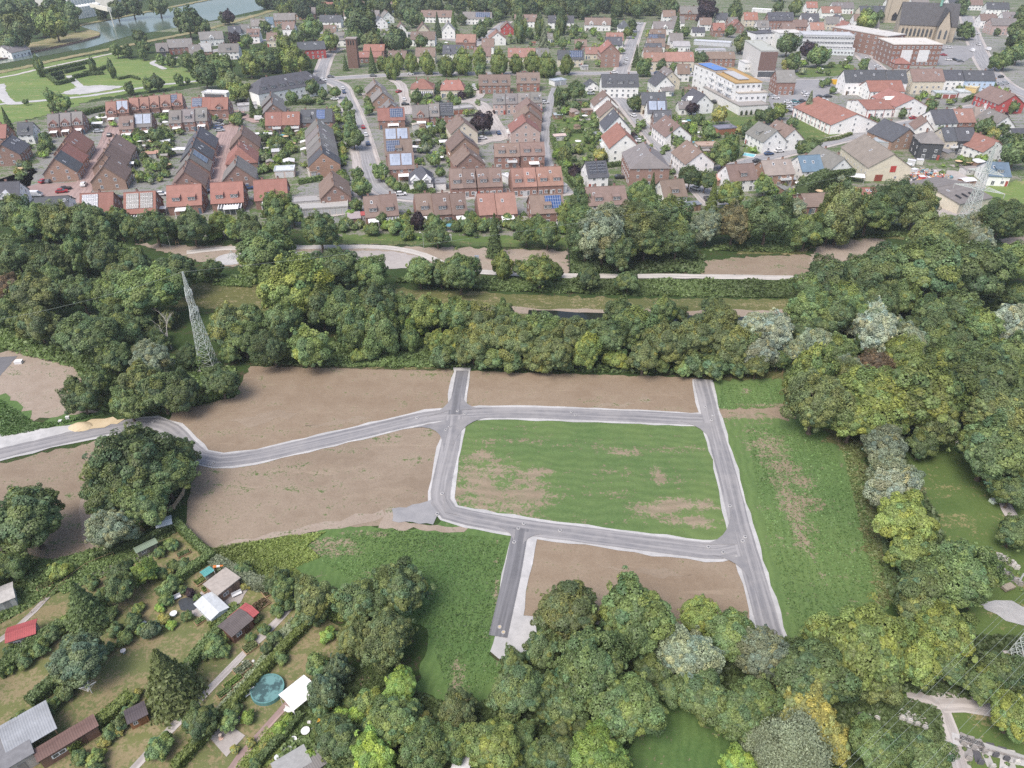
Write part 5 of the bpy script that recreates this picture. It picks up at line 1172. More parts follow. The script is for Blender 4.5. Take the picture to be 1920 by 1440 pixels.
# red-roofed white shopping complex
for a in [("N",1607,213,34,101,'r','w',"n",9,4.6,24,"shopping_hall","long red-roofed white hall with panelled garage-like front beside the car park"),
          ("F",1625,151,1689,2,'r','w',"n",9,5,14,"shopping_hall","red-tiled hall with white gable behind the panelled shopping hall"),
          ("N",1714,184,22,98,'r','w',"nD1",9,5.2,17,"shopping_hall","red-roofed white hall with dark glazed gable at the right of the complex"),
          ("F",1610,187,1690,6,'r','w',"n",6.5,4.2,20,"shopping_hall","low red roof joining the halls of the white complex")]:
    k,x,y,p3,an,rf,wl,op,rh,eh,dp,nm,lb=a; E=G(x,y,rh); dd=Vector((math.cos(R(an)),math.sin(R(an)),0))
    if k=='F': fe=depth_at(E); L=((p3-960)*fe-FPX*E.x)/(FPX*dd.x-(p3-960)*dd.y*cT); sd=-1
    else: L=p3; sd=1
    o=house(E+dd*L/2,R(an),L,dp,rh,eh,rf,wl,op+('N' if k=='N' else ''),nm,sd); tag(o,lb,"shopping hall")
    mb=MB(); s=sd; hy=dp/2
    for i in range(int(L/4)+1): x0=-L/2+i*(L-.3)/int(L/4); mb.box(x0,s*hy-(.06 if s<0 else 0),0,x0+.3,s*hy+(.0 if s<0 else .06),eh-.1)
    mb.build("red_pilasters",M['matte'],o,color=(.33,.09,.08))
# modern brick block with pale flat roofs
o=building(1700,115,"brick_block","modern red brick block with pale flat roofs and white window panels")
block(o,1664,69,1698,65,13,46,BR,(.52,.5,.47),4,3,'brick',8); A,d,n,L,rz=block(o,1676,84,1768,84,12.6,24,BR,(.58,.55,.5),4,11,'brick',4)
for q in (.2,.55):
    p=A+d*(L*q)-n*.08; mb=MB(); mb.box(0,0,2.5,L*.22,.06,9.6); mb.build("white_panel",M['plaster'],o,loc=p,rot=(0,0,rz),color=(.68,.68,.67))
E=G(1676,108,6); E2=G(1704,108,6); oo=house((E+E2)/2,0,(E2-E).length,9,6,3.4,'r','k',"hn","brick_pavilion"); tag(oo,"small brick pavilion with red pyramid roof in front of the brick block","pavilion")
# long pale school / clinic wing
o=building(1550,95,"clinic_building","long pale four-storey flat-roofed building with window bands")
block(o,1417,64,1461,62,9.5,14,WHT,(.10,.1,.11),2,5); block(o,1462,63,1507,62,10.5,14,(.62,.62,.6),(.55,.53,.5),3,8); block(o,1507,66,1603,68,12,15,(.60,.61,.60),(.46,.47,.48),4,18,wsz=(2.2,1.6),side=0); block(o,1545,91,1603,93,4,7,(.6,.64,.64),(.6,.6,.6),1,9)
o=building(1440,125,"slab_building","tall narrow flat-roofed block with brown brick end wall")
A,d,n,L,rz=block(o,1427,96,1460,96,15,36,(.60,.58,.55),(.40,.41,.37),0,0,side=0); mb=MB(); mb.box(0,-.12,4.2,L,-.02,14.6); mb.build('end_wall',M['brick'],o,loc=A,rot=(0,0,rz),color=(.19,.115,.10)); mb=MB(); mb.box(.4,-.14,.6,L-.4,-.02,3.6); mb.build('shopfront',M['glass'],o,loc=A,rot=(0,0,rz)); block(o,1398,119,1428,118,5.2,10,WHT,(.5,.5,.5),1,5); block(o,1428,128,1456,128,4.5,9,WHT,(.33,.26,.23),1,3)
# church
o=empty("church",G(1745,62)); tag(o,"large sandstone church with steep dark roof, transept and square tower","church"); b=Vector(o.location)
E0=G(1694,4,24); E1=G(1800,8,24); d=E1-E0; d.z=0; L=d.length; d.normalize(); n=Vector((-d.y,d.x,0)); rz=math.atan2(d.y,d.x); base=Vector((E0.x,E0.y,0))-b
mb=MB(); hy=14; SC=(.43,.37,.29)
mb.poly([(0,-hy,0),(L,-hy,0),(L,-hy,11),(0,-hy,11)]); mb.poly([(L,hy,0),(0,hy,0),(0,hy,11),(L,hy,11)]); mb.poly([(L,-hy,0),(L,hy,0),(L,hy,11),(L,0,23.8),(L,-hy,11)]); mb.poly([(0,hy,0),(0,-hy,0),(0,-hy,11),(0,0,23.8),(0,hy,11)])
mb.box(L*.66,-hy-8,0,L*.86,-hy,11); mb.poly([(L*.66,-hy-8,11),(L*.86,-hy-8,11),(L*.76,-hy-8,21.5)])
for i in range(9): x=L*(.04+i*.072); mb.box(x-.5,-hy-1.3,0,x+.5,-hy,9.5)
mb.build("nave_wall",M['plaster'],o,loc=base,rot=(0,0,rz),color=SC)
mb=MB(); mb.slab([(-.5,0,24.4),(-.5,-hy-.6,10.6),(L+.5,-hy-.6,10.6),(L+.5,0,24.4)],.3); mb.slab([(L+.5,0,24.4),(L+.5,hy+.6,10.6),(-.5,hy+.6,10.6),(-.5,0,24.4)],.3)
x0,x1,xm=L*.65,L*.87,L*.76; mb.slab([(xm,-hy-8.5,22),(xm,-2,22),(x0-.4,-hy+.9*1,10.9),(x0-.4,-hy-8.5,10.9)][::-1],.25); mb.slab([(xm,-hy-8.5,22),(xm,-2,22),(x1+.4,-hy+.9,10.9),(x1+.4,-hy-8.5,10.9)],.25)
mb.build("roof",M['tile'],o,loc=base,rot=(0,0,rz),color=(.085,.083,.085))
mb=MB()
for i in range(8):
    x=L*(.08+i*.072); mb.poly([(x-.7,-hy-.04,3),(x+.7,-hy-.04,3),(x+.7,-hy-.04,7.4),(x,-hy-.04,8.8),(x-.7,-hy-.04,7.4)])
for x in (L*.71,L*.81): mb.poly([(x-.8,-hy-8.04,3),(x+.8,-hy-8.04,3),(x+.8,-hy-8.04,8),(x,-hy-8.04,9.6),(x-.8,-hy-8.04,8)])
mb.build("pointed_windows",M['glass'],o,loc=base,rot=(0,0,rz))
c=G(1674,43)-b; mb=MB(); mb.box(-7.5,0,0,7.5,15,44); mb.box(-8,-.5,0,8,15.5,1.5); mb.box(-8,-.5,20,8,15.5,21); mb.box(-8,-.5,33,8,15.5,34)
for x in (-7.5,6): mb.box(x-.6,-1,0,x+2.1,0,31)
w=mb.build("tower",M['plaster'],o,loc=c,rot=(0,0,rz),color=SC); mb=MB()
for x in (-2.6,2.6):
    for z in (23.5,35): mb.poly([(x-1.1,-.55,z),(x+1.1,-.55,z),(x+1.1,-.55,z+6),(x,-.55,z+8),(x-1.1,-.55,z+6)])
mb.poly([(-2,-.55,2),(2,-.55,2),(2,-.55,6),(0,-.55,8.5),(-2,-.55,6)]); mb.build("belfry_openings",M['dark'],w)
mb=MB(); 
for k in range(4):
    q=[(-8,-.5,44),(8,-.5,44),(8,15.5,44),(-8,15.5,44)]; mb.poly([q[k],q[(k+1)%4],(0,7.5,70)])
mb.build("spire",M['tile'],w,color=(.10,.11,.11))
c=G(1766,6,24.5)-b; mb=MB(); mb.tube((0,0,-2),(0,0,2),.9,.9,8); mb.tube((0,0,2),(0,0,8),1.1,.05,8); mb.build("copper_turret",M['matte'],o,loc=c,color=(.22,.42,.34))
# brick bell tower of the low hall
c=G(663,128); o=empty("bell_tower",c); tag(o,"slender square brick bell tower beside the low red roofs","tower"); mb=MB(); mb.box(-3.2,0,0,3.2,6,17); mb.build("shaft",M['brick'],o,color=(.20,.11,.085)); mb=MB(); mb.box(-3.5,-.3,17,3.5,6.3,17.5); mb.build("cap",M['matte'],o,color=(.3,.26,.24))
mb=MB()
for x in (-1.6,0,1.6): mb.box(x-.4,-.06,13.6,x+.4,0,16.2)
mb.build("bell_louvre",M['dark'],o)
# barn and workshop
E=G(1677,288,10.8); dd=Vector((math.cos(R(91)),math.sin(R(91)),0)); o=house(E+dd*13.5,R(91),27,17,10.8,5.6,'n','y',"nNk0","barn",1,False); tag(o,"huge old barn with pale tan roof and cream walls with red hatch","barn")
for i in range(8):
    mobj("window",WIN,o,loc=(-12+i*3.4,8.505,2.6),rot=(0,0,math.pi),scale=(.7,1,.7))
for y,z,w,h in ((-3,1,1,1),(3.4,1,1,1),(-1.5,4.8,.8,.8)): mobj("window",WIN,o,loc=(-13.505,y,z),rot=(0,0,-math.pi/2),scale=(w,1,h))
mb=MB(); mb.box(-13.6,-2.4,3.6,-13.5,-.2,6); mb.build("red_hatch",M['matte'],o,color=(.42,.06,.05)); mb=MB(); mb.box(-13.6,2,0,-13.5,5,2.6); mb.build("gate",M['matte'],o,color=(.25,.07,.05))
E=G(1741,349,5.6); E2=G(1801,338,5.6); d=E2-E; d.z=0; o=house((E+E2)/2+Vector((d.y,-d.x,0)).normalized()*2,math.atan2(d.y,d.x),d.length,24,5.6,3.8,'g','y',"nk0","workshop",-1,False); tag(o,"wide low workshop with faded grey sheet roof beside the pylon","workshop")
mb=MB()
for i in range(4): x=-d.length*.3+i*d.length*.2; mb.slab([(x-.35,-7,5.0),(x-.35,-9.5,4.62),(x+.35,-9.5,4.62),(x+.35,-7,5.0)],.12)
mb.build("roof_lights",M['dark'],o); 
# garages
def garage_row(x1,y1,x2,y2,n,doorc,wallc,roofc,label,dep=6,h=2.6):
    o=building((x1+x2)/2,(y1+y2)/2,"garage_row",label,"garage"); A,d,nn,L,rz=block(o,x1,y1,x2,y2,h,dep,wallc,roofc)
    for i in range(n):
        p=A+d*((i+.5)/n*L)-nn*.02; mobj("garage_door",DOOR,o,loc=(p.x,p.y,.03),rot=(0,0,rz),scale=(L/n*.82,1,2.15),color=doorc)
GW=(.55,.52,.48); GRF=(.34,.33,.32)
for a in [(548,381,650,374,9,(.27,.10,.07),GW,GRF,"long garage row with red-brown doors in the left settlement"),(548,395,652,388,9,(.45,.46,.46),GW,(.38,.37,.35),"lower garage row with grey doors in front of the red-doored row"),
 (583,324,622,318,4,(.5,.5,.5),GW,(.38,.33,.28),"tan flat-roofed garages at the foot of the dark terrace"),(850,206,889,202,4,(.33,.14,.09),GW,(.36,.35,.34),"low garages with brown doors beside the copper beech"),
 (815,345,836,344,1,(.7,.7,.69),WHT,(.25,.25,.26),"white garage with grey roof beside the hipped villa"),(1040,153,1062,150,2,(.4,.4,.42),WHT,(.38,.42,.46),"small pale garage at the top of the foot lane"),
 (446,200,482,197,3,(.65,.65,.65),WHT,(.4,.39,.38),"white garages behind the red hipped pair"),(514,322,551,320,2,(.6,.6,.6),(.6,.5,.45),(.55,.58,.6),"pale flat roofs behind the front row of red houses"),
 (378,174,424,176,1,(.1,.1,.11),WHT,(.62,.62,.62),"white flat-roofed hall beside the park car area"),(1427,272,1460,274,1,(.5,.5,.5),WHT,(.6,.6,.6),"white cube extension with flat roof at the villa drive"),
 (1310,275,1352,274,1,(.15,.12,.1),WHT,(.4,.3,.24),"flat brown-roofed annex behind the white gable"),(1348,243,1382,240,1,(.3,.14,.08),(.35,.16,.1),(.2,.2,.24),"dark flat garden roof with orange-brown wall"),
 (956,336,966,334,1,(.7,.7,.7),WHT,(.65,.65,.65),"single white garage left of the pale red row"),(1052,350,1063,348,1,(.7,.7,.7),WHT,(.6,.6,.6),"single white garage right of the pale red row"),
 (1301,77,1370,81,6,(.5,.52,.54),(.5,.5,.5),(.5,.52,.55),"long low grey workshop roof with skylights"),(1309,95,1362,94,3,(.5,.5,.5),WHT,(.42,.42,.44),"low white shed in front of the grey workshop"),
 (1410,17,1446,19,4,(.6,.6,.6),WHT,(.7,.7,.7),"white flat-roofed hall at the wood edge"),(1787,168,1800,174,1,(.3,.1,.08),WHT,(.5,.53,.52),"pale flat-roofed shop with two brown doors"),
 (1755,175,1795,176,3,(.3,.1,.08),WHT,(.42,.46,.46),"low grey-roofed garages below the street front"),(1810,163,1832,166,1,(.6,.45,.2),(.6,.45,.25),(.6,.5,.3),"small yellowish kiosk below the pale blue house"),
 (1851,148,1868,148,1,(.25,.12,.05),(.45,.23,.1),(.42,.22,.1),"orange wooden annex right of the pale blue house"),(1846,196,1885,203,2,(.6,.6,.6),WHT,(.62,.63,.62),"wide white flat roof beside the red gable wall"),
 (1640,266,1680,270,1,(.4,.4,.4),GW,(.36,.4,.42),"blue-grey flat roof behind the barn")]: garage_row(*a)
# ------------------------------------------------------------------ sheds, pavilions
def shed(x,y,w,dp,h,ang,roofc,wallc,label,name="garden_shed",cat="shed",open_=False,pitch=0.25,flat=False):
    c=G(x,y,0); o=empty(name,c,R(ang)); mb=MB(); hx,hy=w/2,dp/2
    if open_:
        for a in (-1,1):
            for b in (-1,1): mb.box(a*hx-.06*(a>0)*2,b*hy-.06*(b>0)*2,0,a*hx+.12*(a<0),b*hy+.12*(b<0),h-.05)
        mb.build("posts",M['wood'],o)
    else:
        rr=h+hy*pitch if not flat else h
        for s in (-1,1): mb.poly([(s*hx,s*-hy,0),(s*hx,s*hy,0),(s*hx,s*hy,h)]+([] if flat else [(s*hx,0,rr-.05)])+[(s*hx,s*-hy,h)])
        for s in (-1,1): mb.poly([(s*-hx,s*hy,0),(s*-hx,s*hy,h),(s*hx,s*hy,h),(s*hx,s*hy,0)])
        mb.build("wall",M['matte'],o,color=wallc)
        mobj("door",DOOR,o,loc=(hx*.4,-hy-.01,.02),scale=(.85,.6,min(1.9,h*.88)),color=[q*.6 for q in wallc]); mobj("window",WIN,o,loc=(-hx*.4,-hy-.01,h*.4),scale=(w*.25,.6,.7))
    mb=MB(); e=.25
    if flat: mb.box(-hx-e,-hy-e,h+.01,hx+e,hy+e,h+.16)
    else:
        mb.slab([(-hx-e,0,h+hy*pitch),(-hx-e,-hy-e,h-e*pitch),(hx+e,-hy-e,h-e*pitch),(hx+e,0,h+hy*pitch)],.08); mb.slab([(hx+e,0,h+hy*pitch),(hx+e,hy+e,h-e*pitch),(-hx-e,hy+e,h-e*pitch),(-hx-e,0,h+hy*pitch)],.08)
    mb.build("roof",M['tile'] if (not flat and sum(roofc)<1.2) else M['matte'],o,color=roofc); tag(o,label,cat); return o
RD=(.36,.09,.09)
for a in [(447,1183,3.6,3.0,2.1,55,(.13,.11,.105),(.18,.1,.07),"dark brown garden shed with low gable roof in the middle allotment"),(461,1168,3.0,2.8,2.0,55,RD,(.3,.08,.06),"small shed with bright red roof attached behind the dark brown one"),
 (422,1108,3.9,3.4,2.3,55,(.36,.32,.28),(.3,.2,.15),"square tan flat-roofed cabin in the pond garden","garden_cabin","cabin",False,.25,True),(402,1152,4.4,2.8,2.2,-40,(.5,.52,.52),(.55,.58,.55),"white-roofed garden pavilion beside the pond"),
 (392,1083,1.3,1.1,1.6,50,(.10,.32,.30),(.3,.3,.25),"tiny teal-roofed hutch in the pond garden"),(50,1199,3.6,2.6,2.2,25,RD,(.35,.33,.3),"small hut with bright red roof and grey panel in left allotment"),
 (262,1350,2.2,2.0,1.9,35,(.09,.075,.08),(.28,.14,.07),"little brown playhouse with dark gable roof under the big conifer"),(22,1425,5.2,6,2.6,42,(.19,.19,.195),(.4,.38,.36),"dark grey felt-roofed shed in the bottom left corner","garden_shed","shed",False,.1,True),
 (65,1385,5.4,5,2.7,42,(.30,.315,.33),(.3,.28,.26),"large light grey roof on posts beside the felt-roofed shed","garden_carport","carport",True,.12),(135,1400,7,1.8,2.3,42,(.16,.10,.085),(.2,.12,.09),"long narrow brown-roofed shed beside the light grey carport roof","garden_shed","shed",False,.2),
 (7,1135,4,3.4,2.4,35,(.45,.43,.4),(.5,.5,.48),"pale hut with small glass roof at the left edge"),(312,991,2.2,1.9,1.8,25,(.6,.63,.62),(.5,.52,.5),"small glass greenhouse at the corner of the wire fence","greenhouse"),
 (239,1024,1.5,.8,.8,30,(.6,.62,.63),(.5,.5,.5),"low white cold frame beside the dark fence hedge","cold_frame","cold frame",False,.1,True),(278,1035,3.2,1.1,1.7,42,(.22,.28,.2),(.25,.24,.2),"narrow green-roofed lean-to below the greenhouse"),
 (795,1390,1.6,1.6,2.0,0,(.28,.29,.31),(.3,.25,.2),"little grey-roofed hut among the bushes beside the golden bush"),(855,1415,1.6,3.2,2.1,80,(.11,.11,.115),(.2,.17,.14),"dark corrugated shed behind the golden-green tree","garden_shed","shed",False,.2),(868,1445,1.8,1.8,2.0,70,(.62,.62,.62),(.6,.6,.6),"white-roofed hutch at the bottom edge","garden_shed","shed",False,.2),
 (552,1448,4,2.4,2.2,35,(.30,.30,.29),(.35,.33,.3),"flat grey shed roof at the bottom left of the bright bush","garden_shed","shed",False,.1,True),(600,1440,3.4,2.0,2.2,40,(.2,.19,.18),(.25,.22,.2),"corrugated dark shed at the bottom right of the bright bush","garden_shed","shed",False,.15),
 (96,427,3,2.4,2.1,10,(.3,.3,.3),(.5,.5,.5),"small grey shed inside the tree belt"),(112,275,0,0,0,0,0,0,"")]:
    if a[2]: shed(*a)
SH=[(690,412,RD,"red-roofed hut at the left end of the garden row"),(1045,222,(.35,.4,.42),"pale grey hut on the back garden lawn"),(1075,216,(.3,.24,.21),"brown hut row behind the back garden"),(1100,214,(.3,.24,.21),"long brown hut beside the white terrace roof"),(1048,262,(.5,.4,.36),"pinkish hut beside the turquoise pool"),(1122,258,(.25,.26,.28),"hut with dark panel beside the white red-roofed house"),
 (1140,236,(.28,.22,.19),"brown garage roof left of the white red-roofed house"),(283,296,(.4,.24,.18),"reddish hut in the left kitchen gardens"),(307,293,(.45,.28,.2),"small red hut right of the white-windowed one"),(310,275,(.6,.6,.6),"white hut in the kitchen gardens below the purple bush"),(195,228,(.6,.6,.6),"white flat roof beside the triple terrace"),(222,229,(.35,.5,.48),"teal glass roof beside the pale terrace"),
 (520,292,(.5,.5,.5),"grey hut in the kitchen gardens left of the dark terrace"),(543,311,(.6,.6,.6),"white hut above the pale flat roofs"),(780,241,(.42,.38,.33),"tan hut below the grey terrace"),(812,247,(.3,.36,.34),"green-grey hut behind the yellow gable"),(690,184,(.3,.28,.27),"small dark hut beside the street gables"),(1240,132,(.35,.3,.28),"brown hut beside the linden road"),
 (1785,262,(.27,.25,.23),"low brown hut below the pyramid-roofed house"),(1772,292,(.2,.2,.21),"dark hut with solar panel behind the scrap yard"),(1815,325,(.3,.27,.25),"brown hut right of the scrap heap"),(1830,312,(.6,.6,.6),"long white lean-to beside the lattice pylon"),(1862,328,(.55,.55,.55),"white-roofed annex right of the lattice pylon"),(1810,347,(.68,.68,.68),"small white roof behind the workshop"),
 (1460,337,(.36,.38,.4),"grey garden roof below the tan-roofed house"),(1473,345,(.5,.52,.54),"light grey garden roof beside the tall hedge"),(1345,343,(.5,.28,.22),"pale red low roof below the red terrace house"),(1297,393,(.18,.2,.24),"dark grey hut among the oaks at the town edge"),(1470,362,(.2,.2,.19),"dark gable roof hidden behind the oaks"),(1372,330,(.5,.08,.08),"bright red flat terrace roof"),
 (665,416,(.35,.3,.3),"reddish-grey hut left of the garden row"),(833,415,(.1,.3,.5),"bright blue tarpaulin roof in the garden row"),(1095,130,(.3,.3,.3),"small grey hut behind the linden road"),(1500,118,(.4,.38,.36),"low hut on the clinic lawn")]
for i,(x,y,c,l) in enumerate(SH): shed(x,y,rnd.uniform(4,6.5),rnd.uniform(3,4.5),2.3,rnd.choice((14,104,10)),c,rnd.choice(((.4,.36,.32),(.3,.2,.15),(.55,.54,.52))),l,"garden_shed","shed",False,.22,i%3==0)
# white canopies and tent roofs
def canopy(x,y,w,dp,ang,label,h=2.5,name="white_canopy"):
    c=G(x,y); o=empty(name,c,R(ang)); mb=MB()
    for a in (-1,1):
        for b in (-1,1): mb.tube((a*w/2*.94,b*dp/2*.94,0),(a*w/2*.94,b*dp/2*.94,h-.02),.04,.04,5)
    mb.build("posts",M['white'],o); mb=MB(); mb.slab([(-w/2,0,h+.45),(-w/2,-dp/2,h),(w/2,-dp/2,h),(w/2,0,h+.45)],.05); mb.slab([(w/2,0,h+.45),(w/2,dp/2,h),(-w/2,dp/2,h),(-w/2,0,h+.45)],.05); mb.build("roof",M['white'],o); tag(o,label,"canopy")
canopy(565,1316,4.2,3.6,48,"bright white pavilion tent beside the round teal pool",2.3,"pavilion_tent")
for x,y,w,dp,a,l in [(337,291,3.5,9,104,"long white canopy behind the stepped row of the left lane"),(487,262,3,12,104,"long white canopy between middle lane houses and kitchen gardens"),(573,276,3,4,104,"white canopy at the upper left side of the dark terrace"),(574,290,3,4,104,"white canopy at the lower left side of the dark terrace"),(186,240,5,4,14,"white canopy beside the triple gabled terrace"),(243,317,5,3.5,14,"white canopy behind the left lane houses"),(776,287,3,8,98,"white canopy along the solar terrace"),(850,298,4,4,14,"white tent left of the balcony gable"),(832,275,4,4,10,"white canopy in the garden behind the yellow gables"),(868,325,5,3,10,"white canopy strip at the settlement yard"),(1600,340,7,5,-15,"white tent roof beside the blue pool of the barn yard"),(1122,219,5,4,95,"white terrace roof beside the cream gable"),(865,413,4,3,14,"white garden tent in the garden row"),(812,405,5,3,14,"white awning over a terrace in the garden row"),(1136,392,5,4,12,"white parasols on the terrace at the oak edge"),(160,420,4,3,10,"white canopy glimpsed behind the tree belt"),(232,411,5,3,10,"white canopy in front of the front row"),(302,402,5,3,10,"white canopy right of the black-panelled house"),(437,400,5,5,10,"white glazed garden room below the red front row"),(25,297,4,5,104,"white carport roof at the left edge, upper one"),(18,304,4,5,104,"white carport roof at the left edge, lower one"),(640,268,0,0,0,"")]:
    if w: canopy(x,y,w,dp,a,l)
# ------------------------------------------------------------------ pools
t,_,p_=objcol('pool_cover',.5,.35,.9,.3); M['cover']=t.col(t.mix(t.ramp(t.noise(p_,.8,5,.6),.45,.6),t.mix(1.0,t.oc(),(.55,.5,.5),'MULTIPLY'),t.mix(1.0,t.oc(),(1.5,1.4,1.35),'MULTIPLY')),.45)
def pool(x,y,rx,ry,label,rect=0,ang=0,water=(.22,.56,.62),h=.35):
    c=G(x,y); o=empty("garden_pool",c,R(ang)); mb=MB()
    if rect:
        for q in ((-rx-.4,-ry-.4,rx+.4,-ry),(-rx-.4,ry,rx+.4,ry+.4),(-rx-.4,-ry,-rx,ry),(rx,-ry,rx+.4,ry)): mb.box(q[0],q[1],0.05,q[2],q[3],h)
    else:
        n=28
        for i in range(n):
            a0,a1=6.2832*i/n,6.2832*(i+1)/n
            for r0,r1,z0,z1 in ((1.0,1.0,0,h),(1.0,.93,h,h)):
                mb.poly([(rx*r0*math.cos(a0),ry*r0*math.sin(a0),z0),(rx*r0*math.cos(a1),ry*r0*math.sin(a1),z0),(rx*r1*math.cos(a1),ry*r1*math.sin(a1),z1),(rx*r1*math.cos(a0),ry*r1*math.sin(a0),z1)])
            mb.poly([(rx*.93*math.cos(a0),ry*.93*math.sin(a0),h),(rx*.93*math.cos(a1),ry*.93*math.sin(a1),h),(rx*.93*math.cos(a1),ry*.93*math.sin(a1),h-.2),(rx*.93*math.cos(a0),ry*.93*math.sin(a0),h-.2)])
    mb.build("rim",M['matte'],o,color=(.6,.6,.58) if h<.6 else (.12,.26,.25)); mb=MB()
    if rect: mb.poly([(-rx,-ry,h-.1),(rx,-ry,h-.1),(rx,ry,h-.1),(-rx,ry,h-.1)])
    else: mb.poly([(rx*.93*math.cos(6.2832*i/28),ry*.93*math.sin(6.2832*i/28),h-.06) for i in range(28)])
    mb.build("water",M['cover'] if h>.72 else M['paint'],o,color=water); tag(o,label,"pool")
pool(1137,268,4,2.5,"turquoise rectangular pool in the back garden",1,95); pool(1008,413,2.4,2.2,"round light blue pool below the blue solar house",0,0,(.25,.55,.68),.7); pool(1393,290,5,2,"turquoise pool beside the villa lawn",1,150); pool(1586,329,3,2,"blue pool beside the white tent roof",1,80,(.2,.45,.6)); pool(503,1296,2.35,2.35,"round teal covered pool on the dry allotment lawn",0,0,(.09,.19,.19),.75)
c=G(357,1133); mb=MB(); pts=[(1.9*math.cos(t)*(1+.2*math.sin(3*t)),1.6*math.sin(t)*(1+.15*math.cos(2*t))) for t in [i*.3142 for i in range(20)]]; mb.poly([(x,y,.14) for x,y in pts]); mb.box(-.3,1.4,0,.3,1.9,.3,1)
o=mb.build("garden_pond",[simple("pond_slate",(.06,.065,.07),.35),M['bark']],loc=c); tag(o,"dark slate-coloured pond in the pond garden","pond")
# ------------------------------------------------------------------ cars
def car_meshes():
    def prof(mb,pts,w,m,taper=0.0,zt=1.4):
        n=len(pts); l=[(x,-w/2*(1-taper*max(0,(z-.8)/.7)),z) for x,z in pts]; r=[(x,-y,z) for x,y,z in l]
        for i in range(n): mb.poly([l[i],l[(i+1)%n],r[(i+1)%n],r[i]][::-1],m)
        mb.poly(l,m); mb.poly(r[::-1],m)
    a=MB(); prof(a,[(-2.1,.35),(-1.5,.3),(1.6,.3),(2.1,.35),(2.15,.62),(1.95,.78),(1.05,.9),(-1.75,.95),(-2.1,.85)],1.75,0); b=MB(); prof(b,[(-1.8,.93),(1.1,.89),(.45,1.36),(-1.35,1.4)],1.62,0,.18); r=MB(); prof(r,[(-1.32,1.39),(.42,1.35),(.2,1.47),(-1.1,1.49)],1.36,0)
    v=MB(); prof(v,[(-2.5,.4),(2.3,.4),(2.5,.6),(2.4,1.0),(1.6,1.2),(1.0,2.0),(-2.4,2.1),(-2.5,1.0)],1.9,0,.06); vg=MB(); prof(vg,[(2.36,1.05),(1.62,1.22),(1.12,1.86),(1.3,1.7)],1.78,0,.06)
    w=MB(); w.tube((0,-.1,0),(0,.1,0),.32,.32,12); w.poly([(.32*math.cos(-i*.5236),-.1,.32*math.sin(-i*.5236)) for i in range(12)])
    return a.mesh("car_body",M['paint']),b.mesh("car_windows",M['glass']),r.mesh("car_roof",M['paint']),w.mesh("wheel",M['rubber']),v.mesh("van_body",M['paint']),vg.mesh("van_windshield",M['glass'])
CB,CG,CR,CW,VB,VG=car_meshes()
CC={'w':((.72,.72,.72),'white'),'s':((.42,.44,.46),'silver'),'d':((.035,.037,.042),'black'),'b':((.04,.08,.18),'dark blue'),'r':((.36,.03,.04),'red'),'g':((.16,.17,.18),'grey'),'t':((.07,.2,.22),'teal')}
CARS=[]
def car(x,y,ang,cc,where,van=False):
    p=G(x,y); c,cn=CC[cc]; o=empty("parked_van" if van else "parked_car",(p.x,p.y,.24),R(ang))
    if van: mobj("body",VB,o,color=c); mobj("windshield",VG,o)
    else: mobj("body",CB,o,color=c); mobj("windows",CG,o); mobj("roof",CR,o,color=c)
    for sx in (-1.35,1.35):
        for sy in (-.8,.8): mobj("wheel",CW,o,loc=(sx,sy,.32))
    o["category"]="van" if van else "car"; CARS.append((o,f"{cn} {'van' if van else 'car'} {where}",x,y))
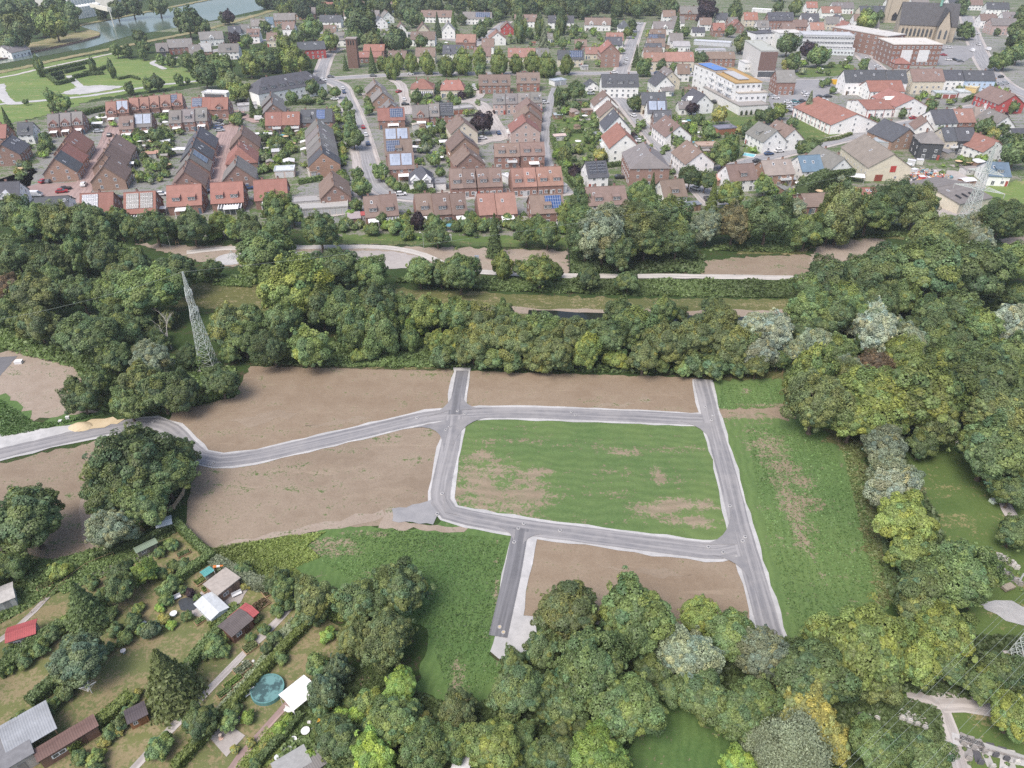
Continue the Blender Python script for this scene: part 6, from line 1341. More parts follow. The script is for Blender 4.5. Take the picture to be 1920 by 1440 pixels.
for where,l in {
 "on the settlement road":"681,241,106,r 686,255,106,w 690,272,106,b 643,168,106,w 645,175,106,b",
 "in the lane behind the street gables":"748,174,60,r 758,189,100,w 760,198,10,d 888,163,100,w 891,169,100,w",
 "in the settlement yard":"935,252,100,b 905,262,20,w",
 "on the gable street":"1187,219,108,w 1198,238,108,d 1162,335,8,d 1201,335,0,s 1192,262,100,g 1200,267,10,w",
 "on the hill road":"1174,113,95,w 1172,120,95,w 1199,46,10,w",
 "beside the small white garage house":"1108,172,10,w 1108,178,10,s",
 "in the brick court":"84,343,70,r 96,342,75,g 117,362,20,r 124,357,40,d 34,268,30,g 185,249,10,s",
 "in the middle brick lane":"391,326,20,s 384,331,10,d 412,236,15,s 410,242,15,b 416,230,15,d 413,247,15,s 455,218,60,d",
 "beside the dark terrace":"637,244,20,d 628,188,10,w 634,230,15,g",
 "at the linden road junction":"620,146,5,g 606,152,10,w",
 "on the foot lane":"1022,195,20,w 1017,191,10,d",
 "on the barn road":"1441,291,15,b 1461,286,15,w 1420,305,15,d 1475,274,100,d 1494,272,20,s 1634,255,10,w 1642,253,30,d 1660,231,20,d 1712,224,10,r 1786,192,80,d 1652,325,30,b",
 "in the market car park":"1446,181,-5,s 1454,186,-5,w 1477,194,-10,w 1490,193,-5,t 1504,192,-10,d 1474,202,-5,w 1492,199,-5,s 1505,198,-5,d 1477,211,-15,d 1492,209,-5,w 1504,209,-5,d 1509,177,10,w 1514,182,10,w 1537,184,0,d 1552,183,0,d 1545,190,0,w 1543,195,10,d",
 "on the market road":"1610,82,90,w 1617,79,90,w 1614,68,110,g 1624,113,15,w 1645,126,10,w",
 "in the shop car park":"1779,91,0,w 1763,95,0,g 1769,105,-10,r 1778,114,-30,w 1789,114,-60,d 1753,103,-20,g 1731,120,0,d 1738,120,0,d 1800,117,0,g",
 "on the church road":"1820,52,100,w 1833,65,85,w 1834,85,85,w 1876,146,30,d 1875,160,0,s 1884,158,0,s 1850,165,0,t",
 "along the linden avenue":"700,144,3,g 770,141,2,w 835,139,0,d 985,139,0,r 1060,139,0,s 1152,138,0,w 1232,139,0,b",
 "in the left brick lane":"158,349,105,w 206,256,105,d",
 "between the red front-row houses":"222,374,10,d 304,367,10,w 386,361,10,s 466,355,10,b",
 "in the bend of the settlement road":"752,367,15,w 886,366,0,r 984,365,0,d",
 "on the yards below the clinic":"1398,130,0,w 1408,133,0,d 1620,140,0,s 1640,138,0,w",
 "beside the white apartments":"1302,140,5,w 1338,193,100,d 1345,188,100,g",
 "in the drive behind the oaks":"1303,356,130,w 1350,366,10,w 1530,412,10,w 1325,376,90,d",
}.items():
    for q in l.split(): x,y,a,c=q.split(','); car(float(x),float(y),float(a),c,where)
for x,y,a,c,wh in [(68,369,8,'w',"beside the low bungalow roof"),(1649,109,15,'w',"on the market road"),(1852,95,85,'w',"on the church road"),(1822,97,80,'w',"at the edge of the shop car park"),(488,226,5,'w',"in the brick yard"),(1011,391,80,'w',"beside the blue solar house")]: car(x,y,a,c,wh,True)
from collections import defaultdict
g=defaultdict(list)
for c in CARS: g[c[1]].append(c)
for l,cs in g.items():
    cs.sort(key=lambda c:c[2]); n=len(cs)
    for i,c in enumerate(cs):
        c[0]["label"]=l if n==1 else l+", "+("leftmost" if i==0 else "rightmost" if i==n-1 else ORD[i]+" from left")+f" of {n}"
        c[0]["group"]="cars parked "+l.split(' ',2)[2] if n>1 else "parked cars"
c=G(1574,158); o=empty("skip_container",c); tag(o,"bright yellow skip container beside the market square","container"); mb=MB(); mb.poly([(-4,-1.5,0),(4,-1.5,0),(5,-1.5,2.4),(-5,-1.5,2.4)]); mb.poly([(4,1.5,0),(-4,1.5,0),(-5,1.5,2.4),(5,1.5,2.4)]); mb.poly([(4,-1.5,0),(4,1.5,0),(5,1.5,2.4),(5,-1.5,2.4)]); mb.poly([(-4,1.5,0),(-4,-1.5,0),(-5,-1.5,2.4),(-5,1.5,2.4)]); mb.build("shell",M['paint'],o,color=(.75,.45,.03)); mb=MB(); mb.poly([(-4.7,-1.45,1.9),(4.7,-1.45,1.9),(4.7,1.45,1.9),(-4.7,1.45,1.9)]); mb.build("load",M['matte'],o,color=(.5,.34,.08))
# scrap yard: containers and crates one can tell apart, plus a mass of scrap nobody could count
for x,y,w,dp,h,a,c,l in [(1691,318,6,2.6,2.6,-35,(.1,.3,.24),"green container with white lid in the scrap yard"),(1707,310,3,2,2.2,-30,(.65,.65,.65),"white box body at the back of the scrap yard"),(1723,308,2.6,2,2,-20,(.6,.6,.55),"pale crate right of the white box body"),(1712,326,2.4,2,2,20,(.7,.7,.7),"white tank in the middle of the scrap yard"),(1727,338,2.2,1.8,1.6,0,(.5,.05,.05),"red tub in front of the scrap heap")]:
    o=empty("scrap_container",G(x,y),R(a)); mb=MB(); mb.box(-w/2,-dp/2,.1,w/2,dp/2,h)
    for i in range(int(w/.6)): mb.box(-w/2+.2+i*.6,-dp/2-.06,.2,-w/2+.35+i*.6,-dp/2,h-.1)
    mb.build("body",M['paint'],o,color=c); mb=MB(); mb.box(-w/2-.05,-dp/2-.08,h,w/2+.05,dp/2+.08,h+.12); mb.build("lid",M['paint'],o,color=(.7,.7,.7)); tag(o,l,"container","containers in the scrap yard")
def scrap(poly,n,seed,smax,name="scrap_heap"):
    q=pts_in_poly(poly,n,seed); r=random.Random(seed); mats=[simple(f"scrap_{i}",c,.5,.1) for i,c in enumerate([(.6,.6,.6),(.3,.3,.3),(.45,.12,.08),(.15,.3,.35),(.5,.4,.28),(.08,.08,.09),(.5,.25,.1)])]; mb=MB()
    for x,y in q:
        w,d,h=r.uniform(.3,smax),r.uniform(.3,smax),r.uniform(.3,smax*.8); a=r.uniform(0,3.14); ca,sa=math.cos(a),math.sin(a); b=len(mb.v); m=r.randrange(7); mb.box(-w/2,-d/2,0,w/2,d/2,h,m)
        for i in range(b,b+8): vx,vy,vz=mb.v[i]; mb.v[i]=(x+vx*ca-vy*sa,y+vx*sa+vy*ca,vz+(.15*vx))
    o=mb.build(name,mats); o["kind"]="stuff"
scrap([(1690,336),(1705,322),(1730,318),(1760,326),(1784,334),(1775,340),(1740,343)],420,3,1.3); scrap([(1738,385),(1800,372),(1830,374),(1810,388),(1745,394)],120,4,1.5)

# white loading works beyond the canal
o=building(152,30,"loading_works","white loading works with silos and a conveyor beyond the canal"); b=Vector(o.location); mb=MB()
q=MB(); q.tube((0,0,0),(0,0,9),3.0,3.0,14); q.tube((0,0,9),(0,0,10.4),3.0,.6,14); SILO=q.mesh('silo',M['plaster'])
for i in range(10): c=G(140+i*5.2,36-i*.9)-b; mobj('silo',SILO,o,loc=(c.x,c.y,0),color=(.74,.74,.70))
for i in range(8): c=G(138+i*5.6,26-i*.8)-b; mobj('silo',SILO,o,loc=(c.x,c.y,0),scale=(1,1,1.3),color=(.74,.74,.70))
mb=MB(); c=G(160,14)-b; mb.box(c.x-60,c.y,0,c.x+30,c.y+60,9); mb.build("hall",M['plaster'],o,color=(.66,.64,.58)); mb=MB(); mb.box(c.x-20,c.y-.2,0,c.x+2,c.y,8); mb.build("gate_opening",M['dark'],o)
mb=MB(); a=G(172,10,10)-b; e=G(205,18,13)-b; mb.tube(a,e,2.2,2.2,4); mb.tube((e.x,e.y,0),e,.5,.5,6); mb.build("conveyor",M['plaster'],o,color=(.62,.6,.52))
E=G(-12,84,8); o=house(E+Vector((9,4,0)),R(75),16,13,8,4,'g','w',"nNk0","house",-1); tag(o,"white gabled house on the canal spit at the left edge","house")
# ------------------------------------------------------------------ pylons and cables
def lattice(mb, z0,w0,z1,w1,n,r=.07,cx=0,cy=0):
    C=((-1,-1),(1,-1),(1,1),(-1,1))
    for i in range(n):
        a=i/n;b=(i+1)/n; za,zb=z0+(z1-z0)*a,z0+(z1-z0)*b; wa,wb=w0+(w1-w0)*a,w0+(w1-w0)*b
        for k in range(4):
            p=Vector((cx+C[k][0]*wa/2,cy+C[k][1]*wa/2,za)); q=Vector((cx+C[k][0]*wb/2,cy+C[k][1]*wb/2,zb)); k2=(k+1)%4
            p2=Vector((cx+C[k2][0]*wa/2,cy+C[k2][1]*wa/2,za)); q2=Vector((cx+C[k2][0]*wb/2,cy+C[k2][1]*wb/2,zb))
            mb.tube(p,q,r,r,4); mb.tube(p,q2,r*.55,r*.55,4); mb.tube(p2,q,r*.55,r*.55,4); mb.tube(q,q2,r*.45,r*.45,4)
def arm(mb,z,l,d,w,r=.06,h=1.3):
    dx,dy=math.cos(d),math.sin(d); tip=Vector((dx*l,dy*l,z)); nx,ny=-dy,dx; prev=None
    ra=[Vector((nx*w/2*s,ny*w/2*s,z+o)) for s in (-1,1) for o in (0,h)]
    for p in ra: mb.tube(p,tip,r,r*.8,4)
    n=5
    for i in range(n):
        t0,t1=i/n,(i+1)/n
        for a,b in ((0,1),(2,3),(0,2)):
            mb.tube(ra[a].lerp(tip,t0),ra[b].lerp(tip,t1),r*.5,r*.5,4)
    return tip
def pylon(base,h,w,arms,ang,label,steel=M['galv'],r=.075):
    o=empty("lattice_pylon",base); mb=MB(); hm=arms[0][0] if arms else h*.6
    lattice(mb,0,w,hm,w*.38,10,r); lattice(mb,hm,w*.38,h,.25,7,r*.8); mb.build("mast",steel,o); tips=[]
    for z,l in arms:
        for s in (0,math.pi):
            mb=MB(); t=arm(mb,z,l,ang+s,w*.36,r*.75); q=mb.build("cross_arm",steel,o); m2=MB()
            for i in range(7): m2.tube(t-Vector((0,0,.1+i*.2)),t-Vector((0,0,.22+i*.2)),.12,.12,8)
            m2.tube(t,t-Vector((0,0,1.6)),.03,.03,4); m2.build("insulator",M['lampglass'],q); tips.append(Vector(base)+t-Vector((0,0,1.6)))
    mb=MB()
    for a in (-1,1):
        for b in (-1,1): mb.box(a*w/2-.4,b*w/2-.4,0,a*w/2+.4,b*w/2+.4,.45)
    mb.build("foundation",M['pave'],o); tag(o,label,"pylon"); return o,Vector(base)+Vector((0,0,h)),tips
def cable(name,a,b,sag,label,group,r=.035):
    n=40; mb=MB(); pts=[a.lerp(b,i/n)-Vector((0,0,sag*4*(i/n)*(1-i/n))) for i in range(n+1)]
    for p,q in zip(pts,pts[1:]): mb.tube(p,q,r,r,4)
    o=mb.build(name,M['galv']); tag(o,label,"cable",group)
STEEL=simple("pale_pylon_steel",(.55,.59,.55),.55,.08,2,.1)
P1,T1,A1=pylon(G(393,690),25.3,3.4,[(15.5,2.5),(20.2,1.8)],R(92),"slim leaning-looking lattice pylon in the trees beside the bare field",STEEL,.058)
P2,T2,A2=pylon(G(1808,430),29,5.2,[(14,7.5),(19.5,5.2)],R(-42),"broad lattice pylon with two cross arms beside the workshop",STEEL,.125)
P3,T3,A3=pylon(G(1913,1243),26,2.8,[(14.5,5.2),(19.0,3.8)],R(-60),"lattice pylon cut by the right edge in the cemetery",STEEL,.07)
cable("overhead_cable",T1,T2,4,"thin overhead cable from the slim pylon to the broad pylon","overhead cables",.02)
cable("overhead_cable",T1,G(-320,640,25),2.5,"thin overhead cable from the slim pylon off to the left","overhead cables",.02)
for i,(x1,y1,x2,y2,z) in enumerate([(1920,1110,1569,1440,17.5),(1920,1122,1588,1440,17.5),(1920,1158,1620,1440,15.5),(1920,1178,1658,1440,21),(1920,1240,1726,1440,21),(1920,1263,1752,1440,14.5),(1920,1300,1778,1440,14.0)]):
    a=G(x1,y1,z); b=G(x2,y2,z); d=b-a; cable("overhead_cable",a-d*.25,b+d*1.6,.8,f"overhead cable in the bundle above the cemetery, {'topmost' if i==0 else 'lowest' if i==6 else ORD[i]+' from top'}","cables above the cemetery",.011)
# dead tree
o=empty("dead_tree",G(322,655)); mb=MB(); r=random.Random(5)
def branch(p,d,l,rad,dep):
    q=p+d*l; mb.tube(p,q,rad,rad*.6,5)
    if dep:
        for _ in range(2 if dep<3 else 3): branch(p.lerp(q,r.uniform(.55,1)),(d+Vector((r.uniform(-.7,.7),r.uniform(-.7,.7),r.uniform(-.1,.5)))).normalized(),l*r.uniform(.55,.8),rad*.55,dep-1)
branch(Vector((0,0,0)),Vector((-.12,.1,1)).normalized(),4.5,.22,4); mb.build("trunk",M['dead'],o); tag(o,"bare dead tree with pale branches left of the slim pylon","tree")
# ------------------------------------------------------------------ estate details: manholes, posts, lights
for i,(x,y,wh) in enumerate([(858,772,"in the stub entrance junction, left one"),(872,777,"in the stub entrance junction, right one"),(782,785,"on the main road left of the junction"),(836,807,"at the mouth of the loop road, lower one"),(843,801,"at the mouth of the loop road, upper one"),(1071,774,"on the north road, upper one"),(1079,780,"on the north road, lower one"),(1322,764,"at the east corner, left one"),(1337,780,"at the east corner, right one"),(1334,789,"at the east corner, lowest one"),(982,983,"at the south stub, upper one"),(972,992,"at the south stub, lower one"),(964,1018,"inside the south stub"),(1050,996,"on the loop road right of the south stub"),(1328,1027,"before the southeast corner, left one"),(1356,1037,"before the southeast corner, right one"),(1392,1016,"at the southeast corner, left one"),(1397,1008,"at the southeast corner, right one"),(829,927,"on the loop road beside the gravel pad"),(820,965,"at the loop bend beside the gravel pad"),(937,1177,"at the end of the south stub, upper one"),(944,1187,"at the end of the south stub, lower one"),(394,872,"at the main road bend, left one"),(401,869,"at the main road bend, right one"),(287,792,"on the main road beside the dark tree group, left one"),(296,788,"on the main road beside the dark tree group, right one"),(1368,950,"on the east road")]):
    c=G(x,y); o=empty("manhole",(c.x,c.y,.215)); mb=MB(); n=16
    for k in range(n):
        a0,a1=6.2832*k/n,6.2832*(k+1)/n; ca,sa,cb,sb=math.cos(a0),math.sin(a0),math.cos(a1),math.sin(a1)
        mb.poly([(.36*ca,.36*sa,0),(.36*cb,.36*sb,0),(.31*cb,.31*sb,.09),(.31*ca,.31*sa,.09)]); mb.poly([(.31*ca,.31*sa,.09),(.31*cb,.31*sb,.09),(.22*cb,.22*sb,.08),(.22*ca,.22*sa,.08)])
    mb.build("concrete_ring",M['gravel'],o); mb=MB(); mb.poly([(.22*math.cos(6.2832*k/n),.22*math.sin(6.2832*k/n),.07) for k in range(n)]); mb.build("cover",M['stub'] if i not in (20,21) else M['dirt'],o); tag(o,"white-ringed manhole "+wh,"manhole","manholes on the new roads")
def box_thing(name,x,y,w,d,h,ang,c,label,cat,legs=False):
    o=empty(name,G(x,y),R(ang)); mb=MB(); z=0.3 if legs else 0; mb.box(-w/2,-d/2,z,w/2,d/2,h); mb.build("body",M['matte'],o,color=c); mb=MB(); mb.box(-w/2-.04,-d/2-.04,h,w/2+.04,d/2+.04,h+.05); mb.build("top",M['matte'],o,color=[min(.8,q*1.1) for q in c])
    if legs:
        mb=MB()
        for a in (-1,1):
            for b in (-1,1): mb.tube((a*w*.42,b*d*.4,0),(a*w*.42,b*d*.4,z),.04,.04,4)
        mb.build("legs",M['wood'],o)
    tag(o,label,cat); return o
box_thing("utility_box",36,681,1.6,1.2,.7,10,(.7,.7,.7),"white utility box beside the asphalt strip at the left edge","utility box")
box_thing("utility_box",129,788,.7,.5,1.0,10,(.6,.6,.58),"pale utility pillar beside the sand heap, right one","utility box"); box_thing("utility_box",114,792,.6,.6,.5,10,(.55,.55,.53),"pale concrete block beside the sand heap, left one","concrete block")
box_thing("info_board",1157,491,1.4,.15,2.0,0,(.55,.57,.55),"white notice board beside the park path","notice board",True); box_thing("info_board",894,490,1.3,.15,1.9,5,(.3,.36,.42),"blue-grey notice board on the play strip","notice board",True)
box_thing("garden_box",1863,941,1.6,1.1,.6,25,(.62,.7,.6),"pale green box beside the woodland path","box"); box_thing("picnic_table",1888,1105,2,1,.75,20,(.3,.26,.2),"grey picnic table in the cemetery","table",True)
c=G(152,801); o=empty("sand_heap",c); mb=MB(); n=22; r=random.Random(2)
pr=[[(( 1-j/5)*2.6*math.cos(6.2832*i/n)*(1+r.uniform(-.06,.06)),(1-j/5)*1.7*math.sin(6.2832*i/n)*(1+r.uniform(-.06,.06)),.15+.9*math.sin(j/5*1.57)) for i in range(n)] for j in range(6)]
for j in range(5):
    for i in range(n): mb.poly([pr[j][i],pr[j][(i+1)%n],pr[j+1][(i+1)%n],pr[j+1][i]])
mb.build("sand",M['dirt'],o); tag(o,"yellowish sand heap beside the concrete lane","sand heap")
# fences
def fence(px,h,label,mat=M['wood'],rails=(.4,.8,1.15),post=2.2,name="rail_fence",r=.05):
    pts=spline([G(x,y) for x,y in px],post); o=empty(name,pts[0]); mb=MB(); rl=MB(); b=pts[0]
    for p in pts: mb.tube(p-b,p-b+Vector((0,0,h)),r*1.1,r,5)
    for z in rails:
        for p,q in zip(pts,pts[1:]): rl.tube(p-b+Vector((0,0,z)),q-b+Vector((0,0,z)),r*.75,r*.75,4)
    mb.build("posts",mat,o); rl.build("rails",mat,o); tag(o,label,"fence")
fence([(262,983),(300,970),(328,955),(345,930),(352,905)],1.25,"curved pale wooden rail fence around the big dark tree group",simple("fresh_timber",(.5,.38,.25),.8),(.3,.6,.9,1.2),2.0,"rail_fence",.09)
fence([(186,952),(192,972),(196,980)],1.2,"short piece of pale rail fence left of the tree group",simple("fresh_timber_2",(.52,.42,.3),.8),(.5,1.0))
fence([(205,1030),(245,1020),(290,1000),(310,985),(335,975)],1.4,"dark green wire fence along the allotments",simple("green_wire",(.04,.08,.05),.7),(.2,.5,.8,1.1,1.35),2.5,"wire_fence",.035)
fence([(0,1182),(60,1150),(110,1105),(165,1062),(215,1042)],1.0,"low fence along the upper edge of the left allotment",M['wood'],(.3,.9),2.5,"wire_fence",.03)
fence([(640,459),(760,461),(900,463),(1060,468)],1.5,"dark fence between the play strip and the gardens",simple("dark_fence",(.08,.07,.06),.8),(.3,.7,1.1,1.45),3,"garden_fence",.05)
fence([(1064,470),(1066,490),(1068,513)],1.5,"short dark fence at the right end of the play strip",simple("dark_fence_2",(.08,.07,.06),.8),(.3,.7,1.1,1.45),3,"garden_fence",.05)
fence([(1448,713),(1466,705),(1470,690)],1.2,"low wooden fence at the corner of the green strip",M['wood'],(.4,1.0),2.4)
fence([(470,686),(600,690),(720,694),(846,696)],.7,"low dark fence along the top of the bare northwest field",simple("dark_fence_3",(.12,.08,.05),.9),(.3,.6),3.5,"field_fence",.035)
for i,(x,y) in enumerate([(232,455),(266,456),(299,458),(333,460)]):
    o=empty("timber_post",G(x,y)); mb=MB(); 
    for a in (-.5,.5): mb.tube((a,0,0),(a*.7,0,1.6),.08,.07,6)
    mb.build("uprights",M['wood'],o); mb=MB(); mb.box(-.55,-.06,1.0,.55,.06,1.15); mb.build("crossbar",M['wood'],o); tag(o,f"timber tree stake at the left end of the play strip, {'leftmost' if i==0 else 'rightmost' if i==3 else ORD[i]+' from left'}","stake","timber stakes")
o=empty("football_goal",G(838,452),R(20)); mb=MB(); 
for p,q in (((-1.5,0,0),(-1.5,0,2)),((1.5,0,0),(1.5,0,2)),((-1.5,0,2),(1.5,0,2)),((-1.5,0,2),(-1.5,1,0)),((1.5,0,2),(1.5,1,0)),((-1.5,1,0),(1.5,1,0))): mb.tube(p,q,.08,.08,6)
mb.build("frame",M['white'],o); mb=MB()
for i in range(9): mb.tube((-1.5+i*.375,.02,2),(-1.5+i*.375,1,0),.015,.015,3)
for i in range(5): mb.tube((-1.5,.2*i+.1,2-.4*i-.2),(1.5,.2*i+.1,2-.4*i-.2),.015,.015,3)
mb.build("net",M['white'],o); tag(o,"small white football goal on the play lawn","goal")
for i,(x,y) in enumerate([(436,484),(556,482)]):
    o=empty("climbing_frame",G(x,y),.4); mb=MB()
    for a,b in (((-1.5,0),(0,.0)),((1.5,0),(0,0)),((0,-1.5),(0,0)),((0,1.5),(0,0))): mb.tube((*a,.1),(*b,2.6),.08,.06,5)
    mb.tube((-1.2,-1.2,.9),(1.2,1.2,.9),.05,.05,5); mb.tube((-1.2,1.2,.9),(1.2,-1.2,.9),.05,.05,5); mb.build("poles",M['galv'],o); tag(o,"small climbing frame in the "+("left" if i==0 else "right")+" round sand pit","climbing frame")
# street lamps and signs in the town
LAMP=MB(); LAMP.tube((0,0,0),(0,0,5.6),.07,.05,6); LAMP.tube((0,0,5.6),(.9,0,5.9),.04,.04,5); LAMP=LAMP.mesh("lamp_post",M['galv']); LH=MB(); LH.box(.75,-.12,5.82,1.35,.12,5.95); LH=LH.mesh("lamp_head",M['lampglass'])
for i,(x,y,w) in enumerate([(157,352,"in the left brick lane, nearest"),(196,270,"in the left brick lane, farther one"),(422,300,"in the middle brick lane"),(690,270,"on the settlement road, upper one"),(723,345,"on the settlement road bend"),(1000,355,"on the settlement road, right part"),(1230,255,"on the gable street"),(1210,80,"on the hill road"),(1395,304,"on the barn road, left part"),(1545,266,"on the barn road, right part"),(321,468,"on the play strip, left part"),(795,470,"on the play strip, middle part"),(1600,85,"on the market road")]):
    o=empty("street_lamp",G(x,y),rnd.uniform(0,6)); mobj("post",LAMP,o); mobj("lamp_head",LH,o); tag(o,"grey street lamp "+w,"street lamp","street lamps")
# ------------------------------------------------------------------ allotment furniture
def round_table(x,y,r,h,c,label,name="garden_table",cat="table"):
    o=empty(name,G(x,y)); mb=MB(); mb.disc((0,0),r,r,h-.06,h,18); mb.build("top",M['matte'],o,color=c); mb=MB(); mb.tube((0,0,0),(0,0,h-.06),.06,.05,6); mb.disc((0,0),r*.45,r*.45,0,.05,10); mb.build("pedestal",M['galv'],o); tag(o,label,cat)
round_table(574,1375,.6,.72,(.72,.72,.70),"large round white table beside the stony flower bed"); round_table(540,1413,.7,.75,(.7,.7,.68),"white round tub table near the bottom hedge"); round_table(551,1391,.5,.6,(.7,.7,.7),"small white round table between the two bigger ones"); round_table(327,1155,.55,.7,(.72,.72,.7),"white round table beside the golden bush"); round_table(521,1424,.4,.6,(.6,.62,.62),"tiny round table nearest the bottom hedge"); round_table(233,1225,.4,.7,(.55,.52,.5),"small stone birdbath on the garden lawn","bird_bath","bird bath")
def bench(x,y,ang,c,label):
    o=empty("garden_bench",G(x,y),R(ang)); mb=MB(); mb.box(-.8,-.25,.38,.8,.25,.45); mb.build("seat",M['matte'],o,color=c); mb=MB(); mb.box(-.8,.2,.45,.8,.26,.9); mb.build("backrest",M['matte'],o,color=c); 
    for s in (-.65,.65): mb=MB(); mb.box(s-.05,-.22,0,s+.05,.22,.38); mb.build("leg",M['matte'],o,color=c)
    tag(o,label,"bench")
bench(470,1302,40,(.72,.72,.72),"white bench beside the teal covered pool"); bench(543,1336,-25,(.7,.7,.7),"white bench below the pavilion tent"); bench(443,1349,-30,(.3,.3,.32),"grey bench on the pinkish patio hedge"); bench(331,1124,40,(.65,.65,.65),"white bench at the edge of the dark pond"); bench(445,1117,35,(.68,.68,.68),"white bench right of the tan-roofed cabin")
o=empty("rotary_dryer",G(173,1300)); mb=MB(); mb.tube((0,0,0),(0,0,1.8),.05,.05,6); mb.build("pole",M['white'],o); mb=MB()
for k in range(4): a=.5+k*1.5708; mb.tube((0,0,1.75),(1.1*math.cos(a),1.1*math.sin(a),2.0),.06,.05,5)
mb.build("arms",M['white'],o); mb=MB()
for s in (.4,.6,.8,1.0):
    for k in range(4): a=.5+k*1.5708; b=a+1.5708; mb.tube((1.1*s*math.cos(a),1.1*s*math.sin(a),1.75+.25*s),(1.1*s*math.cos(b),1.1*s*math.sin(b),1.75+.25*s),.012,.012,3)
mb.build("lines",M['white'],o); tag(o,"white rotary clothes dryer with crossed arms on the garden lawn","clothes dryer")
o=empty("kayak",G(612,1338),R(60)); mb=MB(); n=14
for k in range(n):
    def sec(t): 
        w=.38*math.sin(math.pi*min(max(t,.02),.98))**.7; x=-2+4*t; return [(x,-w,.45),(x,-w*.6,.2),(x,0,.12),(x,w*.6,.2),(x,w,.45),(x,0,.55)]
    a,b=sec(k/n),sec((k+1)/n)
    for i in range(6): mb.poly([a[i],b[i],b[(i+1)%6],a[(i+1)%6]])
mb.build("hull",M['paint'],o,color=(.62,.36,.05)); mb=MB(); mb.disc((0,0),.5,.24,.5,.58,14); mb.build("cockpit",M['dark'],o); tag(o,"orange-yellow kayak lying among the shrubs","kayak")
o=empty("windsock_pole",G(408,1089),.3); mb=MB(); mb.tube((0,0,0),(0,0,3.6),.04,.03,6); mb.build("pole",M['white'],o)
for k,c in enumerate([(.6,.2,.05),(.72,.7,.66),(.6,.2,.05)]): mb=MB(); mb.tube((.05+k*.5,0,3.4-.06*k),(.55+k*.5,0,3.34-.08*k),.26-.05*k,.21-.05*k,10); mb.build("sock",M['matte'],o,color=c)
tag(o,"orange and white windsock on a white pole beside the cabin","windsock")
def bed(x,y,w,d,ang,label,tint='m',seed=1):
    o=empty("raised_bed",G(x,y),R(ang)); mb=MB()
    for q in ((-w/2,-d/2,w/2,-d/2+.08),(-w/2,d/2-.08,w/2,d/2),(-w/2,-d/2+.08,-w/2+.08,d/2-.08),(w/2-.08,-d/2+.08,w/2,d/2-.08)): mb.box(q[0],q[1],0,q[2],q[3],.35)
    mb.build("boards",M['wood'],o); mb=MB(); mb.poly([(-w/2+.08,-d/2+.08,.28),(w/2-.08,-d/2+.08,.28),(w/2-.08,d/2-.08,.28),(-w/2+.08,d/2-.08,.28)]); mb.build("soil",M['under'],o); k=260; g=np.random.default_rng(seed)
    p=np.stack([(g.random(k)-.5)*(w-.3),np.round((g.random(k)-.5)*d*2.2)/2.2*.8,.3+g.random(k)*.35],1); nn=g.normal(size=(k,3))*.5; nn[:,2]+=1; mobj("vegetables",leaf_mesh("vegetables",p,nn,.2*g.uniform(.6,1.4,k),np.repeat(g.uniform(.7,1.3,(k,1)),3,1)),o,color=TINT[tint]); tag(o,label,"raised bed")
for i,(x,y,w,d,a,l,t) in enumerate([(456,1255,2.6,1.6,48,"grey raised bed with mixed flowers along the long hedge","s"),(438,1280,2.8,1.4,48,"green raised vegetable bed along the long hedge","l"),(422,1300,2.2,1.2,48,"lowest raised bed along the long hedge","m"),(378,1090,2.2,1.4,50,"vegetable bed left of the tan-roofed cabin","y"),(388,1105,1.6,1.4,50,"small round-planted bed below the teal hutch","l"),(415,1120,2.2,1.4,50,"dark green bed in front of the tan-roofed cabin","m"),(490,1135,2.4,1.8,48,"brown planted bed right of the bright red shed roof","n"),(505,1110,2.2,1.8,45,"reddish soil bed at the top of the middle allotment","n"),(470,1215,2.2,1.6,48,"flower bed beside the allotment path","o"),(378,1165,2,1,48,"narrow bed below the white garden pavilion","m"),(85,1100,2.4,1.2,35,"bed beside the upper left fence","o"),(345,1040,2.2,1.0,40,"bed on the strip below the greenhouse","m")]): bed(x,y,w,d,a,l,t,i)
# stones and rosettes: white boulders
def rock(x,y,r,c,label,name="boulder",cat="boulder",grp=None):
    bm=bmesh.new(); bmesh.ops.create_icosphere(bm,subdivisions=2,radius=1); q=random.Random(int(x*y))
    for v in bm.verts: v.co*=q.uniform(.8,1.15); v.co.z=max(v.co.z*.7,-.2)
    me=bpy.data.meshes.new(name); bm.to_mesh(me); bm.free(); me.materials.append(M['matte']); o=mobj(name,me,loc=G(x,y)+Vector((0,0,.2*r)),scale=(r,r,r),color=c); tag(o,label,cat,grp)
for i,(x,y,r) in enumerate([(580,1356,.35),(587,1368,.3),(563,1385,.35),(556,1402,.3),(545,1398,.25),(530,1430,.35),(570,1350,.25),(455,1243,.25),(475,1240,.25),(270,1168,.35)]): rock(x,y,r,(.6,.59,.56),f"pale boulder in the allotments, {ORD[i]} in a line from the right","boulder","boulder","pale boulders in the allotments")
o=empty("patio_statue",G(415,1385)); mb=MB(); mb.disc((0,0),.35,.35,0,.2,10); mb.tube((0,0,.2),(0,0,.8),.2,.12,8); mb.build("base",M['matte'],o,color=(.6,.42,.33)); mb=MB(); mb.disc((0,0),.22,.22,.8,.95,10); mb.build("bowl",M['matte'],o,color=(.6,.5,.42)); tag(o,"small terracotta fire bowl on the pinkish patio","fire bowl")
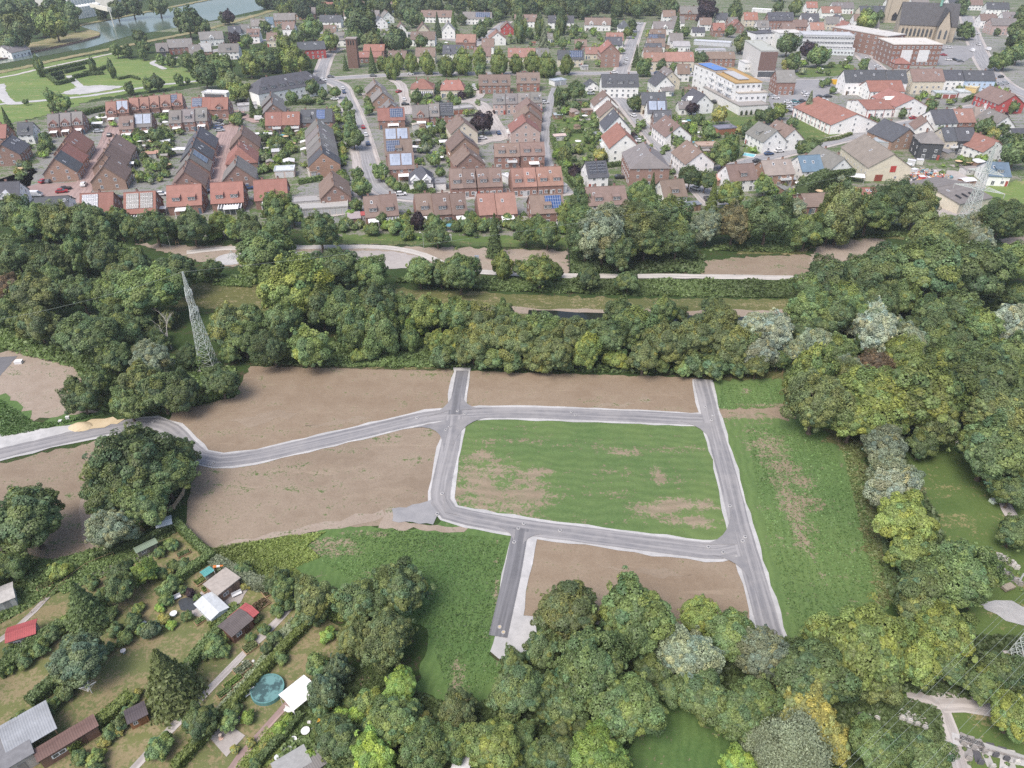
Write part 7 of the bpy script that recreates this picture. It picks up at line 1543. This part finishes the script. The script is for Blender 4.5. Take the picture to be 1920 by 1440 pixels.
# golden flower drifts along the bottom-left beds, as bushes one can tell apart
for x,y,r,t,l in [(195,1392,11,'g',"yellow flowering bush at the end of the long brown shed"),(180,1420,18,'y',"yellow-green bush below the long brown shed"),(222,1372,10,'g',"small yellow bush above the long hedge end"),(165,1085,10,'m',"small bush below the yellow-green shrub"),(440,1405,9,'g',"yellow flowers near the bottom of the path"),(470,1392,10,'g',"yellow flowers beside the tent path"),(495,1400,9,'g',"orange-yellow flowers right of the tent path"),(460,1100,8,'g',"golden bush beside the tan-roofed cabin"),(318,1072,8,'g',"tiny golden bush below the bright light green tree"),(258,1300,10,'g',"small yellow bush beside the brown playhouse")]:
    o=plant(x,y,r,'s',t); ITEMS.pop(); tag(o,l,"bush")
# garden bushes in rows of the allotments
for s in ["20,1220,14,sm 45,1240,16,sd 75,1215,18,sm 100,1190,18,sd 125,1165,16,sm 15,1255,12,sy 60,1225,12,sm 115,1270,14,sm","205,1150,16,sd 190,1115,14,sm 175,1095,12,sm 215,1180,14,sd 250,1165,18,sd 235,1195,16,sm 265,1180,12,sm 205,1215,12,sd 260,1140,12,sy","120,1300,18,sd 95,1325,16,sm 70,1345,18,sd 40,1350,20,sm 15,1380,18,sm 140,1280,14,sm 160,1255,12,sd","240,1335,14,sd 225,1355,16,sd 205,1375,16,sm 250,1310,12,sm 150,1420,18,sm 180,1440,16,sd","300,1075,14,sm 325,1060,12,sm 345,1060,14,sd 310,1125,14,sm 300,1140,10,sl 340,1105,10,sm 370,1120,8,sm 350,1155,12,sm 300,1035,12,sm 320,1020,14,sm","420,1185,10,sm 400,1195,14,sm 385,1225,12,sm 420,1220,14,sm 470,1195,10,sm 495,1180,12,sm 480,1160,10,so 455,1140,10,sm 520,1145,14,sm 540,1130,16,sm 500,1215,12,sd 515,1195,14,sd 440,1330,14,sm 430,1350,20,sm 465,1345,14,sl 525,1365,16,sl 540,1350,14,sl 480,1430,14,sm","560,1165,16,sd 600,1160,14,sm 615,1190,16,sl 600,1330,16,sm 640,1340,16,sl 655,1315,14,sm 670,1340,18,sl 620,1300,14,sm 690,1360,16,sm 720,1330,18,sm 735,1385,18,sl 760,1375,16,sm 830,1370,16,sm 770,1420,18,sm 720,1430,18,sl 660,1430,20,sm 610,1430,18,sm 820,1430,18,sm 855,1375,14,sd 870,1360,12,sm","527,1234,14,sm 500,1248,6,sp"]: plants(s)
# ------------------------------------------------------------------ cemetery
GS=MB(); GS.box(-.35,-.1,0,.35,.1,.75); GS.tube((-.0,-.1,.75),(0,.1,.75),.35,.35,14); GS=GS.mesh("headstone",M['matte']); GP=MB(); GP.box(-.5,.15,0,.5,1.9,.12); GP=GP.mesh("grave_border",M['matte'])
gi=0
for (x0,y0,dx,dy,n,wh) in [(1878,1052,7,4,5,"on the slope, upper row"),(1876,1075,9,6,5,"on the slope, lower row"),(1690,1350,14,6,4,"beside the path fork"),(1805,1398,20,7,6,"behind the wall path, upper row"),(1815,1425,22,8,5,"behind the wall path, lower row"),(1610,1345,16,3,3,"in the shade of the big tree")]:
    for k in range(n):
        o=empty("gravestone",G(x0+dx*k,y0+dy*k),rnd.uniform(-.3,.3)-.3); c=rnd.choice(((.12,.12,.13),(.5,.48,.45),(.35,.33,.31),(.6,.58,.55))); mobj("headstone",GS,o,color=c); mobj("border",GP,o,color=[q*.8 for q in c]); tag(o,f"gravestone {wh}, {'leftmost' if k==0 else 'rightmost' if k==n-1 else ORD[k]+' from left'}","gravestone","gravestones in the cemetery")
        if k%2==0: q=plant(x0+dx*k+4,y0+dy*k+6,4,'s','m'); ITEMS.pop(); tag(q,f"little grave bush {wh}, beside the {'leftmost' if k==0 else ORD[k]} gravestone","bush","grave bushes")
fence([(1790,1388),(1850,1408),(1940,1432)],.6,"long low pale fence beside the cemetery gravel row",M['pave'],(.3,.55),1.6,"low_fence",.06)
mb=MB(); mb.box(-2,-1.5,0,2,1.5,.16); TERR=mb.mesh('terrace',M['pave'])
# ------------------------------------------------------------------ town garden shrubs
FOOT=[]
for o in bpy.data.objects:
    if o.get("category") in ("house","building","shopping hall","garage","workshop","barn","church","pavilion") and o.parent is None:
        xs=[v for c in o.children if c.type=='MESH' and c.name.startswith(('wall','nave','shaft')) for v in [Matrix.Translation(o.location)@o.rotation_euler.to_matrix().to_4x4()@(Matrix.Translation(c.location)@c.rotation_euler.to_matrix().to_4x4())@Vector(q) for q in c.bound_box]]
        if xs:
            px=[PX((v.x,v.y,0)) for v in xs]; cx=sum(v.x for v in xs)/len(xs); cy=sum(v.y for v in xs)/len(xs); rad=max(math.hypot(v.x-cx,v.y-cy) for v in xs); FOOT.append((cx,cy,rad*.8))
RD_=[]
for o in bpy.data.objects:
    if o.get("kind")=="structure" and any(k in o.name for k in ("road","lane","court","yard","square","park","walk","canal","play","path")) and "grass" not in o.name:
        RD_ += [(v.co.x,v.co.y) for v in o.data.vertices]
RDA=np.array(RD_)
AREAS=[("kitchen gardens between the brick lanes",[(205,330),(225,255),(330,245),(318,345),(215,350)],62),("kitchen gardens left of the dark terrace",[(470,325),(490,250),(590,235),(585,320),(500,335)],56),("front gardens at the left edge",[(30,345),(20,255),(110,270),(60,330)],26),("gardens along the front row",[(640,440),(650,400),(1050,400),(1060,445),(820,455)],52),
 ("gardens behind the solar terrace",[(775,310),(770,220),(850,215),(860,330)],30),("back gardens right of the foot lane",[(1040,330),(1030,200),(1110,190),(1140,330)],40),("gardens above the linden avenue",[(950,90),(960,55),(1130,50),(1130,90)],34),("gardens right of the gable street",[(1230,330),(1190,240),(1290,200),(1340,320)],30),
 ("gardens around the white villas",[(1290,330),(1290,210),(1440,220),(1420,300)],34),("gardens among the upper white houses",[(600,90),(610,25),(860,35),(860,90)],44),("gardens at the canal cottages",[(300,115),(300,85),(600,40),(600,95)],34),("gardens behind the barn road",[(1420,420),(1430,315),(1600,310),(1600,340)],24),("gardens right of the scrap yard",[(1760,330),(1730,260),(1880,230),(1900,300)],30),
 ("front gardens along the street trees",[(625,380),(630,200),(660,200),(665,330)],20),("gardens of the terrace lanes",[(130,250),(200,220),(520,220),(500,245),(240,260)],26),("gardens behind the red hipped pair",[(760,200),(780,165),(900,160),(900,225)],20),("gardens beside the hill road",[(1100,135),(1110,60),(1270,60),(1270,130)],24),("bushes behind the clinic",[(1400,150),(1420,100),(1620,105),(1600,145)],16),("bushes around the shopping halls",[(1700,240),(1720,180),(1880,150),(1900,220)],20)]
sh_r=random.Random(21)
for nm,poly,n in AREAS:
    q=pts_in_poly(poly,n*9,len(nm)); k=0
    for x,y in q:
        if k>=n*1.7: break
        if any((x-a)**2+(y-b)**2<(r+.6)**2 for a,b,r in FOOT) or ((RDA[:,0]-x)**2+(RDA[:,1]-y)**2).min()<5: continue
        rm=sh_r.uniform(.7,2.0); p=PX((x,y,rm)); o=plant(p[0],p[1],1,sh_r.choice("ssssf"),sh_r.choice("mmmddoylsl"+("g" if k%12==0 else "m")),world=(x,y,rm*(1.35 if y>420 else 1) if sh_r.random()<.85 else rm*1.4)); ITEMS[-1][4]=FPX*rm/depth_at((x,y,0)); ITEMS[-1][5]=nm; k+=1

# garden parasols, sheds and terraces
PAR=MB(); PAR.tube((0,0,0),(0,0,2.3),.03,.03,5); PAR=PAR.mesh("pole",M['galv']); PT=MB()
for k in range(8): a,b2=k*.7854,(k+1)*.7854; PT.poly([(1.5*math.cos(a),1.5*math.sin(a),2.05),(1.5*math.cos(b2),1.5*math.sin(b2),2.05),(0,0,2.45)])
PT=PT.mesh("shade",M['matte'])
for nm,poly,n in AREAS:
    q=pts_in_poly(poly,90,len(nm)+5); k=0
    for x,y in q:
        if k>=n*.14: break
        if any((x-a)**2+(y-b)**2<(r+1.5)**2 for a,b,r in FOOT) or ((RDA[:,0]-x)**2+(RDA[:,1]-y)**2).min()<14: continue
        p=PX((x,y,1)); k+=1
        if k%2:
            o=empty("garden_parasol",(x,y,0)); mobj("pole",PAR,o); c,cn=sh_r.choice((((.75,.75,.74),'white'),((.75,.75,.74),'white'),((.55,.4,.25),'tan'),((.1,.25,.3),'teal'))); mobj("shade",PT,o,color=c); o["category"]="parasol"; ITEMS.append([o,cn+" garden parasol",p[0],p[1],20,None]); st=struct("terrace",TERR); st.location=(x,y,0); st.rotation_euler=(0,0,R(14)); st.scale=(sh_r.uniform(.8,1.6),sh_r.uniform(.8,1.4),1)
        else:
            c=sh_r.choice(((.2,.14,.1),(.3,.28,.26),(.45,.44,.42),(.3,.12,.09))); cn={.2:'brown',.3:'grey',.45:'pale'}.get(c[0],'red'); cn='red' if c[1]==.12 else cn
            shed(p[0],p[1]+4,sh_r.uniform(2.4,4),sh_r.uniform(2,3),2.1,sh_r.choice((14,104,12)),c,(.4,.3,.22),"x"); o=[q2 for q2 in COL.objects if q2.get("label")=="x"][-1]; ITEMS.append([o,cn+"-roofed little garden shed",p[0],p[1],20,None])
# past 300 bushes the smallest-looking ones become one mass
for nm,keep,pr,mass in (("garden_shrub",265,'tuft',"distant_shrubbery"),("small_tree",295,'far',"distant_small_trees")):
    sh=sorted([it for it in ITEMS if it[0].name.startswith(nm)],key=lambda i:-i[4]); L=[]
    for it in sh[keep:]:
        root=it[0]; cr=[q for q in root.children if q.name.startswith("crown")][0]; c=cr.color; L.append((root.location.x,root.location.y,cr.location.z,cr.scale.x,cr.scale.z/cr.scale.x,(c[0],c[1],c[2])))
        for ch in list(root.children): bpy.data.objects.remove(ch)
        bpy.data.objects.remove(root); it[0]=None
    ITEMS=[it for it in ITEMS if it[0] is not None]
    if L: merged(mass,L,PROTO[pr])
# ------------------------------------------------------------------ labels of trees and bushes: kind + nearest landmark + rank among look-alikes
LM=[(342,600,"slim lattice pylon"),(1820,380,"broad lattice pylon"),(565,1316,"white pavilion tent"),(503,1296,"round teal pool"),(422,1108,"tan-roofed cabin"),(50,1199,"red garden hut"),(65,1385,"light grey carport"),(262,1350,"brown playhouse"),(357,1133,"garden pond"),(312,991,"small greenhouse"),(310,950,"curved rail fence"),(960,1200,"pale turning pad"),(860,730,"north road stub"),(1320,740,"east road end"),(1430,1120,"east road's near end"),(775,965,"gravel pad"),(1320,600,"estate's north wood strip end"),(1100,600,"stream glimpse"),(750,660,"rough grass clearing"),(930,570,"meadow track"),(434,486,"left sand pit"),(556,483,"right sand pit"),(940,490,"play strip"),(1400,500,"dry ground patch"),(1600,465,"curved gravel bed"),(1700,880,"woodland lawn corner"),(1840,940,"woodland path"),(1770,1330,"cemetery path fork"),(1893,1236,"cemetery pylon"),(1850,1130,"cemetery gravel drive"),(1270,1380,"shaded lawn"),(1430,1275,"shaded track"),(1010,1350,"wood track"),(700,1250,"brown garden track"),(150,801,"sand heap"),(100,720,"bare ground at left"),(40,1060,"left field corner"),(612,1338,"orange kayak"),(173,1300,"clothes dryer"),(440,1260,"raised beds"),(540,1413,"white round tub"),(840,1090,"south meadow"),(1180,1060,"bare south field"),
 (180,380,"solar front-row house"),(430,360,"white veranda house"),(600,375,"red garage row"),(710,380,"left end of garden row"),(838,452,"football goal"),(1008,413,"round blue pool"),(1130,370,"brown double house"),(1260,355,"white house at oak belt"),(1220,310,"tall brick gambrel block"),(1137,267,"turquoise pool"),(1400,330,"red terrace house"),(1545,385,"long low brown roof"),(1645,280,"old barn"),(1780,365,"grey workshop"),(1720,325,"scrap yard"),(1870,340,"house behind pylon"),(1515,305,"blue-roofed house"),(1470,265,"twin white gables"),(1390,200,"white apartments"),(1390,290,"villa pool"),(1540,240,"town lawn"),(1640,205,"shopping halls"),(1745,262,"pyramid-roofed house"),(1840,200,"long tan roof"),(1500,190,"market car park"),(1745,30,"church"),(1720,95,"brick block"),(1840,100,"church road"),(1550,80,"clinic wing"),(1440,90,"narrow slab block"),(1340,85,"grey workshop roofs"),(1160,155,"three-dormer white house"),(1090,175,"small white garage"),(1190,90,"hill road"),(1150,95,"tall red brick gable"),(1070,105,"solar roof on the avenue"),(1120,40,"half-timbered white row"),(1030,45,"dark-roofed white row"),(900,30,"long white solar row"),(800,55,"pointed gables"),(700,90,"low red hall roofs"),(660,108,"brick bell tower"),(640,150,"linden road junction"),(530,155,"white institution"),(580,85,"red gable slate roof"),(480,60,"canal cottages"),(430,90,"white gable at the park trees"),(300,85,"slate cottage"),(170,135,"hedge maze"),(180,165,"park square"),(20,190,"park path bend"),(100,55,"canal spit"),(220,40,"far canal bank"),(120,230,"triple gabled terrace"),(270,190,"pale red terrace"),(350,220,"grey middle terrace"),(395,190,"red dormer pair"),(190,300,"left brick lane"),(415,270,"middle brick lane"),(265,290,"kitchen gardens"),(540,280,"gardens left of dark terrace"),(605,270,"dark stepped terrace"),(560,215,"red balcony row"),(510,190,"round-window gables"),(665,250,"street trees' road"),(745,265,"solar terrace"),(735,215,"yellow tree house"),(790,325,"hipped villa"),(810,160,"red hipped pair"),(870,240,"yellow gables"),(905,200,"settlement yard"),(970,190,"grey-brown terrace"),(1000,240,"pinkish gables"),(1025,250,"foot lane"),(950,300,"brick yard pair"),(1180,230,"gable street"),(1230,190,"blue solar roof"),(1290,250,"big sloping roofs"),(1320,190,"cross-gabled white house"),(950,145,"brown avenue rows"),(820,125,"avenue middle"),(1000,10,"edge wood middle"),(700,0,"edge wood left part"),(1250,0,"edge wood right part"),(1450,0,"wood behind the white hall")]
def size_word(r): return "small " if r<9 else "big " if r>48 else ""
keys=defaultdict(list)
for it in ITEMS:
    root,look,x,y,r,grp=it; cands=sorted(LM,key=lambda l:math.hypot(l[0]-x,(l[1]-y)*1.5))[0]; dx,dy=x-cands[0],(y-cands[1])*1.3
    if math.hypot(dx,dy)<r*.6: rel="right at"
    elif abs(dx)>abs(dy): rel="right of" if dx>0 else "left of"
    else: rel="in front of" if dy>0 else "behind"
    it.append((math.hypot(dx,dy))); keys[(size_word(r)+look,rel,cands[2])].append(it)
for (look,rel,lm),lst in keys.items():
    lst.sort(key=lambda i:i[6]); n=len(lst)
    for i,it in enumerate(lst):
        base=f"{look} {rel} the {lm}"
        lab=base if n==1 else base+(", nearest to it" if i==0 else f", {ORD[i]} nearest" if i<9 else ", farther ones")
        it[0]["label"]=' '.join(lab.split()[:16])
        if it[5]: it[0]["group"]=it[5] if it[5].startswith(("bush","edge")) else "shrubs in the "+it[5]
        elif n>1: it[0]["group"]="trees around the "+lm
used=defaultdict(list)
for o in S.objects:
    if o.parent is None and "label" in o: used[o["label"]].append(o)
for l,os_ in used.items():
    if len(os_)>1:
        for i,o in enumerate(os_):
            if "group" not in o: o["group"]="look-alikes: "+l[:40]
# ------------------------------------------------------------------ haze
mb=MB(); mb.box(-1600,-250,-1.5,1600,2600,101); hz=NT("haze"); hz.n.remove(hz.bsdf); v=hz.n.new("ShaderNodeVolumePrincipled"); v.inputs["Color"].default_value=(.92,.95,1,1); v.inputs["Density"].default_value=HAZE; v.inputs["Anisotropy"].default_value=0.2
hz.t.links.new(v.outputs[0],hz.n["Material Output"].inputs["Volume"])
if HAZE>0: o=mb.build("haze",hz.mat); o["kind"]="stuff"; o.display_type='WIRE'
